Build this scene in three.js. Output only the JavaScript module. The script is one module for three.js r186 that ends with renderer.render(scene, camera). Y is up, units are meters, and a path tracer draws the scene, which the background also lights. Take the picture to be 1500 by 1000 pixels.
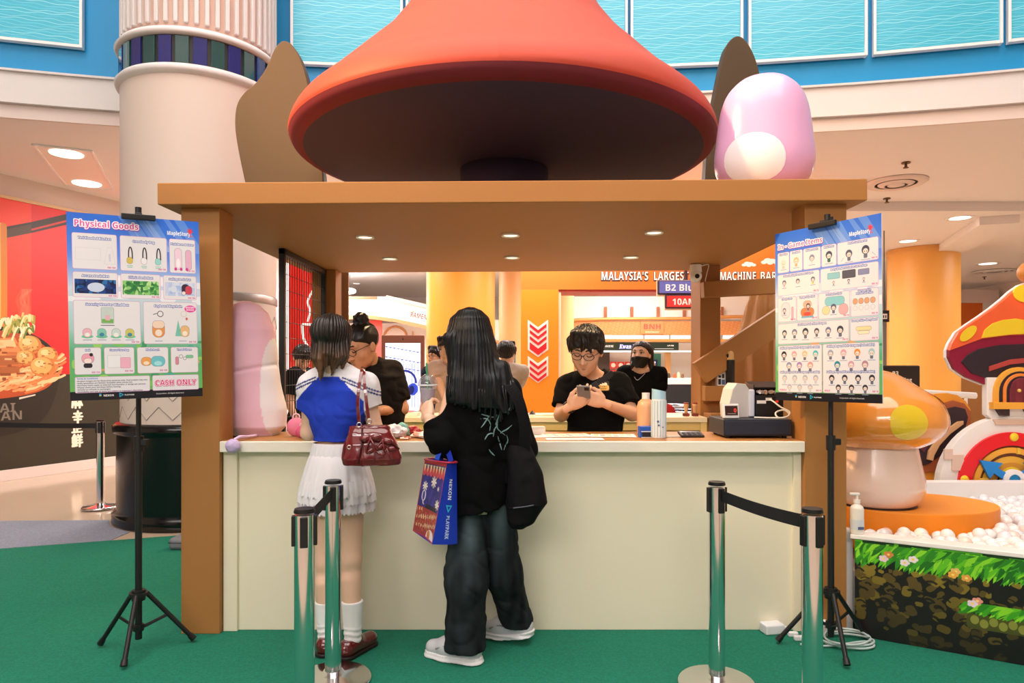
import * as THREE from 'three';
import { mergeGeometries, mergeVertices } from 'three/addons/utils/BufferGeometryUtils.js';
import { RoundedBoxGeometry } from 'three/addons/geometries/RoundedBoxGeometry.js';
import { ImprovedNoise } from 'three/addons/math/ImprovedNoise.js';
import { RectAreaLightUniformsLib } from 'three/addons/lights/RectAreaLightUniformsLib.js';
RectAreaLightUniformsLib.init();

// ---------- camera, light, exposure ----------
const EYE = 1.37;
const scene = new THREE.Scene();
scene.background = new THREE.Color(0x05060a);
const camera = new THREE.PerspectiveCamera(53.13, 1.5, 0.05, 80);
camera.position.set(0, EYE, 0);
camera.lookAt(0, EYE, -5);
camera.setViewOffset(1500, 1000, -7, -37, 1500, 1000);
const renderer = new THREE.WebGLRenderer({ antialias: true });
renderer.toneMapping = THREE.LinearToneMapping;
renderer.toneMappingExposure = 1.0;
renderer.shadowMap.enabled = true;
const ATRIUM_LIGHT = 2.7, FRONT_FILL = 12.5, HALL_FILL = 15, BOOTH_LIGHT = 3.2, UNSEEN_WARM_LIGHT = 300;
function rectLight(w, h, color, power, pos, target) {
  const l = new THREE.RectAreaLight(color, power, w, h);
  l.position.set(...pos); l.lookAt(...target); l.name = 'panel_light'; scene.add(l); return l;
}
rectLight(9, 8, 0xfff6f0, ATRIUM_LIGHT, [0, 8.9, -1.2], [0, 0, -1.2]);  // from an unseen panel overhead, lights the booth from above
rectLight(9, 2.2, 0xfff6f0, FRONT_FILL, [-3.2, 6.4, 8.6], [-3.2, 1.2, -4]);  // added fill from behind and above the camera
const FILL_PANELS = [[-3.4, -8.9, 3.68], [0.2, -8.6, 3.68], [2.6, -9.4, 3.68], [-3.0, -12.2, 3.68], [0.9, -11.4, 3.68], [4.3, -11.6, 3.55], [-2.6, -14.6, 3.68], [2.6, -14.4, 3.55], [9.7, -10.8, 3.55], [2.2, -18.2, 3.55], [5.0, -18.2, 3.55]];
for (const [x, z, y] of FILL_PANELS) rectLight(1.5, 1.5, 0xfff8f0, HALL_FILL, [x, y - 0.045, z], [x, 0, z]);  // added fill lights, kept out of sight under the arcade ceiling
function spot(color, power, pos, target, angle, penumbra, radius = 3) {
  const l = new THREE.SpotLight(color, power, 0, angle, penumbra, 2);
  l.position.set(...pos); l.target.position.set(...target); l.castShadow = true; l.shadow.radius = radius;
  l.name = 'spot_light'; scene.add(l); scene.add(l.target); return l;
}
// unseen warm lamp high at the left, placed to light the mushroom roof
spot(0xffcc90, UNSEEN_WARM_LIGHT, [-5.6, 6.2, -1.6], [-0.4, 3.2, -4.5], 0.34, 0.6, 8);

// ---------- helpers ----------
let seed = 7;
const rnd = () => { seed = (seed * 1664525 + 1013904223) >>> 0; return seed / 4294967296; };
const rr = (a, b) => a + (b - a) * rnd();
const V = (x, y, z) => new THREE.Vector3(x, y, z);
const P = (px, py, d) => V((px - 757) / 1000 * d, EYE + (537 - py) / 1000 * d, -d);   // authoring helper: where a point stands at distance d
const noise = new ImprovedNoise();
const taken = {};
const numbered = (n) => { taken[n] = (taken[n] ?? -1) + 1; return taken[n] ? n + '_' + String(taken[n]).padStart(3, '0') : n; };
const mats = {};
function mat(color, rough = 0.6, extra = {}) {
  const k = extra.map || extra.bumpMap || extra.emissiveMap ? null : color + '|' + rough + '|' + JSON.stringify(extra);
  if (k && mats[k]) return mats[k];
  const phys = ['clearcoat', 'transmission', 'sheen', 'ior', 'anisotropy', 'specularIntensity'].some((p) => p in extra);
  const m = new (phys ? THREE.MeshPhysicalMaterial : THREE.MeshStandardMaterial)({ color, roughness: rough, ...extra });
  if (k) mats[k] = m;
  return m;
}
function mesh(name, geo, m, parent, label) {
  const o = new THREE.Mesh(Array.isArray(geo) ? merge(geo) : geo, m);
  o.name = parent && parent !== scene ? name : numbered(name); o.castShadow = o.receiveShadow = true;
  if (label) o.userData.label = label;
  (parent || scene).add(o); return o;
}
function merge(list) {
  return mergeGeometries(list.map((g) => { const q = g.index ? g.toNonIndexed() : g.clone(); for (const k of Object.keys(q.attributes)) if (!['position', 'normal', 'uv'].includes(k)) q.deleteAttribute(k); if (!q.attributes.uv) q.setAttribute('uv', new THREE.BufferAttribute(new Float32Array(q.attributes.position.count * 2), 2)); return q; }));
}
function tag(o, label, category, group, kind) { Object.assign(o.userData, { label, category }); if (group) o.userData.group = group; if (kind) o.userData.kind = kind; return o; }
function thing(name, label, category, pos = [0, 0, 0], turn = 0, group) {
  const o = new THREE.Group(); o.name = numbered(name); o.position.set(...(pos.isVector3 ? pos.toArray() : pos)); o.rotation.y = turn; scene.add(o);
  return tag(o, label, category, group);
}
function struct(name, pos = [0, 0, 0]) { const o = new THREE.Group(); o.name = name; o.userData.kind = 'structure'; o.position.set(...pos); scene.add(o); return o; }
function smesh(name, geo, m) { const o = mesh(name, geo, m, null); o.userData.kind = 'structure'; return o; }
const box = (w, h, d, r = 0.004, s = 1) => new RoundedBoxGeometry(w, h, d, s, Math.min(r, w / 2.01, h / 2.01, d / 2.01));
const at = (g, x, y, z, rx = 0, ry = 0, rz = 0) => { if (rx) g.rotateX(rx); if (ry) g.rotateY(ry); if (rz) g.rotateZ(rz); return g.translate(x, y, z); };
const span = (x0, x1, y0, y1, z0, z1, r) => at(box(Math.abs(x1 - x0), Math.abs(y1 - y0), Math.abs(z1 - z0), r), (x0 + x1) / 2, (y0 + y1) / 2, (z0 + z1) / 2);
const cyl = (r0, r1, h, s = 24, open = false) => new THREE.CylinderGeometry(r0, r1, h, s, 1, open);
const lathe = (pts, s = 48) => new THREE.LatheGeometry(pts.map((p) => new THREE.Vector2(p[0], p[1])), s);
const sph = (r, a = 16, b = 12) => new THREE.SphereGeometry(r, a, b);
const tube = (pts, r, n = 24, s = 8, closed = false) => new THREE.TubeGeometry(new THREE.CatmullRomCurve3(pts.map((p) => (p.isVector3 ? p : V(...p))), closed, 'centripetal'), n, r, s, closed);
function rod(a, b, ra, rb = ra, s = 12) { // cylinder between two points
  const d = b.clone().sub(a), g = cyl(rb, ra, d.length(), s);
  g.applyQuaternion(new THREE.Quaternion().setFromUnitVectors(V(0, 1, 0), d.clone().normalize()));
  return g.translate((a.x + b.x) / 2, (a.y + b.y) / 2, (a.z + b.z) / 2);
}
function bar(a, b, w, h) { // rectangular bar between two points
  const d = b.clone().sub(a), g = box(d.length(), h, w, 0.004);
  const x = d.clone().normalize(), z = V(0, 0, 1); if (Math.abs(x.z) > 0.95) z.set(1, 0, 0);
  const y = z.clone().cross(x).normalize(); z.copy(x).cross(y);
  g.applyMatrix4(new THREE.Matrix4().makeBasis(x, y, z)); return g.translate((a.x + b.x) / 2, (a.y + b.y) / 2, (a.z + b.z) / 2);
}
function shape(pts, spline = false) {
  const s = new THREE.Shape(); s.moveTo(...pts[0]);
  if (spline) s.splineThru(pts.slice(1).concat([pts[0]]).map((p) => new THREE.Vector2(...p))); else pts.slice(1).forEach((p) => s.lineTo(...p));
  return s;
}
const ext = (s, depth, bevel = 0, n = 12) => new THREE.ExtrudeGeometry(s, { depth, bevelEnabled: bevel > 0, bevelSize: bevel, bevelThickness: bevel, bevelSegments: 2, curveSegments: n });
function canvasTex(w, h, draw, opts = {}) {
  const c = document.createElement('canvas'); c.width = w; c.height = h; const g = c.getContext('2d'); draw(g, w, h);
  const t = new THREE.CanvasTexture(c); t.colorSpace = opts.linear ? THREE.NoColorSpace : THREE.SRGBColorSpace; t.magFilter = THREE.LinearFilter; t.anisotropy = 8;
  if (opts.repeat) { t.wrapS = t.wrapT = THREE.RepeatWrapping; t.repeat.set(...opts.repeat); }
  return t;
}
function noiseTex(n, f, opts = {}) { // tileable-looking grain, values 0..255
  const data = new Uint8Array(n * n * 4), { lo = 90, hi = 200, sx = 1, sy = 1, rough = 0.5, tint = [1, 1, 1] } = opts;
  for (let y = 0; y < n; y++) for (let x = 0; x < n; x++) {
    let v = noise.noise(x / n * f * sx, y / n * f * sy, 3.3) * 0.5 + noise.noise(x / n * f * 3 * sx, y / n * f * 3 * sy, 8.1) * 0.3 + (rnd() - 0.5) * rough;
    v = Math.max(0, Math.min(1, v + 0.5));
    for (let c = 0; c < 3; c++) data[(y * n + x) * 4 + c] = Math.min(255, (lo + (hi - lo) * v) * tint[c]);
    data[(y * n + x) * 4 + 3] = 255;
  }
  const t = new THREE.DataTexture(data, n, n); t.magFilter = THREE.LinearFilter; t.wrapS = t.wrapT = THREE.MirroredRepeatWrapping; t.needsUpdate = true;
  if (opts.srgb) t.colorSpace = THREE.SRGBColorSpace;
  if (opts.repeat) t.repeat.set(...opts.repeat);
  return t;
}
function worldUV(g, s = 1) { // box projection in metres
  const p = g.attributes.position, n = g.attributes.normal, uv = new Float32Array(p.count * 2);
  for (let i = 0; i < p.count; i++) {
    const ax = Math.abs(n.getX(i)), ay = Math.abs(n.getY(i)), az = Math.abs(n.getZ(i));
    const [u, v] = ay >= ax && ay >= az ? [p.getX(i), p.getZ(i)] : ax >= az ? [p.getZ(i), p.getY(i)] : [p.getX(i), p.getY(i)];
    uv[i * 2] = u * s; uv[i * 2 + 1] = v * s;
  }
  g.setAttribute('uv', new THREE.BufferAttribute(uv, 2)); return g;
}
// ---------- signed distance modelling (surface nets) ----------
const smin = (a, b, k) => { const h = Math.max(k - Math.abs(a - b), 0) / k; return Math.min(a, b) - h * h * k * 0.25; };
const smax = (a, b, k) => -smin(-a, -b, k);
function capS(a, b, ra, rb) {
  const bx = b.x - a.x, by = b.y - a.y, bz = b.z - a.z, bb = bx * bx + by * by + bz * bz || 1e-9, ax = a.x, ay = a.y, az = a.z;
  return (x, y, z) => {
    const px = x - ax, py = y - ay, pz = z - az; let t = (px * bx + py * by + pz * bz) / bb; t = t < 0 ? 0 : t > 1 ? 1 : t;
    return Math.hypot(px - bx * t, py - by * t, pz - bz * t) - ra - (rb - ra) * t;
  };
}
const ellS = (c, r) => (x, y, z) => {
  const a = (x - c[0]) / r[0], b = (y - c[1]) / r[1], d = (z - c[2]) / r[2], k0 = Math.hypot(a, b, d), k1 = Math.hypot(a / r[0], b / r[1], d / r[2]);
  return k1 < 1e-9 ? -Math.min(...r) : k0 * (k0 - 1) / k1;
};
const uni = (list, k) => (x, y, z) => { let d = list[0](x, y, z); for (let i = 1; i < list.length; i++) d = smin(d, list[i](x, y, z), k); return d; };
// a stack of ellipses: [y, cx, cz, rx, rz], turned by yaw
function loftS(sec, yaw = 0, pw = 2) {
  const s = [...sec].sort((a, b) => a[0] - b[0]), c = Math.cos(yaw), n = Math.sin(yaw);
  return (x, y, z) => {
    let i = 0; while (i < s.length - 2 && y > s[i + 1][0]) i++;
    const A = s[i], B = s[i + 1]; let t = (y - A[0]) / (B[0] - A[0]); t = t < 0 ? 0 : t > 1 ? 1 : t; const u = t * t * (3 - 2 * t) * 0.5 + t * 0.5;
    const X = x - A[1] - (B[1] - A[1]) * u, Z = z - A[2] - (B[2] - A[2]) * u, rx = A[3] + (B[3] - A[3]) * u, rz = A[4] + (B[4] - A[4]) * u;
    const qx = Math.abs((X * c - Z * n) / rx), qz = Math.abs((X * n + Z * c) / rz), k = pw === 2 ? Math.hypot(qx, qz) : Math.pow(Math.pow(qx, pw) + Math.pow(qz, pw), 1 / pw);
    const d = (k - 1) * Math.min(rx, rz), h = Math.max(s[0][0] - y, y - s[s.length - 1][0]);
    return h > 0 ? (d > 0 ? Math.hypot(d, h) : h) : Math.max(d, h);
  };
}
function nets(f, lo, hi, cell, color) {
  const nx = Math.ceil((hi[0] - lo[0]) / cell) + 1, ny = Math.ceil((hi[1] - lo[1]) / cell) + 1, nz = Math.ceil((hi[2] - lo[2]) / cell) + 1;
  const v = new Float32Array(nx * ny * nz), id = new Int32Array(nx * ny * nz).fill(-1), pos = [], idx = [];
  let q = 0;
  for (let k = 0; k < nz; k++) for (let j = 0; j < ny; j++) for (let i = 0; i < nx; i++) v[q++] = f(lo[0] + i * cell, lo[1] + j * cell, lo[2] + k * cell);
  const I = (i, j, k) => (k * ny + j) * nx + i;
  const E = [[0, 1], [2, 3], [4, 5], [6, 7], [0, 2], [1, 3], [4, 6], [5, 7], [0, 4], [1, 5], [2, 6], [3, 7]];
  const val = new Float64Array(8);
  for (let k = 0; k < nz - 1; k++) for (let j = 0; j < ny - 1; j++) for (let i = 0; i < nx - 1; i++) {
    let m = 0;
    for (let c = 0; c < 8; c++) { val[c] = v[I(i + (c & 1), j + (c >> 1 & 1), k + (c >> 2))]; if (val[c] < 0) m |= 1 << c; }
    if (m === 0 || m === 255) continue;
    let x = 0, y = 0, z = 0, n = 0;
    for (const [a, b] of E) {
      if ((val[a] < 0) === (val[b] < 0)) continue;
      const t = val[a] / (val[a] - val[b]);
      x += (a & 1) + ((b & 1) - (a & 1)) * t; y += (a >> 1 & 1) + ((b >> 1 & 1) - (a >> 1 & 1)) * t; z += (a >> 2) + ((b >> 2) - (a >> 2)) * t; n++;
    }
    id[I(i, j, k)] = pos.length / 3; pos.push(lo[0] + (i + x / n) * cell, lo[1] + (j + y / n) * cell, lo[2] + (k + z / n) * cell);
  }
  const quad = (a, b, c, d, flip) => { if (a < 0 || b < 0 || c < 0 || d < 0) return; if (flip) idx.push(a, c, b, a, d, c); else idx.push(a, b, c, a, c, d); };
  for (let k = 1; k < nz - 1; k++) for (let j = 1; j < ny - 1; j++) for (let i = 1; i < nx - 1; i++) {
    const s = v[I(i, j, k)] < 0;
    if (s !== v[I(i + 1, j, k)] < 0) quad(id[I(i, j - 1, k - 1)], id[I(i, j, k - 1)], id[I(i, j, k)], id[I(i, j - 1, k)], !s);
    if (s !== v[I(i, j + 1, k)] < 0) quad(id[I(i - 1, j, k - 1)], id[I(i - 1, j, k)], id[I(i, j, k)], id[I(i, j, k - 1)], !s);
    if (s !== v[I(i, j, k + 1)] < 0) quad(id[I(i - 1, j - 1, k)], id[I(i, j - 1, k)], id[I(i, j, k)], id[I(i - 1, j, k)], !s);
  }
  const n = pos.length / 3, nor = new Float32Array(n * 3), uv = new Float32Array(n * 2), col = color ? new Float32Array(n * 3) : null, e = cell * 0.5;
  let cx = 0, cz = 0; for (let i = 0; i < n; i++) { cx += pos[i * 3] / n; cz += pos[i * 3 + 2] / n; }
  for (let i = 0; i < n; i++) {
    const x = pos[i * 3], y = pos[i * 3 + 1], z = pos[i * 3 + 2];
    let a = f(x + e, y, z) - f(x - e, y, z), b = f(x, y + e, z) - f(x, y - e, z), c = f(x, y, z + e) - f(x, y, z - e); const l = Math.hypot(a, b, c) || 1;
    nor[i * 3] = a / l; nor[i * 3 + 1] = b / l; nor[i * 3 + 2] = c / l;
    uv[i * 2] = Math.abs(Math.atan2(x - cx, z - cz)) / Math.PI; uv[i * 2 + 1] = y;
    if (col) { const q = color(x, y, z); col[i * 3] = q[0]; col[i * 3 + 1] = q[1]; col[i * 3 + 2] = q[2]; }
  }
  const g = new THREE.BufferGeometry();
  g.setAttribute('position', new THREE.BufferAttribute(new Float32Array(pos), 3)); g.setAttribute('normal', new THREE.BufferAttribute(nor, 3)); g.setAttribute('uv', new THREE.BufferAttribute(uv, 2));
  if (col) g.setAttribute('color', new THREE.BufferAttribute(col, 3));
  g.setIndex(idx); return g;
}
const fbm = (x, y, z) => noise.noise(x, y, z) + 0.5 * noise.noise(x * 2.1, y * 2.1, z * 2.1 + 5);
const C = (h) => new THREE.Color(h);
// ---------- the setting ----------
const plasterBump = noiseTex(128, 6, { lo: 100, hi: 150, rough: 0.2, repeat: [0.7, 0.7] });
const carpetTex = noiseTex(256, 30, { lo: 205, hi: 255, rough: 1.2, repeat: [2.2, 2.2], srgb: true });
const carpetBump = noiseTex(256, 40, { lo: 40, hi: 220, rough: 1, repeat: [5, 5] });
const M_ = {
  cream: mat('#d9c8bc', 0.55, { bumpMap: plasterBump, bumpScale: 0.001 }), white: mat('#dcd7d6', 0.6), pinkish: mat('#dccbc4', 0.6), ceil: mat('#e8e2df', 0.7),
  blue: mat('#0d92cf', 0.45), chrome: mat('#e2e2e4', 0.13, { metalness: 1 }), black: mat('#141416', 0.45), blackGloss: mat('#060608', 0.16),
  steel: mat('#c9c9cc', 0.3, { metalness: 1 }), yellow: mat('#f0a63a', 0.5), glow: mat('#ffffff', 0.5, { emissive: '#fff6ea', emissiveIntensity: 1.6 }),
  orange: mat('#fb8326', 0.5), trim: mat('#d8b58c', 0.5), whiteGloss: mat('#f4f4f4', 0.25), brownWood: mat('#8a5a30', 0.5),
};
{ // floor slab of polished stone, dais carpet, grey strip
  const g = new THREE.PlaneGeometry(26, 32); g.rotateX(-Math.PI / 2);
  const f = new THREE.BoxGeometry(26, 0.2, 33); f.translate(0, -0.1, -6.5);
  smesh('floor', worldUV(f), mat('#cdb69e', 0.22, { roughnessMap: noiseTex(128, 5, { lo: 110, hi: 190, rough: 0.1, repeat: [0.5, 0.5] }) }));
  const poly = (pts, h) => { const e = ext(shape(pts.map(([x, z]) => [x, -z])), h); e.rotateX(-Math.PI / 2); return worldUV(e); };
  const green = mat('#068a6c', 0.95, { map: carpetTex, bumpMap: carpetBump, bumpScale: 0.004 });
  tag(mesh('carpet', poly([[-6.5, -0.9], [4.2, -0.9], [4.2, -6.2], [-1.2, -6.0], [-2.74, -5.52], [-3.87, -5.11], [-6.5, -4.15]], 0.008), green), 'bright green event carpet laid under the booth', 'carpet');
  const strip = poly([[-6.5, -4.17], [-3.87, -5.13], [-3.2, -5.38], [-3.2, -5.64], [-3.46, -5.82], [-3.63, -6.08], [-6.5, -6.0]], 0.006);
  tag(mesh('carpet_strip', strip, mat('#9aa0b0', 0.9, { map: carpetTex, bumpMap: carpetBump, bumpScale: 0.003 })), 'strip of grey carpet between green carpet and stone floor', 'carpet');
}
// ring-shaped upper storey around the atrium
const RZ = 11.2, RR = 18.2;
function arcSlab(r0, r1, y0, y1, a0, a1, n = 40) {
  const s = new THREE.Shape(); for (let i = 0; i <= n; i++) { const a = a0 + (a1 - a0) * i / n, x = Math.sin(a), z = Math.cos(a); i ? s.lineTo(x * r0, z * r0 - RZ) : s.moveTo(x * r0, z * r0 - RZ); }
  for (let i = n; i >= 0; i--) { const a = a0 + (a1 - a0) * i / n; s.lineTo(Math.sin(a) * r1, Math.cos(a) * r1 - RZ); }
  const g = ext(s, y1 - y0); g.rotateX(-Math.PI / 2); g.translate(0, y0, 0); return g;
}
{
  const w = struct('wall_atrium');
  mesh('bulkhead', arcSlab(RR - 0.06, RR + 0.25, 3.82, 4.12, -0.52, 0.52), M_.white, w);
  mesh('bulkhead_recess', arcSlab(RR - 0.01, RR + 0.015, 3.69, 3.82, -0.52, 0.52), M_.pinkish, w);
  mesh('ledge', arcSlab(RR - 0.09, RR + 0.02, 4.105, 4.125, -0.52, 0.52), M_.white, w);
  mesh('blue_band', arcSlab(RR, RR + 0.3, 4.12, 6.0, -0.52, 0.52), M_.blue, w);
  mesh('upper_wall', arcSlab(RR + 0.05, RR + 0.3, 6.0, 9.0, -0.52, 0.52), M_.white, w);
  // wave panels: backlit boards with printed wave lines between double white posts
  const waves = canvasTex(512, 700, (g, W, H) => {
    g.fillStyle = '#4cb8d2'; g.fillRect(0, 0, W, H);
    for (let i = 0; i < 46; i++) {
      const y0 = i * 15.5 + 4; g.strokeStyle = i % 3 ? 'rgba(190,240,250,.75)' : 'rgba(120,220,240,.8)'; g.lineWidth = 1.6 + (i % 4) * 0.6; g.beginPath();
      for (let x = 0; x <= W; x += 6) { const y = y0 + Math.sin(x / 17 + i * 1.7) * 3.4 + Math.sin(x / 61 + i) * 4; x ? g.lineTo(x, y) : g.moveTo(x, y); } g.stroke();
    }
  });
  const wm = mat('#ffffff', 0.25, { map: waves, emissive: '#ffffff', emissiveMap: waves, emissiveIntensity: 0.08 });
  const step = 1.14 / RR;
  for (const a of [-0.385, -0.322, -0.259, -1.5 * step, -0.5 * step, 0.5 * step, 1.5 * step, 2.52 * step, 3.54 * step, 4.55 * step, 5.56 * step, 6.57 * step]) {
    const r = RR - 0.05, g = new THREE.Group(); g.name = 'wave_panel'; g.position.set(Math.sin(a) * r, 5.0, RZ - Math.cos(a) * r); g.rotation.y = -a; w.add(g);
    mesh('panel_board', box(1.055, 1.16, 0.04, 0.004), wm, g);
    mesh('pale_bottom_rail', at(box(1.08, 0.03, 0.06), 0, -0.6, 0), M_.whiteGloss, g);  // pale rail in place of the brighter glow along the panel foot
    for (const s of [-1, 1]) mesh('frame_post', at(box(0.026, 1.24, 0.07), s * 0.54, 0, 0.01), M_.whiteGloss, g);
  }
}
{ // room shell, ceiling of the arcade behind the ring
  const c = struct('ceiling');
  const s = new THREE.Shape(); s.moveTo(-12.8, 9); for (let i = 0; i <= 40; i++) { const a = -0.62 + 1.24 * i / 40; s.lineTo(Math.sin(a) * (RR + 0.02), Math.cos(a) * (RR + 0.02) - RZ); } s.lineTo(12.8, 9); s.lineTo(12.8, 22.8); s.lineTo(-12.8, 22.8);
  const g = ext(s, 0.3); g.rotateX(-Math.PI / 2); g.translate(0, 3.69, 0); mesh('arcade_ceiling', g, M_.ceil, c);
  mesh('lower_ceiling', span(2.5, 12.8, 3.56, 3.69, -9.6, -22.8, 0.002), M_.ceil, c);
  mesh('ceiling_beam', bar(V(7.0, 3.5, -9.9), V(8.3, 3.5, -13.6), 0.5, 0.12), M_.ceil, c);
  mesh('atrium_ceiling', span(-13, 13, 9.0, 9.2, 9.8, -12, 0.002), M_.white, c);
  smesh('wall_left', span(-13, -12.8, 0, 9.2, 10, -23, 0.002), M_.cream);
  smesh('wall_right', span(12.8, 13, 0, 9.2, 10, -23, 0.002), M_.cream);
  smesh('wall_front', span(-13, 13, 0, 9.2, 9.8, 10, 0.002), mat('#d9d3d0', 0.6));
  smesh('wall_back', span(-13, 13, 0, 4, -22.8, -23, 0.002), M_.white);
  const gl = thing('added_front_fill', 'long luminous fill panel added behind the camera to brighten the booth front', 'lightbox', [-3.2, 6.4, 8.66]); { const g = box(9, 2.2, 0.06), q = box(9.2, 2.4, 0.04).translate(0, 0, 0.05); for (const e of [g, q]) e.rotateX(0.37); mesh('diffuser', g.rotateY(0), mat('#ffffff', 0.5, { emissive: '#fff6f0', emissiveIntensity: 1.6 }), gl); mesh('frame', q, M_.white, gl); for (const x of [-3.5, 3.5]) mesh('bracket', span(x - 0.05, x + 0.05, -0.05, 0.05, 0.05, 1.13), M_.steel, gl); }  // added fill behind the camera that brightens the booth front
  { // unseen shopfronts behind the camera, placed to band the chrome reflections
    const sf = struct('wall_unseen_shopfronts'); for (let i = 0; i < 7; i++) { const x = -10.5 + i * 3.5; mesh('unseen_shop_window', span(x - 1.2, x + 1.2, 0.3, 3.0, 9.7, 9.79), mat(i % 3 === 1 ? '#cfc8e8' : i % 3 === 2 ? '#2a2630' : '#1c1b22', 0.15), sf); mesh('pillar', span(x + 1.3, x + 2.2, 0, 3.6, 9.6, 9.79), mat('#efe9e6', 0.5), sf); mesh('unseen_sign_band', span(x - 1.2, x + 1.2, 3.05, 3.6, 9.65, 9.79), mat(['#7a58c0', '#d8d2ce', '#3a3a48'][i % 3], 0.4), sf); }
  }
  const sk = thing('unseen_overhead_panel', 'large luminous panel out of view overhead, placed to light the booth from above', 'ceiling light', [0, 8.97, -1.2]);  // out of view overhead, placed to light the booth from above
  mesh('diffuser', box(9, 0.04, 8), mat('#ffffff', 0.5, { emissive: '#fff4ec', emissiveIntensity: 1.5 }), sk); mesh('frame', at(box(9.2, 0.02, 8.2), 0, 0.025, 0), M_.white, sk);
  for (const [x, z, y] of FILL_PANELS) {  // fill panels added out of sight to brighten the arcade
    const l = thing('added_ceiling_fill', 'square luminous fill panel added out of sight in the arcade ceiling', 'ceiling light', [x, y - 0.02, z], 0, 'added square fill panels in the arcade ceiling');
    mesh('diffuser', box(1.5, 0.02, 1.5), mat('#ffffff', 0.5, { emissive: '#fff8f0', emissiveIntensity: 1.2 }), l); mesh('frame', at(box(1.56, 0.02, 1.56), 0, 0.008, 0), M_.white, l);
  }
  // unseen lamp, placed to warm the left side of the mushroom roof
  const sl = thing('unseen_warm_lamp', 'unseen black lamp high at the left, placed to light the mushroom roof', 'lamp', [-5.6, 6.2, -1.6]);
  const dir = V(5.2, -3.0, -2.9).normalize(), o = V(0, 0, 0);
  mesh('housing', rod(dir.clone().multiplyScalar(-0.4), dir.clone().multiplyScalar(-0.06), 0.09, 0.13, 20), M_.black, sl);
  mesh('lens', rod(dir.clone().multiplyScalar(-0.058), dir.clone().multiplyScalar(-0.05), 0.12, 0.12, 20), M_.glow, sl);
  mesh('hanger', rod(dir.clone().multiplyScalar(-0.25), V(dir.x * -0.25, 2.78, dir.z * -0.25), 0.015), M_.black, sl);
}
// downlights seen in the ceilings
function downlight(pos, r, label, group, parentName = 'downlight', power = 0, color = '#fff3e4') {
  const l = thing(parentName, label, 'ceiling light', pos, 0, group);
  mesh('trim_ring', lathe([[r * 0.82, 0], [r * 1.12, -0.006], [r * 1.15, 0], [r * 1.12, 0.012], [r * 0.82, 0.012]], 28), M_.whiteGloss, l);
  mesh('lens', at(cyl(r * 0.84, r * 0.84, 0.006, 24), 0, 0.004, 0), mat('#ffffff', 0.5, { emissive: color, emissiveIntensity: 2.2 }), l);
  return l;
}
{
  downlight(P(1406, 318, 10.05).setY(3.555), 0.17, 'nearer of the two round downlights in the white ceiling at right', undefined);
  downlight(P(1330, 352, 11.9).setY(3.555), 0.16, 'downlight just above the big yellow column at right', undefined);
  downlight(P(500 + 22, 425, 19).setY(3.68), 0.1, 'small round downlight in the ceiling beyond the booth back post');
  downlight(P(750, 409, 17.1).setY(3.55), 0.2, 'downlight between the yellow column and the orange pillar');
  downlight(P(1447, 386, 14.5).setY(3.555), 0.2, 'flat downlight above the red spotted mushroom house');
  const d = thing('air_diffuser', 'round stepped air diffuser in the ceiling beside the pink figure', 'air vent', [4.76, 3.69, -8.57]);
  mesh('outer_ring', lathe([[0.24, -0.03], [0.33, -0.035], [0.36, -0.012], [0.36, 0], [0.24, 0]], 40), M_.pinkish, d);
  mesh('inner_cone', lathe([[0.13, -0.05], [0.2, -0.035], [0.215, -0.02], [0.13, -0.03]], 40), M_.pinkish, d);
  mesh('core', lathe([[0, -0.055], [0.09, -0.05], [0.11, -0.03], [0, -0.03]], 32), M_.pinkish, d);
  mesh('throat', at(cyl(0.25, 0.25, 0.01, 32), 0, -0.006, 0), mat('#3b3330', 0.8), d);
  const d2 = thing('air_diffuser', 'pale round air diffuser in the far ceiling over the mushroom house', 'air vent', P(1456, 400, 15.6).setY(3.555));
  for (const [a, b] of [[0.16, 0.2], [0.27, 0.31], [0.36, 0.42]]) mesh('ring', lathe([[a, -0.02], [b, -0.035], [b + 0.02, 0], [a, 0]], 32), M_.white, d2);
  for (const [px, py, dd, y, lab] of [[1327, 237, 7.75, 3.69, 'brass fire sprinkler nearer than the round air diffuser'], [1299, 288, 9.4, 3.69, 'fire sprinkler just beyond the round air diffuser'], [1442, 412, 16.6, 3.56, 'far fire sprinkler over the mushroom house']]) {
    const s = thing('fire_sprinkler', lab, 'sprinkler', P(px, py, dd).setY(y));
    mesh('escutcheon', at(cyl(0.045, 0.05, 0.012, 20), 0, -0.006, 0), mat('#6b5644', 0.4, { metalness: 0.8 }), s);
    mesh('stem', at(cyl(0.012, 0.016, 0.05, 12), 0, -0.035, 0), mat('#6b5644', 0.4, { metalness: 0.8 }), s);
    mesh('deflector', at(cyl(0.03, 0.03, 0.006, 16), 0, -0.062, 0), mat('#6b5644', 0.4, { metalness: 0.8 }), s);
  }
  // recessed twin lamp in the left soffit
  const t = thing('twin_recessed_lamp', 'long recessed ceiling fitting with two bright round lamps at left', 'ceiling light', [-5.15, 3.69, -8.0], 0.42);
  mesh('tray', at(box(0.5, 0.01, 1.7), 0, -0.005, 0), mat('#f3e7dc', 0.5), t);
  mesh('rim', [at(box(0.03, 0.02, 1.74), 0.26, -0.01, 0), at(box(0.03, 0.02, 1.74), -0.26, -0.01, 0), at(box(0.52, 0.02, 0.03), 0, -0.01, 0.86), at(box(0.52, 0.02, 0.03), 0, -0.01, -0.86)], M_.whiteGloss, t);
  for (const z of [-0.66, 0.66]) mesh('lamp_disc', at(cyl(0.16, 0.16, 0.012, 28), 0, -0.014, z), mat('#ffffff', 0.4, { emissive: '#fff2de', emissiveIntensity: 2.4 }), t);
}
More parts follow.
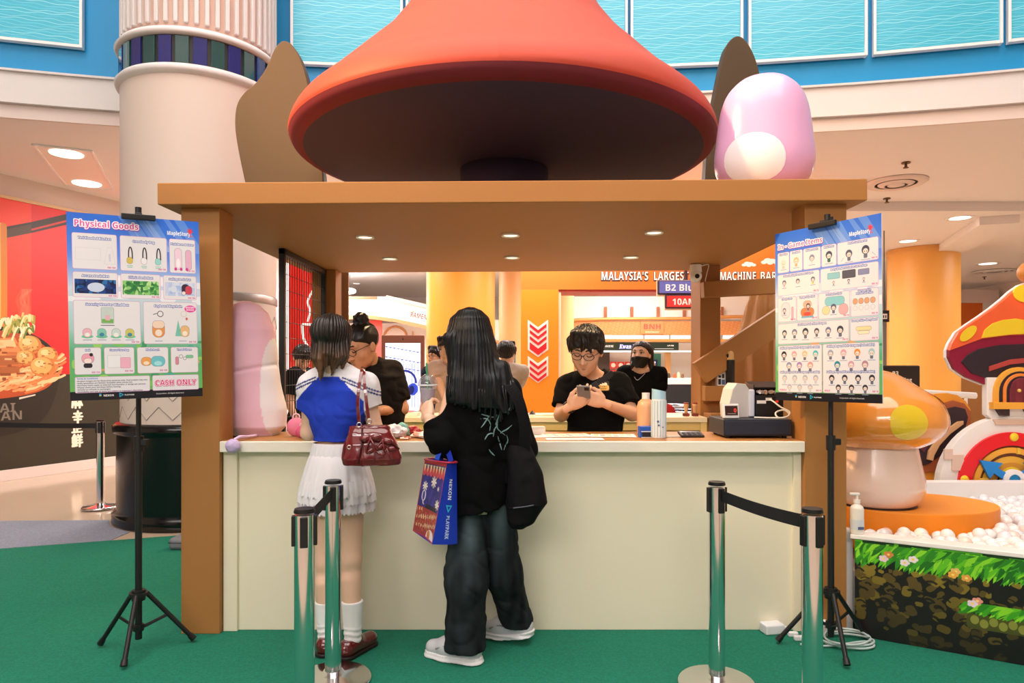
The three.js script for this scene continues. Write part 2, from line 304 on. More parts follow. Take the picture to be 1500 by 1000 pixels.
{ // big round column on the left
  const c = struct('column_left', [-2.92, 0, -6.32]);
  const R = 0.655;
  mesh('base_drum', lathe([[R + 0.04, 0.0], [R + 0.065, 0.02], [R + 0.065, 0.1], [R + 0.03, 0.13], [R + 0.03, 0.78], [R + 0.06, 0.8], [R + 0.06, 0.86], [R + 0.03, 0.885], [R - 0.02, 0.89]], 64), M_.blackGloss, c);
  mesh('herringbone_shaft', at(cyl(R, R, 1.08, 64, true), 0, 1.42, 0), M_.cream, c);
  mesh('steel_ring', lathe([[R, 1.94], [R + 0.012, 1.95], [R + 0.012, 2.01], [R, 2.02]], 64), mat('#a9a5a4', 0.35, { metalness: 0.7 }), c);
  mesh('plain_shaft', at(cyl(R, R, 1.84, 64, true), 0, 2.94, 0), M_.cream, c);
  const rowH = 0.16, per = 2 * Math.PI / 18, amp = 0.055, gm = mat('#a2948b', 0.8);
  for (let r = 0; r < 6; r++) {
    const pts = []; for (let i = 0; i <= 20; i++) { const a = 0.95 + i * per / 2 - 1.9; pts.push(V(Math.sin(a) * (R + 0.001), 0.98 + r * rowH + (i % 2 ? amp : -amp), Math.cos(a) * (R + 0.001))); }
    const gs = []; for (let i = 0; i < 20; i++) gs.push(rod(pts[i], pts[i + 1], 0.0045, 0.0045, 6));
    mesh('zigzag_joint', gs, gm, c);
  }
  const Y0 = 3.86;
  mesh('lower_torus', lathe([[R, Y0 - 0.05], [R + 0.035, Y0 - 0.03], [R + 0.045, Y0], [R + 0.02, Y0 + 0.03], [R - 0.03, Y0 + 0.03]], 64), M_.white, c);
  mesh('tile_backing', at(cyl(R - 0.005, R - 0.005, 0.26, 64, true), 0, Y0 + 0.15, 0), mat('#241f1d', 0.6), c);
  const N = 30, tg = [mat('#1d2470', 0.12, { clearcoat: 1 }), mat('#1e4a4a', 0.12, { clearcoat: 1 })];
  const tgeo = box(0.108, 0.225, 0.02, 0.004);
  for (let i = 0; i < N; i++) { const a = i / N * 2 * Math.PI; const o = mesh('tile', tgeo, tg[i % 2], c); o.position.set(Math.sin(a) * R, Y0 + 0.15, Math.cos(a) * R); o.rotation.y = a; }
  mesh('upper_torus', lathe([[R - 0.03, Y0 + 0.27], [R + 0.03, Y0 + 0.275], [R + 0.045, Y0 + 0.3], [R + 0.02, Y0 + 0.335], [R - 0.03, Y0 + 0.34]], 64), M_.white, c);
  mesh('fluted_core', at(cyl(R - 0.025, R - 0.025, 5.0, 64, true), 0, Y0 + 2.75, 0), mat('#c9aa9a', 0.6), c);
  const ribG = box(0.036, 4.9, 0.036, 0.008), NR = 50;
  for (let i = 0; i < NR; i++) { const a = i / NR * 2 * Math.PI, o = mesh('rib', ribG, M_.white, c); o.position.set(Math.sin(a) * (R - 0.015), Y0 + 2.83, Math.cos(a) * (R - 0.015)); o.rotation.y = a; }
}
{ // mural hoarding at the left
  const A = V(-7.5, 0, -5.18), B = V(-5.2, 0, -10.32), L = A.distanceTo(B), ang = Math.atan2(-(B.z - A.z), B.x - A.x);
  const w = struct('wall_mural', [A.x, 0, A.z]); w.rotation.y = ang;
  // local x along the wall (0..L), face towards +z
  const px2x = (px) => { const k = (px - 757) / 1000; const t = (k * -A.z - A.x) / ((B.x - A.x) - k * (A.z - B.z)); return t * L; };
  const x0 = px2x(0);
  const paint = canvasTex(2048, 1400, (g, W, H) => muralPaint(g, W, H, L, px2x));
  const m = mat('#ffffff', 0.42, { map: paint });
  const gb = new THREE.BoxGeometry(L, 3.26, 0.08); gb.translate(L / 2, 0.13 + 1.63, -0.04);
  mesh('printed_board', gb, [m, m, m, m, m, m].length ? m : m, w);
  mesh('skirting', span(0, L, 0, 0.13, 0.03, -0.08), M_.pinkish, w);
  mesh('top_trim', span(0, L, 3.39, 3.43, 0.02, -0.08), M_.trim, w);
  const w2 = struct('wall_above_mural', [A.x, 0, A.z]); w2.rotation.y = ang;
  mesh('plaster', span(-1.5, L + 0.5, 3.43, 3.72, -0.05, -0.2), M_.pinkish, w2);
  const s3 = struct('wall_behind', [0, 0, 0]);
  mesh('plaster', span(-5.4, -5.2, 0, 3.7, -10.3, -22.8, 0.002), M_.pinkish, s3);
}
function muralPaint(g, W, H, L, px2x) {
  // u along the wall in metres, v height 0.13..3.39
  const X = (px) => px2x(px) / L * W, dAt = (px) => { const x = px2x(px) / L; return 5.18 + x * (10.32 - 5.18); };
  const Yp = (px, py) => (1 - ((EYE + (537 - py) / 1000 * dAt(px)) - 0.13) / 3.26) * H;
  const pt = (px, py) => [X(px), Yp(px, py)];
  const path = (pts, fill, stroke, lw) => { g.beginPath(); pts.forEach((p, i) => (i ? g.lineTo(...pt(...p)) : g.moveTo(...pt(...p)))); if (fill) { g.closePath(); g.fillStyle = fill; g.fill(); } if (stroke) { g.strokeStyle = stroke; g.lineWidth = lw; g.stroke(); } };
  const curve = (pts, fill, stroke, lw) => { g.beginPath(); const q = pts.map((p) => pt(...p)); g.moveTo(...q[0]); for (let i = 0; i < q.length - 1; i++) { const mx = (q[i][0] + q[i + 1][0]) / 2, my = (q[i][1] + q[i + 1][1]) / 2; g.quadraticCurveTo(...q[i], mx, my); } g.lineTo(...q[q.length - 1]); if (fill) { g.closePath(); g.fillStyle = fill; g.fill(); } if (stroke) { g.strokeStyle = stroke; g.lineWidth = lw; g.lineCap = 'round'; g.stroke(); } };
  g.fillStyle = '#2e2a1d'; g.fillRect(0, 0, W, H);
  path([[-60, 200], [200, 200], [200, 548], [-60, 548]], '#dd1a20');
  path([[-60, 200], [46, 200], [46, 548], [-60, 548]], '#f03c22');
  path([[-60, 345], [46, 325], [200, 290], [200, 305], [46, 341], [-60, 362]], '#2b1a14'); path([[-60, 358], [46, 335], [200, 296], [200, 299], [46, 338], [-60, 362]], '#c8241e');
  path([[-60, 350], [46, 328], [46, 341], [-60, 362]], '#4a2c18');
  for (let i = 0; i < 14; i++) curve([[24 + (i % 5) * 3, 478], [30 + (i * 7) % 20, 455], [22 + (i * 5) % 22, 440], [32 + (i * 3) % 16, 424]], null, 'rgba(255,150,120,.16)', 9);
  // noodles being lifted at the edge of the frame
  for (let i = 0; i < 9; i++) curve([[-14 + i * 2.4, 330], [-12 + i * 2.3, 420], [-13 + i * 2.3, 505]], null, ['#f7a43c', '#ffbe5a', '#d9812a'][i % 3], 26);
  // bowl
  curve([[-60, 480], [0, 476], [50, 488], [82, 512], [90, 540], [84, 572], [70, 610], [40, 632], [-60, 650]], '#1a1712');
  curve([[-60, 486], [0, 482], [46, 492], [76, 514], [84, 538], [80, 560], [60, 574], [20, 582], [-60, 590]], '#b34a20');
  // noodles in the bowl
  let s = 5; const r = () => { s = (s * 1103515245 + 12345) & 0x7fffffff; return s / 0x7fffffff; };
  for (let i = 0; i < 120; i++) { const x = -40 + r() * 115, y = 540 + r() * 36 - Math.max(0, x - 40) * 0.5; curve([[x, y], [x + 6, y - 4 + r() * 3], [x + 14, y - 5 + r() * 6], [x + 22, y - 8]], null, ['#e8935a', '#f4b27a', '#d67a44', '#f7c490'][i % 4], 12); }
  // meat
  path([[-60, 498], [22, 494], [30, 510], [26, 548], [-60, 562]], '#d98a52'); path([[-60, 522], [26, 520], [29, 545], [-60, 558]], '#a85c30'); path([[-60, 500], [20, 497], [24, 508], [-60, 514]], '#f4c08c');
  for (let i = 0; i < 40; i++) { const p = pt(-40 + r() * 64, 500 + r() * 55); g.fillStyle = ['#8a4420', '#f0b27a', '#c46a38'][i % 3]; g.fillRect(p[0], p[1], 14 + r() * 30, 6 + r() * 10); }
  // fish balls
  for (const [bx, by, br] of [[44, 505, 17], [70, 520, 15], [38, 524, 14], [63, 537, 18]]) {
    const c = pt(bx, by), ex = Math.abs(pt(bx + br, by)[0] - c[0]), ey = Math.abs(pt(bx, by + br * 0.82)[1] - c[1]);
    g.fillStyle = '#c87838'; g.beginPath(); g.ellipse(c[0], c[1], ex, ey, 0, 0, 7); g.fill(); g.fillStyle = '#eda75e'; g.beginPath(); g.ellipse(c[0] - ex * 0.12, c[1] - ey * 0.12, ex * 0.84, ey * 0.84, 0, 0, 7); g.fill();
    g.fillStyle = '#f8c98c'; g.beginPath(); g.ellipse(c[0] - ex * 0.25, c[1] - ey * 0.32, ex * 0.42, ey * 0.36, 0, 0, 7); g.fill();
    for (let i = 0; i < 14; i++) { g.fillStyle = 'rgba(110,52,20,.55)'; g.fillRect(c[0] + (r() - 0.5) * ex * 1.4, c[1] + (r() - 0.5) * ey * 1.4, 5 + r() * 9, 4 + r() * 5); }
  }
  // herbs and spring onion curls
  for (let i = 0; i < 26; i++) { const x = r() * 42, y = 466 + r() * 22; curve([[x - 6, y + 10], [x, y - 6], [x + 6, y - 12 * r()], [x + 9, y + 4], [x + 4 + r() * 8, y - 8]], null, ['#9b9a3c', '#f2d9a0', '#e9c07a', '#5f7a2a', '#f0e2b8'][i % 5], 9); }
  path([[28, 582], [52, 577], [52, 579], [28, 585]], '#d8ccc0');
  g.fillStyle = '#7a6f62'; g.font = 'bold 64px sans-serif'; const t1 = pt(-14, 605); g.fillText('TAI', t1[0], t1[1]); const t2 = pt(-14, 617); g.fillText('AN', t2[0] + 40, t2[1]);
  // vertical characters, drawn stroke by stroke on a 10 x 10 cell
  const glyphs = [
    [[1, 1, 9, 1], [5, 0, 5, 1], [1, 1, 0.4, 9], [2, 3.2, 5, 3.2], [3.5, 2, 3.5, 9.5], [3.5, 3.2, 2, 7], [3.5, 4, 5, 6.5], [5.6, 3.2, 9.4, 3.2], [7.5, 2, 7.5, 9.5], [7.5, 3.2, 5.6, 7.5], [7.5, 3.2, 9.8, 7.5]],
    [[5, 0, 5, 1.6], [1.5, 1.8, 8.5, 1.8], [3.4, 2.4, 4.2, 4], [6.8, 2.4, 5.9, 4], [0.6, 4.6, 9.4, 4.6], [1.8, 6.8, 8.2, 6.8], [5, 4.6, 5, 10]],
    [[5, 0.5, 5, 8.8], [5, 4.4, 8.4, 4.4], [2.2, 3.6, 2.2, 8.8], [0.4, 8.8, 9.6, 8.8]],
    [[2.4, 0, 0.6, 2.6], [1.6, 1.4, 3.8, 1.4], [3.8, 1.4, 3, 2.8], [0.8, 2.8, 4.2, 2.8], [0.8, 2.8, 0.8, 6.6], [4.2, 2.8, 4.2, 6.6], [0.8, 4.7, 4.2, 4.7], [2.5, 2.8, 2.5, 6.6], [0.8, 6.6, 4.2, 6.6], [0.6, 9.4, 1, 8], [1.9, 8, 2.1, 9.4], [3, 8, 3.3, 9.3], [4.2, 7.8, 4.7, 9.2], [5.8, 0.4, 6.6, 2], [9, 0.2, 8.2, 2], [5.4, 2.6, 9.6, 2.6], [5.6, 4.8, 9.4, 4.8], [5, 7, 10, 7], [7.5, 2.6, 7.5, 10]],
  ];
  g.strokeStyle = '#efe6d4'; g.lineCap = 'round';
  [[113, 589], [114, 611], [113, 628], [113, 645]].forEach(([cx, cy], i) => { const c = pt(cx, cy), sx = Math.abs(pt(cx + 7.5, cy)[0] - pt(cx - 7.5, cy)[0]) / 10, sy = Math.abs(pt(cx, cy + (i === 2 ? 6 : 9))[1] - pt(cx, cy - (i === 2 ? 6 : 9))[1]) / 10; g.lineWidth = 11;
    for (const [a, b, d, e] of glyphs[i]) { g.beginPath(); g.moveTo(c[0] + (a - 5) * sx, c[1] + (b - 5) * sy); g.lineTo(c[0] + (d - 5) * sx, c[1] + (e - 5) * sy); g.stroke(); } });
}
// ---------- the booth ----------
const boothBump = noiseTex(128, 9, { lo: 100, hi: 160, rough: 0.35, repeat: [2, 2] });
const brown = mat('#a9743a', 0.62, { bumpMap: boothBump, bumpScale: 0.0012 }), brownEar = mat('#4d3818', 0.6, { bumpMap: boothBump, bumpScale: 0.0012 });
const creamPaint = mat('#eee7cd', 0.6, { bumpMap: boothBump, bumpScale: 0.0006 });
{
  const b = thing('booth', 'brown timber sales booth with flat roof and corner posts', 'booth', [0, 0, -4.65]);
  const Z = 4.65, part = (n, g, m = brown) => mesh(n, worldUV(g.translate(0, 0, Z)), m, b);
  const roof = at(box(3.55, 0.11, 2.48, 0.006), 0, 0, 0, 0, 0, 0.006); roof.translate(-0.022, 2.245, -4.65); part('roof_slab', roof);
  for (const [x0, x1, z0, z1, h] of [[-1.712, -1.515, -3.48, -3.65, 2.18], [1.468, 1.682, -3.48, -3.65, 2.2], [-1.712, -1.512, -5.7, -5.88, 2.18], [1.5, 1.665, -5.58, -5.88, 2.2]]) part('post', span(x0, x1, 0.008, h, z0, z1, 0.004));
  part('brace_beam', bar(V(1.5, 1.99, -5.52), V(2.25, 2.03, -5.52), 0.1, 0.125));
  part('brace_beam', bar(V(1.48, 1.32, -5.53), V(2.3, 1.86, -5.53), 0.09, 0.19));
  part('brace_beam', bar(V(1.51, 1.155, -5.52), V(1.98, 1.155, -5.52), 0.1, 0.12));
  part('brace_post', span(2.15, 2.3, 0.01, 2.1, -5.56, -5.72, 0.004));
  part('side_ledge', span(1.52, 1.98, 0.96, 1.0, -5.35, -5.56, 0.004));
  // booth downlights, each with its own beam
}
for (const [px, py, d, lab] of [[535, 345, 4.27, 'left lamp of the front row under the booth roof'], [748, 343, 4.24, 'middle lamp of the front row under the booth roof'], [958, 340, 4.18, 'right lamp of the front row under the booth roof'], [571, 377, 5.12, 'left lamp of the back row under the booth roof'], [750, 376, 5.1, 'middle lamp of the back row under the booth roof'], [924, 376, 5.12, 'right lamp of the back row under the booth roof']]) {
  const p = P(px, py, d); p.y = 2.184 + 0.006 * p.x;
  downlight(p, 0.05, lab, undefined, 'booth_lamp', 0, '#ffe2b8');
  spot(0xffd9a8, BOOTH_LIGHT, [p.x, p.y - 0.02, p.z], [p.x, 0, p.z], 1.15, 0.5, 2.5);
}
{ // front counter
  const c = thing('counter', 'cream sales counter with white edge and brown wooden top', 'counter', [-0.02, 0, -3.7]);
  const L = (g) => g.translate(0.02, 0, 3.7);
  mesh('front_panel', worldUV(L(span(-1.50, 1.44, 0.008, 0.935, -3.535, -3.57, 0.003))), creamPaint, c);
  for (const [a, b] of [[-1.512, -1.44], [1.425, 1.466]]) mesh('stile', worldUV(L(span(a, b, 0.008, 0.935, -3.515, -3.56, 0.003))), creamPaint, c);
  mesh('edge_slab', worldUV(L(span(-1.512, 1.466, 0.935, 0.99, -3.47, -3.60, 0.004))), mat('#efeadb', 0.5), c);
  mesh('wooden_top', worldUV(L(span(-1.505, 1.46, 0.975, 0.992, -3.49, -3.98, 0.003))), mat('#a8753f', 0.45, { bumpMap: boothBump, bumpScale: 0.0006 }), c);
  for (const x of [-1.4, 0, 1.36]) mesh('end_wall', L(span(x - 0.02, x + 0.02, 0.008, 0.975, -3.575, -3.95, 0.003)), creamPaint, c);
  const k = thing('back_counter', 'yellow cream back counter across the rear of the booth', 'counter', [0, 0, -5.6]);
  const K = (g) => g.translate(0, 0, 5.6), ym = mat('#f0cf86', 0.5), ym2 = mat('#e9bf6c', 0.5);
  mesh('counter_top', K(span(-1.5, 1.49, 0.935, 0.975, -5.34, -5.86, 0.003)), mat('#f3e2c0', 0.45), k);
  mesh('upper_rail', K(span(-1.5, 1.49, 0.87, 0.935, -5.36, -5.42, 0.003)), ym, k);
  mesh('lower_panel', K(span(-1.5, 1.49, 0.008, 0.865, -5.385, -5.42, 0.003)), ym2, k);
  mesh('end_stile', K(span(1.44, 1.49, 0.008, 0.935, -5.35, -5.44, 0.003)), ym, k);
}
{ // wire grid panel at the left side
  const g = thing('wire_grid_panel', 'black wire grid panel in a dark frame at the left side', 'grid panel', [-1.6, 0, -5.17]);
  const z0 = -0.5, z1 = 0.53, y0 = 0.02, y1 = 2.175;
  mesh('frame', [span(-0.02, 0.02, y0, y1, z0, z0 + 0.04), span(-0.02, 0.02, y0, y1, z1 - 0.04, z1), span(-0.02, 0.02, y1 - 0.04, y1, z0, z1), span(-0.02, 0.02, y0, y0 + 0.04, z0, z1)], M_.black, g);
  const wg = cyl(0.0025, 0.0025, y1 - y0 - 0.04, 6), hg = cyl(0.0025, 0.0025, z1 - z0 - 0.04, 6); hg.rotateX(Math.PI / 2);
  for (let z = z0 + 0.09; z < z1 - 0.04; z += 0.055) { const o = mesh('wire', wg, M_.black, g); o.position.set(0, (y0 + y1) / 2, z); }
  for (let y = 0.14; y < y1 - 0.04; y += 0.11) { const o = mesh('wire', hg, M_.black, g); o.position.set(0.004, y, (z0 + z1) / 2); }
}
{ // mushroom cap on the roof
  const c = thing('mushroom_roof', 'huge orange red mushroom cap with dark underside on the booth roof', 'roof decoration', [-0.085, 2.3, -4.65]);
  const outer = [[1.31, 0.47], [1.345, 0.478], [1.38, 0.5], [1.395, 0.53], [1.397, 0.56], [1.376, 0.62], [1.335, 0.68], [1.272, 0.74], [1.204, 0.8], [1.08, 0.92], [0.962, 1.04], [0.845, 1.16], [0.752, 1.28], [0.667, 1.4], [0.606, 1.52], [0.55, 1.64], [0.5, 1.76], [0.43, 1.94], [0.34, 2.12], [0.24, 2.24], [0.12, 2.3], [0, 2.31]];
  const dent = (g) => { const p = g.attributes.position; for (let i = 0; i < p.count; i++) { const x = p.getX(i), y = p.getY(i), z = p.getZ(i), a = Math.atan2(x, z), k = y > 0.8 ? 1 : 0.2; const s = 1 + k * (0.010 * noise.noise(x * 1.6, y * 1.6, z * 1.6) - 0.035 * Math.exp(-((a - 0.2) ** 2 * 60 + (y - 1.12) ** 2 * 500)) - 0.05 * Math.exp(-((a + 0.28) ** 2 * 50 + (y - 1.3) ** 2 * 700))); p.setXYZ(i, x * s, y, z * s); } g.computeVertexNormals(); return g; };
  const spl = new THREE.SplineCurve(outer.slice(3).map((p) => new THREE.Vector2(...p))).getPoints(60).map((p) => [Math.max(p.x, 0.0001), p.y]);
  mesh('cap_skin', dent(lathe(spl, 120)), mat('#b83c22', 0.6, { bumpMap: boothBump, bumpScale: 0.002 }), c);
  mesh('rim_band', lathe(new THREE.SplineCurve(outer.slice(0, 4).map((p) => new THREE.Vector2(...p))).getPoints(16).map((p) => [p.x, p.y]), 120), mat('#6e1626', 0.7), c);
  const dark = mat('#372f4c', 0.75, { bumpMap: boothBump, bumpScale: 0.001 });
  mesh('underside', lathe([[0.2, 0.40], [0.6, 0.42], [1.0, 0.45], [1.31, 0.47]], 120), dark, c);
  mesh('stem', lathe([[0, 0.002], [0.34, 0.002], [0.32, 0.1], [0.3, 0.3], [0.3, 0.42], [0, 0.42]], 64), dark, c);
}
function ear(name, pts, d, label) {
  const c = pts.reduce((s, p) => [s[0] + p[0] / pts.length, s[1] + p[1] / pts.length], [0, 0]);
  const base = P(c[0], 262, d); base.y = 2.301 + 0.006 * base.x;
  const s = shape(pts.map(([x, y]) => { const q = P(x, y, d); return [q.x - base.x, Math.max(0, q.y - base.y)]; }), true);
  const o = thing(name, label, 'roof decoration', base.toArray());
  const g = ext(s, 0.1, 0.006, 6); g.translate(0, 0, -0.05);
  mesh('ear_board', worldUV(g), brownEar, o);
  mesh('ear_foot', span(-0.2, 0.2, 0, 0.05, -0.02 - 0.1, 0.06 - 0.2, 0.003), brownEar, o);
}
// profile points below are read on the photograph and stand at 5.1 m
ear('roof_ear', [[368, 262 + 24], [356, 230], [350, 190], [352, 160], [362, 142], [380, 126], [395, 104], [408, 76], [420, 66], [434, 76], [447, 104], [455, 140], [462, 200], [470, 262 + 24]], 5.1, 'tall brown leaf-shaped ear board at left of the mushroom cap');
ear('roof_ear', [[1030, 262 + 24], [1036, 200], [1046, 140], [1058, 84], [1066, 66], [1078, 59], [1090, 68], [1102, 92], [1112, 130], [1122, 170], [1130, 220], [1132, 262 + 24]], 5.1, 'tall brown leaf-shaped ear board behind the pink figure at right');
function patch(prof, s0, a0, rad, sx = 1) { // round patch laid on a lathed surface; prof(s) gives radius and height
  const n = 26, rings = 6, pos = [], idx = [];
  const pt = (s, a) => { const [r, y] = prof(s), [r1, y1] = prof(s + 0.001), l = Math.hypot(r1 - r, y1 - y) || 1, nr = (y1 - y) / l, ny = -(r1 - r) / l, R = r + nr * 0.003; return [Math.sin(a) * R, y + ny * 0.003, Math.cos(a) * R]; };
  pos.push(...pt(s0, a0));
  for (let k = 1; k <= rings; k++) for (let i = 0; i < n; i++) { const f = i / n * 2 * Math.PI, q = rad * k / rings, s = s0 + q * Math.cos(f), [r] = prof(s); pos.push(...pt(s, a0 + q * sx * Math.sin(f) / Math.max(0.03, r))); }
  for (let i = 0; i < n; i++) idx.push(0, 1 + i, 1 + (i + 1) % n);
  for (let k = 1; k < rings; k++) for (let i = 0; i < n; i++) { const a = 1 + (k - 1) * n + i, b = 1 + (k - 1) * n + (i + 1) % n; idx.push(a, a + n, b + n, a, b + n, b); }
  const g = new THREE.BufferGeometry(); g.setAttribute('position', new THREE.Float32BufferAttribute(pos, 3)); g.setIndex(idx); g.computeVertexNormals(); return g;
}
{ // pink standing figure, plain
  const d = 3.72, b = P(1119, 258, d); b.y = 2.3005 + 0.006 * b.x;
  const f = thing('inflatable_figure', 'plain pink egg-shaped inflatable with pale belly on the right roof end', 'inflatable', b.toArray(), -0.25);
  const prof = [[0, 0.012], [0.12, 0.014], [0.2, 0.04], [0.248, 0.11], [0.262, 0.19], [0.252, 0.29], [0.24, 0.39], [0.222, 0.48], [0.186, 0.56], [0.12, 0.622], [0.055, 0.643], [0, 0.648]];
  const pg = new THREE.SplineCurve(prof.map((p) => new THREE.Vector2(...p))).getPoints(40).map((p) => [Math.max(0, p.x), p.y]);
  const body = lathe(pg, 64); body.scale(1, 1, 0.72);
  mesh('body', body, mat('#e6b0da', 0.3, { clearcoat: 0.4 }), f);
  const cv = new THREE.SplineCurve(prof.map((p) => new THREE.Vector2(...p))), cl = cv.getLength(), pf = (s) => { const q = cv.getPointAt(Math.min(1, Math.max(0, s / cl))); return [Math.max(0.0005, q.x), q.y]; };
  const belly = patch(pf, 0.335, -0.3, 0.135, 1.25); belly.scale(1, 1, 0.72); mesh('belly_panel', belly, mat('#f1ecf3', 0.35), f, 'pale belly panel');
  mesh('base_pad', at(cyl(0.12, 0.13, 0.016, 32), 0, 0.008, 0).scale(1, 1, 0.7), mat('#c93f9e', 0.5), f);
}
{ // security camera on the back post
  const p = P(1019, 398, 5.5); p.y = 2.1;
  const k = thing('security_camera', 'small white dome camera under the booth roof at the back post', 'camera', [p.x, 2.1, p.z]);
  mesh('base', at(cyl(0.045, 0.05, 0.06, 24), 0, 0.06, 0), M_.whiteGloss, k);
  mesh('head', at(sph(0.05, 24, 16), 0, 0, 0), M_.whiteGloss, k);
  mesh('lens', at(cyl(0.018, 0.02, 0.02, 16), 0.0, -0.006, 0.043, Math.PI / 2), M_.black, k);
  mesh('cable', tube([[0.04, 0.08, 0], [0.1, 0.09, 0.01], [0.09, 0.02, 0.0], [0.08, -0.05, 0], [0.11, -0.07, 0]], 0.004, 30, 6), M_.whiteGloss, k);
}
// ---------- posters on stands ----------
const star = (g, x, y, r, fill) => { g.fillStyle = fill; g.beginPath(); for (let i = 0; i < 14; i++) { const a = i / 14 * Math.PI * 2 - Math.PI / 2, q = i % 2 ? r * 0.45 : r * (i % 4 ? 0.9 : 1.05); g.lineTo(x + Math.cos(a) * q, y + Math.sin(a) * q); } g.closePath(); g.fill(); g.fillRect(x - r * 0.1, y, r * 0.2, r * 1.1); };
function rrect(g, x, y, w, h, r, fill, stroke, lw = 3) { g.beginPath(); g.roundRect(x, y, w, h, r); if (fill) { g.fillStyle = fill; g.fill(); } if (stroke) { g.strokeStyle = stroke; g.lineWidth = lw; g.stroke(); } }
function posterBase(g, W, H) {
  const gr = g.createLinearGradient(0, 0, 0, H); gr.addColorStop(0, '#2a6fe0'); gr.addColorStop(0.22, '#5b8ff0'); gr.addColorStop(0.4, '#cfe0f2'); gr.addColorStop(0.62, '#a9d6d0'); gr.addColorStop(0.75, '#58b47e'); gr.addColorStop(1, '#6fbd5a');
  g.fillStyle = gr; g.fillRect(0, 0, W, H);
  let s = 3; const r = () => { s = (s * 1103515245 + 12345) & 0x7fffffff; return s / 0x7fffffff; };
  g.fillStyle = 'rgba(255,255,255,.22)'; for (let i = 0; i < 7; i++) { g.beginPath(); const x = r() * W; g.moveTo(x, 0); g.lineTo(x + 30 + r() * 60, 0); g.lineTo(x + 240, 260); g.lineTo(x + 170, 260); g.fill(); }
  for (let i = 0; i < 24; i++) { g.fillStyle = 'rgba(245,248,252,.8)'; g.beginPath(); g.ellipse(r() * W, H * 0.33 + r() * H * 0.14, 40 + r() * 70, 18 + r() * 26, 0, 0, 7); g.fill(); }
  for (let i = 0; i < 60; i++) { g.fillStyle = ['#3fa06a', '#7ccf5f', '#d8b06a', '#4ab59a', '#9ad86a'][i % 5]; g.beginPath(); g.ellipse(r() * W, H * 0.66 + r() * H * 0.28, 14 + r() * 40, 8 + r() * 26, 0, 0, 7); g.fill(); }
  g.fillStyle = '#14161f'; g.fillRect(0, H * 0.953, W, H * 0.047);
  g.fillStyle = '#ffffff'; g.font = 'bold 22px sans-serif'; g.fillText('NEXON', W * 0.235, H * 0.983); g.fillStyle = '#39a0e8'; g.fillRect(W * 0.205, H * 0.966, 16, 16); g.fillStyle = '#d8e04a'; g.fillRect(W * 0.205, H * 0.976, 16, 6);
  g.strokeStyle = '#27b6dd'; g.lineWidth = 6; g.beginPath(); g.moveTo(W * 0.355, H * 0.966); g.lineTo(W * 0.38, H * 0.976); g.lineTo(W * 0.355, H * 0.986); g.closePath(); g.stroke();
  g.fillStyle = '#ffffff'; g.font = 'bold 15px sans-serif'; g.fillText('PLAYPARK', W * 0.39, H * 0.981); g.font = '15px sans-serif'; g.fillText('Corporation. All Rights Reserved.', W * 0.63, H * 0.98);
}
function bigTitle(g, text, x, y, size) { g.font = 'bold ' + size + 'px sans-serif'; g.lineJoin = 'round'; g.strokeStyle = '#8f3fb8'; g.lineWidth = 20; g.strokeText(text, x + 2, y + 4); g.strokeStyle = '#fff'; g.lineWidth = 14; g.strokeText(text, x, y); g.fillStyle = '#ea5cb4'; g.fillText(text, x, y); }
function cardTitle(g, text, cx, y, size = 24, w = 240) { g.font = 'bold ' + size + 'px sans-serif'; g.textAlign = 'center'; g.lineJoin = 'round'; g.strokeStyle = '#3d55b0'; g.lineWidth = 6; g.strokeText(text, cx, y, w); g.fillStyle = '#fff'; g.fillText(text, cx, y, w); g.textAlign = 'left'; }
const card = (g, x, y, w, h) => rrect(g, x, y, w, h, 14, '#e9e9ee', '#dca0d4', 3);
const price = (g, x, y, t) => { g.fillStyle = '#d0489a'; g.font = 'bold 17px sans-serif'; g.textAlign = 'right'; g.fillText(t, x, y); g.textAlign = 'left'; };
const blob = (g, x, y, w, h, c, c2) => { rrect(g, x - w / 2, y - h / 2, w, h, Math.min(w, h) * 0.45, c, 'rgba(60,50,90,.55)', 2); if (c2) { g.fillStyle = c2; g.beginPath(); g.ellipse(x, y + h * 0.2, w * 0.28, h * 0.22, 0, 0, 7); g.fill(); } };
const capt = (g, x, y, w, c = '#8f97c8') => { g.fillStyle = c; g.fillRect(x - w / 2, y, w, 5); };
function logo(g, x, y) { g.font = 'bold 44px sans-serif'; g.fillStyle = '#fff'; g.fillText('MapleStory', x, y, 188); star(g, x + 186, y - 40, 30, '#e8414e'); g.font = 'bold 18px sans-serif'; g.fillText('SEA', x + 178, y + 6); }
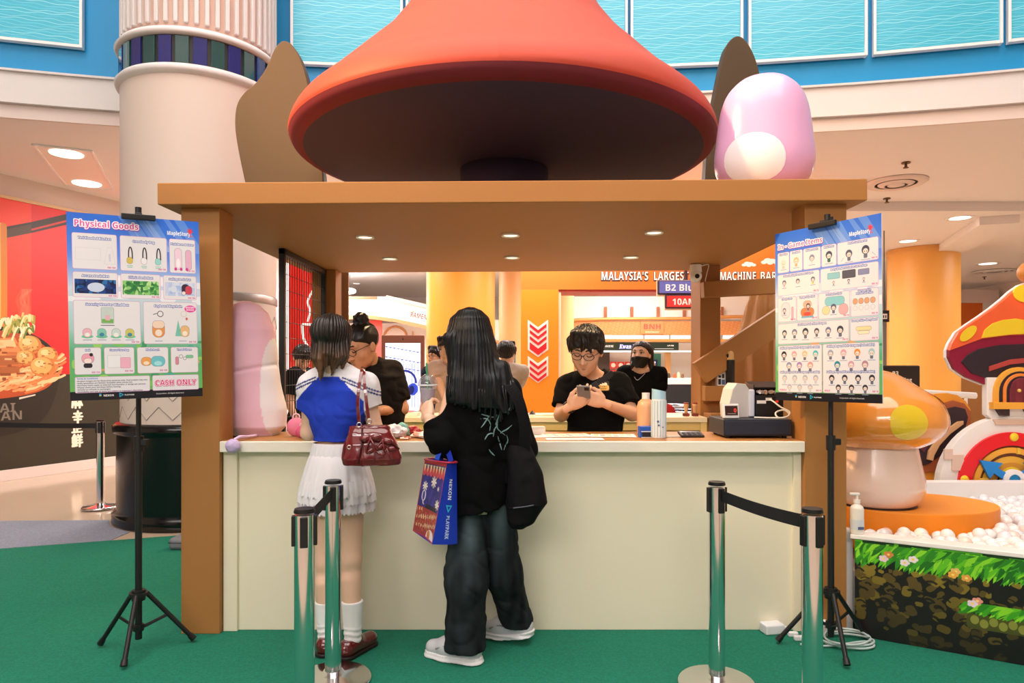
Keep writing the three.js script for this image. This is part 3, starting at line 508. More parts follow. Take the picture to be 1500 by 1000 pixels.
const physical = canvasTex(1000, 1416, (g, W, H) => {
  posterBase(g, W, H); bigTitle(g, 'Physical Goods', 50, 100, 66); logo(g, 742, 122);
  const row = (y, h, xs) => xs.forEach(([x, w]) => card(g, x, y, w, h));
  row(152, 270, [[36, 322], [382, 356], [760, 206]]); row(446, 190, [[36, 322], [382, 300], [706, 262]]); row(660, 330, [[36, 486], [546, 422]]); row(1018, 202, [[36, 188], [248, 220], [492, 238], [752, 216]]);
  cardTitle(g, 'Yeti Hooded Blanket', 197, 196); cardTitle(g, 'Crossbody Bag', 560, 200); cardTitle(g, 'Pink Bean Bolster', 863, 200, 22, 190); cardTitle(g, 'Arcana Desk Mat', 197, 482); cardTitle(g, 'Ellinia Desk Mat', 532, 482); cardTitle(g, 'Sailing Desk Mat', 837, 482, 22);
  cardTitle(g, 'Serenity Monster Blind Box', 279, 698, 24, 330); cardTitle(g, 'Keyboard Keychain', 740, 700); cardTitle(g, 'Doll', 130, 1044, 18); cardTitle(g, 'Canvas Tote Bag', 358, 1044, 18); cardTitle(g, 'Plush Pouch', 611, 1044, 18); cardTitle(g, 'Travel Charm', 860, 1044, 18);
  g.strokeStyle = '#d9d9e4'; g.lineWidth = 3; g.strokeRect(58, 262, 180, 90); g.beginPath(); g.moveTo(262, 380); g.lineTo(290, 250); g.lineTo(320, 250); g.lineTo(345, 380); g.closePath(); g.stroke(); g.fillStyle = '#d4d6ea'; g.fillRect(297, 300, 14, 60);
  [['#d8c05a', 452], ['#efeff4', 560], ['#9adcd8', 668]].forEach(([c, x]) => { g.strokeStyle = '#26262e'; g.lineWidth = 9; g.beginPath(); g.moveTo(x - 8, 320); g.bezierCurveTo(x - 12, 210, x + 24, 210, x + 20, 330); g.stroke(); blob(g, x, 342, 44, 52, c); capt(g, x, 380, 44, '#7ecbb4'); capt(g, x, 392, 38, '#7ecbb4'); });
  blob(g, 828, 310, 56, 170, '#f1d7ea', '#fdf6fb'); blob(g, 910, 316, 48, 160, '#e6b8d2'); g.fillStyle = '#cf3f98'; for (const x of [806, 850, 896]) { g.beginPath(); g.ellipse(x, 392, 11, 13, 0, 0, 7); g.fill(); }
  const art = (x, y, w, h, cols, n) => { g.save(); g.beginPath(); g.rect(x, y, w, h); g.clip(); g.fillStyle = cols[0]; g.fillRect(x, y, w, h); let s = 11; const r = () => { s = (s * 1103515245 + 12345) & 0x7fffffff; return s / 0x7fffffff; }; for (let i = 0; i < n; i++) { g.fillStyle = cols[1 + i % (cols.length - 1)]; g.beginPath(); g.ellipse(x + r() * w, y + r() * h, 5 + r() * 24, 6 + r() * 30, 0, 0, 7); g.fill(); } g.restore(); };
  art(48, 500, 298, 108, ['#0d2a66', '#164a94', '#0b1c48', '#2a78b8', '#1a3c7e'], 60); g.fillStyle = '#cfdcf6'; g.beginPath(); g.ellipse(200, 560, 62, 36, 0, 0, 7); g.fill(); art(394, 500, 276, 108, ['#5fb25e', '#8fd27a', '#3f9048', '#b6e29a', '#2c7a44'], 60); art(718, 500, 238, 108, ['#bcd0f2', '#d8e4f8', '#a8c2ee', '#ccd8f4'], 40);
  blob(g, 880, 552, 60, 80, '#3a2a40'); blob(g, 906, 560, 54, 70, '#d04a62'); blob(g, 866, 584, 30, 30, '#f4e6e0');
  rrect(g, 232, 712, 92, 122, 10, '#c9d8d4', '#9ab4b8'); g.fillStyle = '#7ab85a'; g.fillRect(236, 800, 84, 30); g.fillStyle = '#e8b8c8'; g.fillRect(262, 770, 34, 40); capt(g, 278, 846, 100, '#34344a');
  [['#eab6c4', 130], ['#86cdb6', 234], ['#cfe0dc', 338], ['#d2cc6a', 440]].forEach(([c, x], i) => { g.fillStyle = '#6fcf9e'; g.beginPath(); g.ellipse(x, 934, 42, 14, 0, 0, 7); g.fill(); blob(g, x, 906, 64, 68, c, i % 2 ? '#3a8aa8' : '#f4f4f0'); capt(g, x, 958, 64); });
  blob(g, 660, 880, 96, 120, '#e59a56', '#f6e8da'); blob(g, 660, 838, 92, 60, '#f3ddc6'); g.strokeStyle = '#2a2a30'; g.lineWidth = 5; g.beginPath(); g.arc(676, 754, 22, 0, 7); g.stroke(); g.beginPath(); g.moveTo(620, 760); g.lineTo(650, 750); g.stroke();
  blob(g, 868, 890, 70, 90, '#eabf86', '#faf0e0'); g.fillStyle = '#7cc8b4'; g.beginPath(); g.moveTo(790, 930); g.lineTo(815, 800); g.lineTo(842, 930); g.fill(); g.strokeStyle = '#c8b060'; g.beginPath(); g.arc(862, 752, 22, 0, 7); g.stroke(); star(g, 884, 790, 14, '#c85038'); capt(g, 660, 966, 60); capt(g, 850, 966, 60);
  g.fillStyle = '#e34aa6'; g.beginPath(); g.ellipse(914, 710, 46, 28, 0, 0, 7); g.fill(); g.fillStyle = '#fff'; g.font = 'bold 17px sans-serif'; g.textAlign = 'center'; g.fillText('MYSTERY', 914, 706); g.fillText('DESIGN', 914, 724); g.textAlign = 'left';
  blob(g, 130, 1100, 88, 72, '#f2a8bc'); blob(g, 130, 1118, 56, 40, '#fbe6e0'); blob(g, 130, 1154, 62, 34, '#2a2630'); blob(g, 154, 1072, 24, 24, '#201a24');
  rrect(g, 272, 1078, 96, 94, 6, '#eceff4', '#c8ccd8'); rrect(g, 366, 1096, 74, 80, 6, '#f0b8cc', '#d890ac'); blob(g, 560, 1128, 80, 66, '#eda65a', '#f8e4cc'); blob(g, 650, 1128, 108, 80, '#6fc8d4', '#a8e4ea'); blob(g, 800, 1126, 26, 64, '#d88a9a'); blob(g, 900, 1094, 60, 24, '#7cc89a'); g.strokeStyle = '#90949c'; g.lineWidth = 4; g.beginPath(); g.arc(832, 1092, 14, 0, 7); g.stroke(); g.beginPath(); g.arc(862, 1108, 12, 0, 7); g.stroke();
  [[345, 412], [728, 408], [958, 410], [348, 628], [672, 628], [958, 628], [510, 982], [958, 982], [214, 1212], [456, 1206], [720, 1206]].forEach(([x, y]) => price(g, x, y, 'RM 150'));
  rrect(g, 36, 1240, 546, 118, 10, '#e6e6ec', '#e6a5dc'); g.font = 'bold 16px sans-serif'; g.fillStyle = '#3d62c8'; g.fillText('Terms & Conditions', 48, 1258); g.fillStyle = '#33364a'; g.font = 'bold 15px sans-serif';
  ['•Product images are for illustration purposes only. Final product may vary.', '•Daily quantities are limited. Available while stocks last.', '•Purchase limits apply to selected merchandise. (1 design per person)', '•Please check your purchase before leaving.', '•Strictly no refunds or exchanges.', '•Availability and sale of items are subject to organizer\'s discretion.'].forEach((t, i) => g.fillText(t, 48, 1276 + i * 16, 520));
  rrect(g, 604, 1240, 364, 118, 10, '#e6e6ec', '#e6a5dc'); g.font = 'bold 60px sans-serif'; g.strokeStyle = '#c03a86'; g.lineWidth = 12; g.lineJoin = 'round'; g.strokeText('CASH ONLY', 622, 1322, 328); g.strokeStyle = '#fff'; g.lineWidth = 7; g.strokeText('CASH ONLY', 622, 1320, 328); g.fillStyle = '#df3f84'; g.fillText('CASH ONLY', 622, 1320, 328);
});
const ingame = canvasTex(1000, 1416, (g, W, H) => {
  posterBase(g, W, H); bigTitle(g, 'In - Game Items', 30, 138, 58); logo(g, 722, 132);
  const cards = [[28, 170, 120, 170], [156, 170, 128, 170], [292, 170, 170, 170], [470, 170, 140, 170], [618, 170, 356, 170], [28, 356, 420, 178], [460, 356, 514, 178], [28, 550, 190, 206], [226, 550, 206, 206], [440, 550, 286, 206], [736, 550, 238, 206], [28, 772, 690, 170], [730, 772, 244, 170], [28, 958, 440, 386], [478, 958, 496, 386]];
  cards.forEach((c) => card(g, ...c));
  const T = (t, x, y, w, s = 18) => cardTitle(g, t, x, y, s, w);
  T('Snow Hat', 88, 192, 100); T('Fox Hood', 220, 192, 110); T('Ribbon Outfit', 377, 192, 150); T('Maid Dress', 540, 192, 120); T('Battle Costume Set', 796, 192, 300); T('Colouring Vinyl Permanent Coupon', 238, 378, 380); T('Beary Wonderful Chatter Set Package', 717, 378, 460); T('Cloudy Chair', 123, 572, 160); T('Voyage Ship Chair', 329, 572, 180); T('Rain Parlor Chair', 583, 572, 240); T('Damage Skin', 855, 568, 200); T('Parade Selection', 855, 588, 200); T('Cat Zone Selection Coupon', 373, 796, 420, 22); T('Damage Skin - Merry Band', 852, 794, 220);
  T('Salling Beyond Hair Coupon (Selectable)', 248, 984, 400, 22); T('Salling Beyond Hair Coupon (Selectable)', 726, 984, 440, 22); T('Salling Beyond Face Coupon (Selectable)', 248, 1186, 400, 22); T('Salling Beyond Face Coupon (Selectable)', 726, 1186, 440, 22);
  // simple bust of a person: hair, face, body
  const bust = (x, y, s, hair, body = '#6a6f88') => { g.fillStyle = body; g.beginPath(); g.roundRect(x - s * 0.22, y + s * 0.36, s * 0.44, s * 0.46, s * 0.12); g.fill(); g.fillStyle = hair; g.beginPath(); g.ellipse(x, y - s * 0.05, s * 0.46, s * 0.48, 0, 0, 7); g.fill(); g.fillStyle = '#f6e2d6'; g.beginPath(); g.ellipse(x, y + s * 0.08, s * 0.3, s * 0.28, 0, 0, 7); g.fill(); g.fillStyle = '#2c2838'; g.fillRect(x - s * 0.16, y + s * 0.06, s * 0.07, s * 0.12); g.fillRect(x + s * 0.09, y + s * 0.06, s * 0.07, s * 0.12); capt(g, x, y + s * 0.95, s * 1.1, '#9aa2c4'); };
  bust(88, 262, 54, '#f0dcd8', '#f2c8cc'); bust(220, 256, 58, '#eac09c', '#e8b48e'); bust(377, 254, 56, '#8c90b0', '#dadce8'); bust(540, 254, 66, '#4a5068', '#44705e'); bust(722, 268, 64, '#5a6078'); bust(866, 258, 72, '#444a60');
  g.strokeStyle = '#aab0c4'; g.lineWidth = 4; [[676, 292, 650, 320], [920, 280, 950, 306]].forEach(([a, b, c, d]) => { g.beginPath(); g.moveTo(a, b); g.lineTo(c, d); g.stroke(); });
  bust(96, 428, 44, '#6b708c', '#f2b6cc'); bust(236, 428, 44, '#6b708c', '#e6e6ee'); bust(386, 428, 44, '#6b708c', '#d8cc5a');
  rrect(g, 526, 398, 112, 46, 6, '#92ccd6', '#5a96a8'); rrect(g, 662, 392, 116, 60, 6, '#5a5c68', '#34363e'); rrect(g, 802, 398, 94, 42, 6, '#8c90b4', '#6a6e94'); bust(582, 474, 24, '#b898b0'); bust(718, 474, 24, '#555a70'); bust(850, 474, 24, '#a8a8b8');
  blob(g, 110, 660, 88, 130, '#e8e0ea'); bust(96, 660, 40, '#7a7e98'); blob(g, 180, 690, 20, 110, '#eeb0cc'); blob(g, 330, 690, 130, 70, '#d88a5a', '#e8554a'); blob(g, 330, 626, 80, 60, '#e6b8a0'); g.fillStyle = '#7ab4d8'; g.fillRect(270, 722, 120, 14); bust(338, 640, 44, '#6a5a60');
  blob(g, 590, 620, 180, 70, '#8ed0da'); blob(g, 510, 690, 70, 66, '#e6dca8'); bust(580, 672, 56, '#5e6484'); blob(g, 670, 690, 84, 84, '#efb2b8'); [775, 825, 875, 925].forEach((x) => { blob(g, x, 640, 42, 44, '#e0a880'); g.strokeStyle = '#c8c8d4'; g.lineWidth = 3; g.beginPath(); g.arc(x, 692, 18, 0, 7); g.stroke(); }); blob(g, 846, 850, 130, 30, '#f4e2a8'); blob(g, 846, 880, 96, 26, '#f8ecc8');
  [96, 200, 310, 420, 530, 640].forEach((x, i) => bust(x, 852, 52 + (i % 3) * 6, ['#4e5268', '#7c80a0', '#3d4256'][i % 3]));
  [['#2e2c3c', 90], ['#e6a8bc', 196], ['#dcc69c', 302], ['#58c0cc', 408]].forEach(([c, x]) => bust(x, 1034, 58, c)); [['#8e98bc', 142], ['#a888c8', 248], ['#d8a0a0', 356]].forEach(([c, x]) => bust(x, 1126, 60, c, '#6a6e88'));
  [['#a6aac4', 550], ['#e2a6bc', 668], ['#e0903c', 790], ['#a8ccd4', 912]].forEach(([c, x]) => bust(x, 1034, 58, c)); [['#2f8fae', 612], ['#d4a4be', 736], ['#b88a9c', 856]].forEach(([c, x]) => bust(x, 1126, 60, c));
  for (let i = 0; i < 4; i++) { bust(96 + i * 104, 1230, 54, '#b6bace', '#d0d2de'); bust(560 + i * 118, 1230, 54, '#33323e'); } for (let i = 0; i < 3; i++) { bust(146 + i * 104, 1304, 50, '#b6bace', '#d0d2de'); bust(620 + i * 118, 1304, 50, '#33323e'); }
  g.font = 'bold 20px sans-serif'; g.fillStyle = '#e24a8c'; g.fillText('FEMALE', 40, 1334); g.fillText('MALE', 492, 1334); [[460, 1334], [966, 1334], [966, 330], [966, 746], [720, 746], [424, 746], [210, 746], [710, 932], [966, 932], [966, 526], [440, 526]].forEach(([x, y]) => price(g, x, y, 'RM 10'));
});
function poster(name, label, map, L, R, rollDeg) { // L, R: top-left and top-right pixel and distance
  const tl = P(...L), tr = P(...R), w = 0.56, h = 0.842, ang = Math.atan2(-(tr.z - tl.z), tr.x - tl.x);
  return { ang, w, h, tl, tr };
}
function posterStand(o) {
  const { center, ang, roll, tilt, w, h, map, feet, hub, standX, label, standLabel, clipTop } = o;
  const b = thing('poster', label, 'poster', center.toArray(), ang);
  const face = new THREE.MeshStandardMaterial({ map, roughness: 0.35 });
  const inner = new THREE.Group(); 
  const q = new THREE.Euler(tilt, 0, roll);
  const front = new THREE.PlaneGeometry(w, h); front.translate(0, 0, 0.0032); const board = box(w, h, 0.006, 0.001);
  for (const g of [front, board]) g.applyMatrix4(new THREE.Matrix4().makeRotationFromEuler(q));
  mesh('foam_board', board, mat('#f2f2f2', 0.5), b); mesh('printed_face', front, face, b);
  const s = thing('poster_stand', standLabel, 'stand', [hub.x, 0.008, hub.z], 0);
  const lo = (v) => v.clone().sub(V(hub.x, 0.008, hub.z));
  const nrm = V(Math.sin(ang), 0, Math.cos(ang)), along = V(Math.cos(ang), 0, -Math.sin(ang)), topC = lo(center).addScaledVector(V(0, 1, 0), h / 2).addScaledVector(along, o.clipShift || 0);
  mesh('pole', rod(V(0, 0.06, 0), V(0, 1.0, 0), 0.0155), M_.black, s);
  mesh('upper_tube', rod(V(0, 0.98, 0), V(0, topC.y + 0.04, 0), 0.0115), M_.black, s);
  mesh('collar', [rod(V(0, 0.96, 0), V(0, 1.03, 0), 0.022), at(box(0.03, 0.03, 0.03), 0.03, 1.0, 0)], M_.black, s);
  mesh('clamp', bar(topC.clone().addScaledVector(along, -0.07).addScaledVector(nrm, 0.018).setY(topC.y - 0.004 - 0.07 * Math.sin(roll)), topC.clone().addScaledVector(along, 0.07).addScaledVector(nrm, 0.018).setY(topC.y - 0.004 + 0.07 * Math.sin(roll)), 0.02, 0.026), M_.black, s);
  mesh('clamp_head', [rod(topC.clone().addScaledVector(nrm, -0.035), V(0, topC.y + 0.02, 0), 0.012), rod(topC.clone().addScaledVector(nrm, -0.025).setY(topC.y + 0.005), topC.clone().addScaledVector(nrm, -0.025).setY(topC.y + 0.05), 0.014), bar(topC.clone().addScaledVector(nrm, -0.04).setY(topC.y + 0.012), topC.clone().addScaledVector(nrm, 0.02).setY(topC.y + 0.012), 0.03, 0.012)], M_.black, s);
  mesh('hub', [rod(V(0, o.hubY, 0), V(0, o.hubY + 0.05, 0), 0.03), at(cyl(0.042, 0.042, 0.016, 20), 0, o.hubY + 0.03, 0)], M_.black, s);
  mesh('lower_collar', rod(V(0, 0.1, 0), V(0, 0.13, 0), 0.024), M_.black, s);
  for (const f of feet) {
    const p = lo(f); p.y = 0.016; const t = V(0, o.hubY + 0.03, 0).addScaledVector(p.clone().setY(0).normalize(), 0.035);
    mesh('leg', rod(p, t, 0.011), M_.black, s); mesh('rubber_foot', rod(p.clone(), p.clone().lerp(t, 0.09), 0.016, 0.014), M_.black, s);
    mesh('brace', bar(p.clone().lerp(t, 0.55), V(0, 0.115, 0).addScaledVector(p.clone().setY(0).normalize(), 0.02), 0.006, 0.016), M_.black, s);
  }
}
posterStand({ center: P(201, 450, 3.18).setY(1.645), ang: 0.53, roll: 0.02, tilt: -0.02, w: 0.538, h: 0.845, map: physical, hubY: 0.245, hub: P(203, 600, 3.27), feet: [P(147, 948, 3.32), P(181, 983, 3.07), P(284, 942, 3.38)], label: 'printed poster headed Physical Goods on the left stand', standLabel: 'black tripod stand that holds the Physical Goods poster', clipShift: 0.005 });
posterStand({ center: P(1209, 458, 3.27).setY(1.628), ang: -0.99, roll: 0.012, tilt: -0.01, w: 0.548, h: 0.85, map: ingame, hubY: 0.245, hub: P(1217, 600, 3.3), feet: [P(1139, 942, 3.36), P(1241, 978, 3.08), P(1268, 940, 3.42)], label: 'printed poster headed In-Game Items on the right stand', standLabel: 'black tripod stand that holds the In-Game Items poster', clipShift: -0.005 });

// ---------- queue stanchions ----------
function stanchion(pos, label, height = 0.87, baseR = 0.165) {
  const s = thing('queue_stanchion', label, 'stanchion', [pos.x, 0.008, pos.z]);
  mesh('base_plate', lathe([[0, 0], [baseR, 0], [baseR, 0.012], [baseR * 0.93, 0.022], [0.05, 0.034], [0.04, 0.05], [0, 0.05]], 48), M_.chrome, s);
  mesh('post', at(cyl(0.0345, 0.0345, height - 0.06, 40), 0, (height - 0.06) / 2 + 0.04, 0), M_.chrome, s);
  const head = thing; const c = mesh('belt_cassette', [at(cyl(0.0335, 0.0335, 0.006, 32), 0, height - 0.002, 0), at(cyl(0.036, 0.036, 0.008, 32), 0, height - 0.009, 0)], M_.black, s);
  for (let k = 0; k < 4; k++) { const a = k * Math.PI / 2 + 0.25; const g = box(0.026, 0.105, 0.012, 0.003); at(g, 0, height - 0.075, 0.037); g.rotateY(a); mesh('belt_slot', g, M_.black, s); }
  return s;
}
const sA = P(446, 748, 2.37), sB = P(488, 706, 2.96), sC = P(1050, 708, 2.92), sD = P(1190, 748, 2.37);
stanchion(sA, 'front left chrome queue post nearest the white skirt'); stanchion(sB, 'left chrome queue post beside the red shoes'); stanchion(sC, 'chrome queue post before the right half of the counter'); stanchion(sD, 'front right chrome queue post before the poster stand');
const sE = P(147, 742, 6.6); stanchion(sE, 'distant steel queue post before the noodle mural', 0.85, 0.16);
function belt(a, b, y, label, sag = 0) {
  const p = V(a.x, y, a.z), q = V(b.x, y, b.z), d = q.clone().sub(p).normalize(), n = 12, pos = [], idx = [], side = V(0, 1, 0).cross(d).normalize();
  p.addScaledVector(d, 0.038); q.addScaledVector(d, -0.038);
  const pts = []; for (let i = 0; i <= n; i++) { const t = i / n, c = p.clone().lerp(q, t); c.y -= sag * 4 * t * (1 - t); pts.push(c); }
  const gs = []; for (let i = 0; i < n; i++) gs.push(bar(pts[i], pts[i + 1], 0.003, 0.048));
  const o = thing('queue_belt', label, 'belt', p.toArray()); mesh('webbing', gs.map((g) => g.translate(-p.x, -p.y, -p.z)), mat('#1b1a1d', 0.8), o);
}
belt(sA, sB, 0.825, 'black queue belt between the two left chrome posts'); belt(sC, sD, 0.825, 'black queue belt between the two right chrome posts', 0.008);
belt(sE, P(-60, 625, 6.9), 0.8, 'black queue belt before the noodle mural', 0.01);
{ // things on the floor at the right
  const w = mat('#e9e9ec', 0.4);
  const a = thing('power_adapter', 'white power adapter box on the carpet by the counter corner', 'adapter', P(1131, 928, 3.5).setY(0.008).toArray(), 0.2); mesh('case', at(box(0.105, 0.05, 0.07, 0.008, 2), 0, 0.025, 0), w, a); mesh('strain_relief', at(cyl(0.006, 0.008, 0.03, 10), 0.065, 0.02, 0, 0, 0, Math.PI / 2), w, a);
  const b = thing('power_plug', 'pair of small white plugs lying between stand leg and post', 'plug', P(1168, 932, 3.42).setY(0.008).toArray()); mesh('plug_body', at(box(0.05, 0.024, 0.026, 0.006), 0, 0.012, 0.02), w, b); mesh('socket_body', at(box(0.05, 0.024, 0.026, 0.006), -0.01, 0.012, -0.03), w, b);
  const c = thing('wall_plug', 'white square plug standing behind the front right queue post', 'plug', P(1206, 915, 3.47).setY(0.008).toArray()); mesh('plug_body', at(box(0.04, 0.075, 0.05, 0.006), 0, 0.0375, 0), w, c); mesh('button', at(box(0.012, 0.012, 0.004, 0.001), 0, 0.05, 0.026), M_.steel, c);
  const cc = P(1240, 942, 3.36).setY(0.012), pts = []; for (let i = 0; i < 34; i++) { const t = i / 34 * Math.PI * 6.3, r = 0.1 + 0.012 * Math.sin(i * 1.3); pts.push(V(Math.cos(t) * r * 1.15, 0.006 + i * 0.0009, Math.sin(t) * r * 0.9)); }
  pts.unshift(V(-0.24, 0.005, 0.03), V(-0.13, 0.005, 0.05));
  const k = thing('cable_coil', 'pale grey cable coiled on the carpet by the stand feet', 'cable', cc.toArray()); mesh('cable_loop', tube(pts, 0.0055, 260, 8), mat('#b9c9c6', 0.4), k);
  const gk = thing('grey_case', 'small grey plastic case on the carpet behind the left post', 'case', P(268, 797, 5.15).setY(0.008).toArray()); mesh('shell', at(box(0.14, 0.09, 0.18, 0.03, 3), 0, 0.045, 0), mat('#77777f', 0.35), gk); mesh('lid_seam', at(box(0.142, 0.006, 0.182, 0.003), 0, 0.055, 0), M_.black, gk);
}
// ---------- ball pit, mushrooms ----------
const pitA = V(1.695, 0, -3.47), pitB = V(3.2, 0, -2.589), RIM = 0.52;
const pitDir = pitB.clone().sub(pitA).normalize(), pitAng = Math.atan2(-pitDir.z, pitDir.x), pitLen = pitA.distanceTo(pitB);
{
  const b = thing('ball_pit', 'low ball pit wall printed with grass and dark rocks under a white rim', 'ball pit', [pitA.x, 0.008, pitA.z]);
  const art = canvasTex(1600, 512, (g, W, H) => {
    g.fillStyle = '#161210'; g.fillRect(0, 0, W, H); let s = 21; const r = () => { s = (s * 1103515245 + 12345) & 0x7fffffff; return s / 0x7fffffff; };
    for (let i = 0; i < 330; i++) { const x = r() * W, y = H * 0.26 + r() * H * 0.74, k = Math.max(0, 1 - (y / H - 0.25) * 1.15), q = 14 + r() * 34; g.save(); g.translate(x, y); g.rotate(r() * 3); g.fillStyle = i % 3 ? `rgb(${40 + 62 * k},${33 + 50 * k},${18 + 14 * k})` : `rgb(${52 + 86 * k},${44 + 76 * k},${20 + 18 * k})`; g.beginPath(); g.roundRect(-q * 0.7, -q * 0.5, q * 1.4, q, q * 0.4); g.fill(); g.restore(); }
    for (let i = 0; i < 150; i++) { const x = r() * W, y = H * 0.3 + r() * H * 0.7, q = 8 + r() * 20; g.strokeStyle = 'rgba(18,14,12,.85)'; g.lineWidth = 5 + r() * 9; g.beginPath(); g.moveTo(x, y); g.quadraticCurveTo(x + q, y - q, x + q * 2, y + q * (r() - 0.3)); g.stroke(); }
    const grass = (x0, x1, y, h, n) => { for (let k = 0; k < n; k++) { const x = x0 + r() * (x1 - x0), d = r(), L = h * (0.5 + r() * 0.6); g.fillStyle = ['#1d6f16', '#3fa51c', '#62c41f', '#8bdc2c', '#2c8a1a'][(k + Math.floor(d * 3)) % 5]; g.beginPath(); g.moveTo(x - 12, y + d * h * 0.2); g.quadraticCurveTo(x - 26 - r() * 20, y + L * 0.6, x - 20 - r() * 34, y + L); g.quadraticCurveTo(x + 4, y + L * 0.5, x + 14, y + d * h * 0.2); g.fill(); } };
    g.fillStyle = '#0d1a0c'; g.beginPath(); g.moveTo(0, 0); for (let x = 0; x <= W; x += 20) g.lineTo(x, H * 0.22 + r() * 26); g.lineTo(W, 0); g.fill(); grass(0, W, 30, 110, 420); g.fillStyle = '#5ec41e'; g.fillRect(0, 0, W, 44); grass(0, W, 6, 70, 420); g.fillStyle = '#103a12'; for (let i = 0; i < 24; i++) g.fillRect(r() * W, 0, 40 + r() * 60, 6 + r() * 8);
    const flower = (x, y, c) => { g.fillStyle = c; for (let k = 0; k < 5; k++) { g.beginPath(); g.arc(x + Math.cos(k * 1.257) * 12, y + Math.sin(k * 1.257) * 10, 9, 0, 7); g.fill(); } g.fillStyle = '#ffe27a'; g.beginPath(); g.arc(x, y, 6, 0, 7); g.fill(); };
    [[140, 60, '#e88a4a'], [120, 84, '#f2d0e6'], [205, 92, '#f2e4f0'], [238, 70, '#f4e8f0'], [400, 104, '#f0c070'], [390, 122, '#f4b048'], [440, 130, '#e8a84a'], [800, 80, '#f2d0e6'], [1100, 100, '#e88a4a']].forEach((f) => flower(...f));
    g.fillStyle = '#4a4f1c'; g.beginPath(); g.roundRect(440, 300, 330, 74, 20); g.fill(); g.fillStyle = '#8a8f3a'; for (let i = 0; i < 9; i++) { g.beginPath(); g.ellipse(470 + i * 34, 330 + (i % 2) * 14, 16, 22, 0, 0, 7); g.fill(); } grass(440, 790, 246, 64, 130); flower(480, 236, '#f09a8a'); flower(462, 252, '#f0d8ec');
  });
  art.wrapS = THREE.RepeatWrapping;
  const t = 0.045, H0 = RIM - 0.03, loc = (g) => { g.rotateY(pitAng); return g; };
  mesh('front_wall', loc(span(0.02, pitLen, 0.0, H0, -0.004, -t, 0.002)), mat('#3b3426', 0.6), b);
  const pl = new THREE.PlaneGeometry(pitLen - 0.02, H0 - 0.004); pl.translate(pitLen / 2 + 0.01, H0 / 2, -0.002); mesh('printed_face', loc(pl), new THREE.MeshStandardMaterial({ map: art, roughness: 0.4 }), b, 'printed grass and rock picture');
  const white = mat('#f2ede8', 0.4);
  mesh('rim', loc(span(-0.0, pitLen, H0, RIM - 0.008, 0.006, -0.1, 0.004)), white, b);
  mesh('side_wall', span(0.0, t, 0, RIM - 0.008, -0.06, -1.62, 0.004), white, b);
  mesh('back_wall', span(0.0, 3.3, 0, RIM - 0.008, -1.56, -1.66, 0.004), white, b);
  mesh('pit_floor', (() => { const g = ext(shape([[0.05, 0.09], [1.5, -0.76], [2.6, -0.9], [3.3, 1.55], [0.05, 1.55]]), 0.24); g.rotateX(-Math.PI / 2); g.translate(0, 0.06, 0); return g; })(), white, b);
  { // sanitizer bottle on the rim
    const p = V(1.735, RIM, -3.482), s = thing('pump_bottle', 'white pump bottle of hand gel standing on the pit rim', 'bottle', p.toArray());
    mesh('bottle_body', lathe([[0, 0], [0.03, 0], [0.033, 0.006], [0.033, 0.125], [0.028, 0.14], [0.014, 0.15], [0.013, 0.158], [0, 0.158]], 32), mat('#eeeae2', 0.25), s);
    mesh('label_band', at(cyl(0.0336, 0.0336, 0.05, 32, true), 0, 0.05, 0), mat('#d9dde4', 0.4), s); mesh('label_mark', at(box(0.03, 0.014, 0.002, 0.0005), 0.004, 0.034, 0.0335), mat('#51618c', 0.5), s);
    mesh('pump_head', [at(cyl(0.016, 0.016, 0.018, 20), 0, 0.164, 0), at(cyl(0.006, 0.006, 0.03, 10), 0, 0.185, 0), at(box(0.05, 0.012, 0.016, 0.004), -0.012, 0.202, 0)], mat('#f2f0ec', 0.3), s);
  }
}
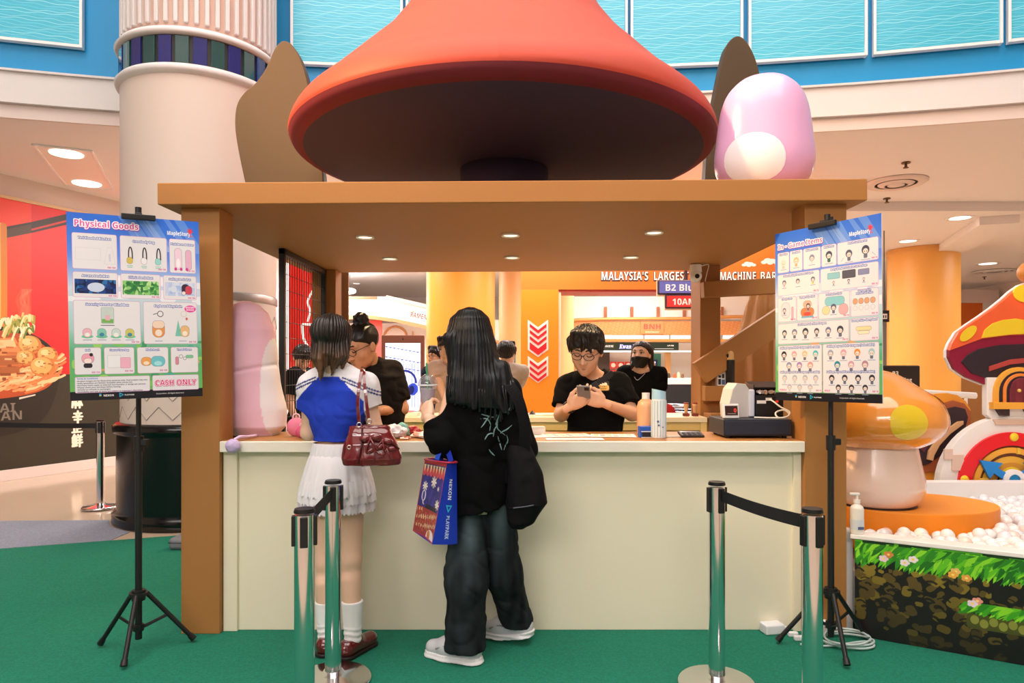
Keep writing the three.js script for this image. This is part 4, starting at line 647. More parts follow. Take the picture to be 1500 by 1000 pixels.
// orange plinth in the balls
const plC = V(2.27, 0, -3.93);
const plGeo = (r, y0, y1) => { const g = cyl(1, 1, y1 - y0, 72); g.scale(r[0], 1, r[1]); g.translate(0, (y0 + y1) / 2, 0); return g; };
{
  const p = thing('round_plinth', 'low orange oval plinth standing among the white balls', 'plinth', [plC.x, 0.368, plC.z]);
  mesh('side_drum', plGeo([0.46, 0.33], 0.0, 0.215), mat('#f58f18', 0.45), p); mesh('top_disc', plGeo([0.458, 0.328], 0.214, 0.222), mat('#f79c34', 0.45), p);
}
{
  const m = thing('mushroom_statue', 'glossy orange mushroom statue with yellow spots and cream stem on the plinth', 'statue', [2.05, 0.591, -3.9]);
  const cp = new THREE.SplineCurve([[0.235, 0.335], [0.3, 0.372], [0.345, 0.42], [0.362, 0.475], [0.348, 0.54], [0.312, 0.598], [0.225, 0.66], [0.12, 0.73], [0.04, 0.758], [0.0, 0.762]].map((p) => new THREE.Vector2(...p)));
  const pts = cp.getSpacedPoints(60), len = cp.getLength();
  const gloss = (c) => mat(c, 0.16, { clearcoat: 1, clearcoatRoughness: 0.06 });
  mesh('cap', lathe(pts.map((p) => [Math.max(0, p.x), p.y]), 72), gloss('#f59a35'), m);
  mesh('cap_underside', lathe([[0.15, 0.37], [0.2, 0.352], [0.237, 0.3355]], 60), gloss('#e8b184'), m);
  const prof = (s) => { const p = cp.getPointAt(Math.min(1, Math.max(0, s / len))); return [Math.max(0.0005, p.x), p.y]; };
  for (const [s, a, r] of [[0.212, -0.03, 0.098], [0.28, 1.35, 0.1], [0.27, -1.75, 0.1], [0.26, 2.75, 0.1]]) mesh('spot', patch(prof, s, a, r, 1), gloss('#eccb2b'), m);
  mesh('stem', lathe(new THREE.SplineCurve([[0.0, 0.0], [0.17, 0.0], [0.225, 0.03], [0.25, 0.09], [0.248, 0.15], [0.225, 0.26], [0.2, 0.38]].map((p) => new THREE.Vector2(...p))).getPoints(40).map((p) => [Math.max(0, p.x), Math.max(0, p.y)]), 64), gloss('#f3d9c8'), m);
  mesh('contact_shade_disc', at(cyl(0.2, 0.21, 0.008, 48), 0, 0.004 - 0.0, 0), mat('#3a2a22', 0.5), m);  // dark disc put in as contact shade under the stem
}
{ // the balls
  const geo = new THREE.SphereGeometry(0.035, 18, 12), ms = [mat('#efebe8', 0.28, { clearcoat: 0.5 }), mat('#e6e6ea', 0.3, { clearcoat: 0.5 }), mat('#f0e8e2', 0.22, { clearcoat: 0.6 }), mat('#ecd3c7', 0.25, { clearcoat: 0.6 })];
  const cand = [];
  for (let j = 0; j < 40; j++) for (let i = 0; i < 46; i++) {
    const x = 1.78 + i * 0.068 + (j % 2) * 0.034 + rr(-0.013, 0.013), z = -5.0 + j * 0.06 + rr(-0.012, 0.012);
    const dep = (x - pitA.x) * -pitDir.z + (z - pitA.z) * pitDir.x;   // distance in front of the front wall is positive
    if (dep > -0.14 || z > -2.7) continue;
    const e = ((x - plC.x) / 0.5) ** 2 + ((z - plC.z) / 0.37) ** 2; if (e < 1) continue;
    const px = 757 - x / z * 1000; if (px > 1530) continue;
    cand.push([x, z, dep]);
  }
  cand.sort((a, b) => b[1] - a[1]);
  let stuff = [];
  cand.forEach(([x, z, dep], k) => {
    const y = 0.474 - 0.09 * Math.min(1, Math.max(0, (-z - 4.1) / 0.7)) + rr(-0.016, 0.022) + 0.035 * Math.max(0, noise.noise(x * 3, z * 3, 1));
    if (k < 290) { const o = mesh('pit_ball', geo, ms[Math.floor(rnd() * 3.25)], null); o.position.set(x, y, z); const zone = Math.hypot((x - plC.x) / 0.46, (z - plC.z) / 0.33) < 1.28 ? ['lying against the orange plinth', 'against the plinth'] : dep > -0.3 ? ['just inside the front rim of the pit', 'along the front rim'] : z < -4.5 ? ['near the back wall of the pit', 'near the back wall'] : z < -4.0 ? ['in the farther middle of the pit', 'in the farther middle'] : x > 2.75 ? ['in the pit right of the orange plinth', 'right of the plinth'] : ['in the pit beside the mushroom stem', 'beside the stem']; const cl = o.material === ms[3] ? 'pinkish' : 'white'; tag(o, cl + ' plastic ball ' + zone[0] + ' among many alike', 'ball', cl + ' balls ' + zone[1]); } else stuff.push([x, y, z]);
  });
  // a few balls heaped against the plinth edge
  for (const [x, z] of stuff.length ? [[2.02, -3.56], [2.22, -3.52], [2.4, -3.54], [2.6, -3.66]] : []) { const o = mesh('pit_ball', geo, ms[0], null); o.position.set(x, 0.5, z); tag(o, 'white plastic ball heaped at the front foot of the orange plinth', 'ball', 'balls heaped at the plinth foot'); }
  const im = new THREE.InstancedMesh(geo, ms[1], Math.max(1, stuff.length)); stuff.forEach((p, i) => im.setMatrixAt(i, new THREE.Matrix4().makeTranslation(...p)));
  im.name = 'pit_balls'; im.castShadow = im.receiveShadow = true; scene.add(im); tag(im, 'far mass of white balls at the back of the pit', 'balls', null, 'stuff');
}
{ // cut-out mushroom house behind the pit, built in relief from painted boards
  const D = 5.3, b = P(1470, 708, D); b.y = 0.008;
  const q = (pts) => pts.map(([x, y]) => { const p = P(x, y, D); return [p.x - b.x, p.y - b.y]; });
  const K = D / 1000, cx = (x) => (x - 757) * K - b.x, cy = (y) => EYE + (537 - y) * K - b.y;
  const board = (pts, z0, t, spl) => { const g = ext(shape(q(pts), spl), t, 0.003, 10); g.translate(0, 0, z0); return g; };
  const disc = (x, y, r, z0, t, ry = r) => { const g = cyl(r * K, r * K, t, 48); g.rotateX(Math.PI / 2); g.scale(1, ry / r, 1); return g.translate(cx(x), cy(y), z0 + t / 2); };
  const ring = (x, y, r0, r1, z0, t) => { const s = new THREE.Shape(); s.absarc(0, 0, r1 * K, 0, Math.PI * 2); const h = new THREE.Path(); h.absarc(0, 0, r0 * K, 0, Math.PI * 2); s.holes.push(h); const g = ext(s, t, 0, 40); return g.translate(cx(x), cy(y), z0); };
  const h = thing('mushroom_house', 'mushroom house of painted boards with red spotted roof and white tower', 'display', [b.x, 0.008, b.z]);
  const ed = mat('#f3efec', 0.4), cream = mat('#efe9e2', 0.5), gold = mat('#f0a93a', 0.45), goldD = mat('#c98a2c', 0.45), crim = mat('#8d0f33', 0.45), dark = mat('#2c1d26', 0.5), yel = mat('#edcb28', 0.45);
  const capPts = [[1384, 523], [1384, 513], [1388, 503], [1398, 487], [1415, 475], [1432, 464], [1449, 452], [1464, 440], [1476, 429], [1489, 420], [1503, 415], [1517, 420], [1530, 429], [1542, 440], [1557, 452], [1574, 464], [1591, 475], [1608, 487], [1618, 503], [1622, 513], [1622, 523], [1614, 540], [1596, 553], [1570, 562], [1503, 567], [1436, 562], [1410, 552], [1392, 540]];
  const grow = (pts, k) => pts.map(([x, y]) => { const dx = x - 1503, dy = y - 490, l = Math.hypot(dx, dy); return [x + dx / l * k, y + dy / l * k]; });
  mesh('support_post', span(-0.06, 0.06, 0, 1.0, -0.06, -0.12, 0.004), mat('#cfc7bd', 0.6), h);
  mesh('roof_backing', board(grow(capPts, 1.6), 0, 0.02), ed, h);
  mesh('roof_rim', board(capPts.slice(0, 2).concat([[1395, 507], [1430, 494], [1470, 489], [1503, 488], [1536, 489], [1576, 494], [1611, 507]], capPts.slice(19)), 0.024, 0.03), crim, h);
  mesh('roof_skin', board(capPts.slice(1, 20).concat([[1611, 509], [1576, 496], [1536, 491], [1503, 490], [1470, 491], [1430, 496], [1395, 509]]), 0.024, 0.036), mat('#ee6232', 0.45), h);
  mesh('roof_underside', board([[1401, 530], [1410, 520], [1425, 512], [1456, 506], [1503, 504], [1550, 506], [1581, 512], [1596, 520], [1605, 530], [1590, 546], [1560, 556], [1503, 560], [1446, 556], [1416, 546]], 0.052, 0.012), dark, h);
  mesh('eave_board', board([[1440, 537], [1470, 527], [1503, 524], [1536, 527], [1566, 537], [1566, 543], [1536, 533], [1503, 530], [1470, 533], [1440, 543]], 0.062, 0.012), mat('#b5413a', 0.5), h);
  for (const [x, y, rx, ry] of [[1494, 431, 19, 13], [1410, 489, 15, 7]]) { const g = disc(0, 0, 1, 0.058, 0.012); g.translate(-cx(0), -cy(0), 0); g.scale(rx, ry, 1); if (rx === 15) g.rotateZ(0.75); g.translate(cx(x), cy(y), 0); mesh('roof_spot', g, yel, h); }
  mesh('roof_spot', board([[1430, 495], [1434, 484], [1445, 475], [1460, 470], [1478, 468], [1497, 471], [1512, 477], [1522, 484], [1526, 489], [1503, 488.6], [1470, 490]], 0.058, 0.012), yel, h);
  mesh('roof_knob', at(sph(16 * K, 28, 20), cx(1503), cy(400), 0.04), mat('#b0763a', 0.4), h);
  mesh('tower', board([[1436, 553], [1436, 606], [1442, 611], [1446, 622], [1540, 622], [1544, 611], [1550, 606], [1550, 553]], 0.024, 0.05), cream, h);
  mesh('tower_cornice', board([[1443, 613], [1543, 613], [1540, 620], [1447, 620]], 0.074, 0.02), mat('#d9b79f', 0.5), h);
  const arch = (x0, x1, top, bot, n = 14) => { const pts = [[x0, bot]], r = (x1 - x0) / 2, c = (x0 + x1) / 2; for (let i = 0; i <= n; i++) { const a = Math.PI - Math.PI * i / n; pts.push([c + Math.cos(a) * r, top + r - Math.sin(a) * r]); } pts.push([x1, bot]); return pts; };
  mesh('arch_frame', board(arch(1444, 1517, 538, 589), 0.074, 0.02), gold, h); mesh('arch_recess', board(arch(1451, 1510, 544, 589), 0.094, 0.003), dark, h); mesh('inner_frame', board(arch(1456, 1505, 547, 589), 0.097, 0.01), mat('#f08a34', 0.45), h); mesh('door_recess', board(arch(1460, 1501, 551, 589), 0.107, 0.003), dark, h);
  for (let i = 0; i < 4; i++) { const x0 = 1463 + i * 8.9, x1 = x0 + 8.2, tp = (x) => 571 - Math.sqrt(Math.max(0, 17.8 * 17.8 - (x - 1480.8) ** 2)); const dl = mesh('door_plank', board([[x0, 588], [x0, tp(x0)], [(x0 + x1) / 2, tp((x0 + x1) / 2)], [x1, tp(x1)], [x1, 588]], 0.11, 0.012), mat(i % 2 ? '#7c2530' : '#6e1f2a', 0.5), h); if (i === 1 || i === 2) mesh('door_knob', at(sph(2.6 * K, 14, 10), cx(i === 1 ? 1475 : 1486.5), cy(571), 0.13), mat('#e8bd5a', 0.3), dl); }
  mesh('window_sill', board([[1439, 588.5], [1522, 588.5], [1522, 597], [1439, 597]], 0.08, 0.05), gold, h);
  for (const x of [1446, 1486]) mesh('sill_bracket', board([[x, 597], [x + 18, 597], [x + 18, 607], [x + 7, 607]], 0.076, 0.03), mat('#3a2626', 0.5), h);
  const dome = []; for (let i = 0; i <= 30; i++) { const a = Math.PI - Math.PI * i / 30; dome.push([1470 + Math.cos(a) * 103, 712 - Math.sin(a) * 103]); } dome.push([1573, 790], [1367, 790]);
  mesh('dome_wall', board(dome, 0.01, 0.07), cream, h);
  for (const [x0, y0, x1, y1] of [[1373, 656, 1384, 670], [1384, 664, 1400, 686]]) mesh('corner_stone', board([[x0, y0], [x1, y0], [x1, y1], [x0, y1]], 0.08, 0.014), mat('#dcc0ae', 0.5), h);
  const w = mesh('wheel_rim', ring(1468.5, 708, 58, 77, 0.08, 0.025), mat('#e81c28', 0.35), h);
  mesh('wheel_dark_ring', ring(1468.5, 708, 40, 58.5, 0.08, 0.006), mat('#6e3a1c', 0.5), h); mesh('gold_ring', ring(1468.5, 708, 47, 55, 0.084, 0.016), gold, h); mesh('wheel_face', disc(1468.5, 708, 42, 0.084, 0.006), mat('#e8b03c', 0.45), h); mesh('wheel_face_inner', ring(1468.5, 708, 23, 33, 0.09, 0.008), goldD, h); mesh('dark_disc', disc(1468.5, 700, 24, 0.09, 0.004), mat('#26222a', 0.4), h); mesh('yellow_disc', disc(1468.5, 698, 17, 0.094, 0.006), yel, h);  // the dark brown ring fills the gap around the gold one
  for (const [x, y] of [[1471, 638], [1400, 699], [1538, 699], [1420, 657], [1519, 657]].slice(0, 3)) mesh('rivet', at(sph(6.2 * K, 18, 12).scale(1, 1, 0.6), cx(x), cy(y), 0.105), yel, h);
  for (const [x, y, a, bb] of [[1477, 658, 4, 9], [1428, 699, 11, 4], [1511, 699, 11, 4]]) mesh('dial_marker', at(box(a * K, bb * K, 0.02, 0.003), cx(x), cy(y), 0.105), mat('#e6bd45', 0.4), h);
  for (const s of [1, -1]) { const m = (x) => (s > 0 ? x : 2 * 1467 - x); mesh('arrow', board([[m(1420), 671], [m(1451), 675], [m(1444), 682], [m(1462), 692], [m(1456), 700], [m(1439), 689], [m(1433), 696]], 0.112, 0.018), mat('#1b86d6', 0.35), h); }
  mesh('hub_ring', ring(1467, 699, 8.5, 15.5, 0.115, 0.03), ed, h); mesh('hub_button', disc(1467, 699, 8.8, 0.115, 0.02), mat('#1592d2', 0.35), h);
  // arched tunnel piece at the left
  const tn = thing('tunnel_arch', 'orange brown arched tunnel board left of the white dome', 'display', [b.x, 0.008, b.z - 0.16]);
  mesh('outer_board', board([[1330, 690], [1332, 650], [1340, 615], [1352, 594], [1366, 583], [1384, 578], [1402, 577], [1417, 580], [1429, 589], [1436, 601], [1437, 620], [1420, 680], [1400, 700], [1400, 790], [1330, 790]], 0, 0.04), mat('#ec9a2c', 0.45), tn);
  mesh('brown_band', board([[1334, 692], [1338, 655], [1352, 625], [1370, 604], [1388, 594], [1408, 588], [1424, 592], [1434, 604], [1434, 640], [1400, 690], [1368, 694]], 0.042, 0.02), mat('#a4542c', 0.5), tn);
  mesh('dark_band', board([[1347, 684], [1348, 660], [1358, 634], [1374, 614], [1392, 601], [1410, 597], [1424, 600], [1428, 612], [1424, 630], [1400, 660], [1372, 680], [1356, 686]], 0.062, 0.012), mat('#2e1a20', 0.5), tn);
  mesh('inner_streak', board([[1358, 660], [1366, 642], [1380, 626], [1396, 616], [1400, 619], [1386, 631], [1372, 647], [1362, 664]], 0.074, 0.008), mat('#5e2430', 0.5), tn);
  mesh('tan_edge', board([[1367, 674], [1369, 662], [1380, 646], [1396, 630], [1412, 619], [1419, 618], [1419, 622], [1400, 636], [1384, 653], [1376, 668], [1374, 676]], 0.074, 0.02), mat('#d9a574', 0.5), tn);
}
// ---------- beyond the booth ----------
const txt = (w, h, bg, draw, px = 512) => canvasTex(px, Math.round(px * h / w), (g, W, H) => { if (bg) { g.fillStyle = bg; g.fillRect(0, 0, W, H); } draw(g, W, H); });
function flat(w, h, tex, rough = 0.4, glow = 0) { return [new THREE.PlaneGeometry(w, h), new THREE.MeshStandardMaterial(glow ? { map: tex, emissive: '#ffffff', emissiveMap: tex, emissiveIntensity: glow, roughness: rough } : { map: tex, roughness: rough })]; }
function roundColumn(name, x, d, r, h, color) {
  const c = struct(name, [x, 0, -d]);
  mesh('shaft', at(cyl(r, r, h - 0.004, 56), 0, h / 2, 0), mat(color, 0.42, { bumpMap: plasterBump, bumpScale: 0.001 }), c);
  mesh('plinth_ring', lathe([[r, 0], [r + 0.02, 0.004], [r + 0.02, 0.12], [r, 0.13]], 56), M_.steel, c); mesh('top_ring', lathe([[r, h - 0.1], [r + 0.012, h - 0.09], [r + 0.012, h - 0.01], [r, h - 0.006]], 56), mat('#e0a458', 0.5), c);
}
roundColumn('column_yellow_left', (675 - 757) * 0.0132, 13.2, 0.66, 3.69, '#e2922e'); roundColumn('column_yellow_right', (1352 - 757) * 0.0128, 12.8, 0.6, 3.56, '#ecaa50'); roundColumn('column_tan', -0.02, 14.5, 0.36, 3.69, '#e0b27a'); roundColumn('column_tan_2', 1.02, 14.6, 0.2, 3.56, '#e3b880');
{ // orange hoarding with chevrons
  const d = 9.2, K = d / 1000, X = (px) => (px - 757) * K, Y = (py) => EYE + (537 - py) * K;
  const b = thing('orange_hoarding', 'orange shopfront hoarding with a chevron pillar and wide lettered header', 'hoarding', [0, 0, -d]);
  const top = canvasTex(2048, 420, (g, W, H) => {
    const gr = g.createLinearGradient(0, 0, 0, H); gr.addColorStop(0, '#fb7a2e'); gr.addColorStop(1, '#f98a2c'); g.fillStyle = '#fa7d2e'; g.fillRect(0, 0, W, H);
    const L = X(1172) - X(763), u = (px) => (X(px) - X(763)) / L * W, v = (py) => (Y(370) - Y(py)) / (Y(370) - Y(424)) * H * 0.75 + H * 0.25 - 0;
    const cloud = (px, py, s) => { g.fillStyle = '#fff6ee'; for (const [dx, dy, r] of [[-16, 0, 8], [-6, -5, 11], [6, -4, 10], [16, 0, 8], [0, 1, 9]]) { g.beginPath(); g.ellipse(u(px) + dx * s, v(py) + dy * s, r * s, r * s * 0.7, 0, 0, 7); g.fill(); } };
    cloud(1097, 388, 2.2); cloud(1128, 384, 2.8); cloud(1150, 400, 2);
    g.lineJoin = 'round'; g.font = 'bold 98px sans-serif'; const word = (t, x0, x1) => { const w = u(x1) - u(x0); g.strokeStyle = '#4a2c20'; g.lineWidth = 16; g.strokeText(t, u(x0), v(410) + 5, w); g.fillStyle = '#fff'; g.fillText(t, u(x0), v(410), w); };
    word("MALAYSIA'S", 880, 950); word('LARGEST', 957, 1009); word('CLAW', 1014, 1050); word('MACHINE', 1054, 1108); word('BAR', 1113, 1138);
  });
  const y0 = Y(424), yT = y0 + (Y(370) - Y(424)) / 0.75, w = X(1172) - X(763);
  mesh('header', span(X(763), X(1172), y0, yT, -0.004, -0.5, 0.003), M_.orange, b); const [pg, pm] = flat(w, yT - y0, top); mesh('header_print', pg.translate(X(763) + w / 2, (y0 + yT) / 2, 0), pm, b);
  mesh('soffit_strip', span(X(819), X(1172), y0 - 0.03, y0, -0.01, -0.5, 0.002), mat('#a8322a', 0.5), b);
  mesh('pillar', span(X(763), X(818), 0.0, y0, 0.0, -0.45, 0.004), mat('#fb9020', 0.45), b); mesh('pillar_edge', span(X(818), X(822), 0, y0, -0.02, -0.4, 0.002), mat('#f3d3b0', 0.5), b);
  mesh('end_post', span(X(1160), X(1172), 0, y0, 0, -0.4, 0.004), M_.orange, b);
  const plate = (xa, xb, ya, yb, notch, z, t) => { const cxm = (xa + xb) / 2, g = ext(shape([[X(xa), Y(ya)], [X(cxm), Y(ya + notch)], [X(xb), Y(ya)], [X(xb), Y(yb - notch)], [X(cxm), Y(yb)], [X(xa), Y(yb - notch)]]), t); return g.translate(0, 0, z); };
  const chev = (ya, h) => { const xa = 776, xb = 800.5, cm = (xa + xb) / 2; return ext(shape([[X(xa), Y(ya)], [X(cm), Y(ya + 9.5)], [X(xb), Y(ya)], [X(xb), Y(ya + h)], [X(cm), Y(ya + h + 9.5)], [X(xa), Y(ya + h)]]), 0.006).translate(0, 0, 0.009); };
  const wht = mat('#fff0e6', 0.5), red = mat('#d8202a', 0.45);
  mesh('chevron_plate', plate(773, 803, 468, 523, 11, 0.002, 0.006), wht, b); mesh('chevron_plate', plate(773, 803, 521, 561, 11, 0.002, 0.004), wht, b);
  for (const [y, h] of [[474, 4.5], [483, 4.5], [492, 4.5], [501, 9.5], [527, 4.5], [536, 4.5], [545, 4.5]]) mesh('chevron', chev(y, h), red, b);
  const pill = (x0, x1, ya, yb, color, text, lab) => { const o = thing('hanging_sign', lab, 'sign', [X((x0 + x1) / 2), Y((ya + yb) / 2), -d + 0.1]); const W = X(x1) - X(x0), H = Y(ya) - Y(yb); mesh('outline_board', at(box(W + 0.03, H + 0.03, 0.04, 0.06, 3), 0, 0, 0), mat('#3a2230', 0.5), o); mesh('cream_edge', at(box(W + 0.05, H + 0.05, 0.02, 0.08, 3), 0.005, -0.012, -0.02), mat('#f4d3b4', 0.5), o);
    const t = txt(W, H, color, (g, w2, h2) => { g.font = `bold ${Math.round(h2 * 0.78)}px sans-serif`; g.fillStyle = '#fff'; g.textBaseline = 'middle'; g.fillText(text, h2 * 0.45, h2 * 0.54); }, 768); const [g2, m2] = flat(W - 0.02, H - 0.01, t); mesh('sign_face', g2.translate(0, 0, 0.021), m2, o); mesh('hanger', at(box(0.03, 0.34, 0.05), 0, H / 2 + 0.06, -0.075), mat('#3a2230', 0.5), o); return o; };
  pill(962, 1046, 413, 431, '#6a72cc', 'B2 Blue', 'blue rounded sign reading B2 Blue under the orange header'); pill(973, 1050, 434, 451, '#ee3c3c', '10AM - 10PM', 'red rounded sign reading 10AM below the blue sign');
}
{ // copper fronted shop far behind
  const d = 16, K = d / 1000, X = (px) => (px - 757) * K, Y = (py) => EYE + (537 - py) * K;
  const s = thing('copper_shop', 'far shop with a copper fascia and glowing red letters BNH', 'shop', [0, 0, -d]);
  const cop = mat('#d99a5a', 0.35, { metalness: 0.35 }), copD = mat('#a8623e', 0.4), wh = mat('#f4efea', 0.5);
  mesh('upper_wall', span(X(822), X(1160), Y(466), Y(432), -0.3, -0.4, 0.003), wh, s);
  for (const x of [889, 928, 967, 1006, 1062]) mesh('copper_post', span(X(x - 2), X(x + 2), Y(466), Y(448), -0.2, -0.28, 0.003), copD, s);
  mesh('top_rail', tube([[X(832), Y(500), 0.02], [X(832), Y(478), 0.02], [X(838), Y(470), 0.02], [X(860), Y(468), 0.02], [X(1000), Y(466.5), 0.02], [X(1110), Y(466), 0.02], [X(1122), Y(474), 0.02], [X(1122), Y(520), 0.02]], 0.04, 60, 8), cop, s);
  const ft = txt(4, 0.42, '#d08a52', (g, W, H) => { for (let i = 0; i < 1200; i++) { g.fillStyle = ['#c47c46', '#d8965e', '#cc884e'][i % 3]; g.fillRect((i * 37) % W, (i * 53) % H, 6, 6); } }, 1024);
  mesh('fascia', span(X(836), X(1120), Y(490), Y(470), 0, -0.25, 0.004), new THREE.MeshStandardMaterial({ map: ft, roughness: 0.4 }), s);
  const lt = txt(34, 22, '#c98650', (g, W, H) => { g.font = 'bold 190px sans-serif'; g.textAlign = 'center'; g.fillStyle = '#e01810'; g.fillText('BNH', W / 2, H * 0.62, W * 0.94); g.font = 'bold 58px sans-serif'; g.fillStyle = '#f3d9b8'; g.fillText('SPECIALIST', W / 2, H * 0.92, W * 0.92); });
  const em = txt(34, 22, '#000000', (g, W, H) => { g.font = 'bold 190px sans-serif'; g.textAlign = 'center'; g.fillStyle = '#ff3026'; g.fillText('BNH', W / 2, H * 0.62, W * 0.94); });
  mesh('letter_sign', box(34 * K, 18 * K, 0.03, 0.002).translate(X(955), Y(480), 0.02), mat('#c98650', 0.4), s); mesh('letter_face', new THREE.PlaneGeometry(33.6 * K, 17.8 * K).translate(X(955), Y(480), 0.037), new THREE.MeshStandardMaterial({ map: lt, emissive: '#ffffff', emissiveMap: em, emissiveIntensity: 3, roughness: 0.4 }), s);
  for (const [a, b] of [[884, 942], [945, 980], [983, 1011], [1060, 1110]]) mesh('light_strip', span(X(a), X(b), Y(496), Y(491), 0, -0.06, 0.003), M_.glow, s);
  rectLight(4.2, 0.12, 0xfff6ea, 16, [X(990), Y(497), -d + 0.02], [X(990), 0, -d + 1.2]); mesh('soffit', span(X(836), X(1120), Y(500), Y(496), -0.05, -0.9, 0.003), cop, s);
  const st = txt(120, 12, '#26352c', (g, W, H) => { g.fillStyle = '#f0f2ee'; g.font = 'bold 44px sans-serif'; g.fillText('BAKERI', W * 0.05, H * 0.62); g.font = 'italic bold 84px serif'; g.lineWidth = 10; g.strokeStyle = '#3d6ee0'; g.strokeText('Kwan Kitchens', W * 0.25, H * 0.78, W * 0.4); g.fillStyle = '#ffffff'; g.fillText('Kwan Kitchens', W * 0.25, H * 0.78, W * 0.4); g.font = 'bold 26px sans-serif'; g.fillText('LOT-F08', W * 0.86, H * 0.5); g.fillRect(W * 0.7, H * 0.8, W * 0.24, 4); }, 1200);
  mesh('sign_board', span(X(882), X(1003), Y(512), Y(499.5), -0.6, -0.68, 0.003), mat('#2a3a2e', 0.4), s); const [g3, m3] = flat(120 * K, 12 * K, st, 0.4, 0.9); mesh('sign_print', g3.translate(X(942.5), Y(505.8), -0.597), m3, s);
  mesh('white_strip', span(X(870), X(1060), Y(514.5), Y(512.5), -0.6, -0.66, 0.002), M_.glow, s);
  mesh('rear_wall', span(X(830), X(1120), 0, Y(500), -1.6, -1.7, 0.003), mat('#d9d3cc', 0.5), s);
  mesh('teal_wall', span(X(960), X(988), Y(560), Y(516), -1.5, -1.6, 0.003), mat('#3f8a7c', 0.5), s);
  mesh('dark_opening', span(X(887), X(905), Y(545), Y(514), -1.4, -1.6, 0.003), mat('#463b34', 0.6), s);
  for (const x of [986, 1056, 840]) mesh('wood_post', span(X(x), X(x + 8), 0, Y(500), -0.8, -0.95, 0.003), mat('#b98a54', 0.5), s);
  for (const [x, y] of [[905, 529], [917, 529], [905, 542], [917, 542], [929, 529], [929, 542]]) { const o = mesh('menu_picture', span(X(x), X(x + 11), Y(y + 11), Y(y), -1.38, -1.4, 0.002), mat('#d83a34', 0.5), s); mesh('dish', at(cyl(3.6 * K, 3.6 * K, 0.01, 16), X(x + 5.5), Y(y + 5.5), -1.37, Math.PI / 2), mat('#f4ece2', 0.5), o); }
  const mt = txt(14, 27, '#16275e', (g, W, H) => { g.fillStyle = '#e8edf6'; g.fillRect(W * 0.15, H * 0.08, W * 0.7, H * 0.1); g.fillStyle = '#5a8ad8'; for (let i = 0; i < 6; i++) g.fillRect(W * 0.12, H * (0.28 + i * 0.11), W * (0.5 + (i % 3) * 0.12), H * 0.05); }, 200); const [g4, m4] = flat(14 * K, 27 * K, mt, 0.4, 0.7); mesh('menu_screen', g4.translate(X(973), Y(540), -1.38), m4, s); mesh('menu_frame', span(X(965), X(981), Y(554), Y(526), -1.39, -1.43, 0.003), M_.black, s);
  mesh('serving_counter', span(X(955), X(1060), 0.0, Y(554), -0.2, -0.75, 0.006), wh, s); mesh('counter_front', span(X(957), X(1058), 0.1, Y(563), -0.15, -0.2, 0.004), mat('#1d2026', 0.4), s);
  mesh('lower_counter', span(X(836), X(952), 0.0, Y(562), -0.6, -1.0, 0.006), mat('#cbb49a', 0.5), s);
  const jar = [[994, 5], [1000, 7], [1006, 5], [985, 6], [978, 5]]; jar.forEach(([x, h], i) => mesh('counter_jar', [at(cyl(2.2 * K, 2.4 * K, h * K, 12), X(x), Y(554) + h * K / 2, -0.4), at(sph(2 * K, 10, 8), X(x), Y(554) + h * K, -0.4)], mat(['#d8603a', '#f0d8b0', '#7a5a40', '#38302c', '#2c2622'][i], 0.5), s));
}
function chair(px, py, d, turn, label) { // dark tub chair with chromed rim
  const p = P(px, py, d), c = thing('tub_chair', label, 'chair', [p.x, 0, p.z], turn);
  const sh = lathe([[0.24, 0.4], [0.3, 0.46], [0.31, 0.6], [0.3, 0.82], [0.27, 0.82], [0.26, 0.6], [0.24, 0.5]], 30); mesh('shell', sh, mat('#1b1e26', 0.35), c); mesh('rim', at(new THREE.TorusGeometry(0.29, 0.016, 8, 40), 0, 0.825, 0, Math.PI / 2), mat('#c7d4ea', 0.2, { metalness: 0.8 }), c); mesh('seat', at(cyl(0.25, 0.25, 0.08, 30), 0, 0.46, 0), mat('#23262e', 0.6), c);
  for (let i = 0; i < 4; i++) { const a = i * Math.PI / 2 + 0.78; mesh('leg', rod(V(Math.sin(a) * 0.2, 0.42, Math.cos(a) * 0.2), V(Math.sin(a) * 0.27, 0.0, Math.cos(a) * 0.27), 0.014), M_.steel, c); }
}
chair(976, 590, 9.6, 0.2, 'dark tub chair with bright rim behind the striped flask'); chair(1003, 590, 8.4, -0.3, 'dark tub chair with bright rim beside the booth back post');
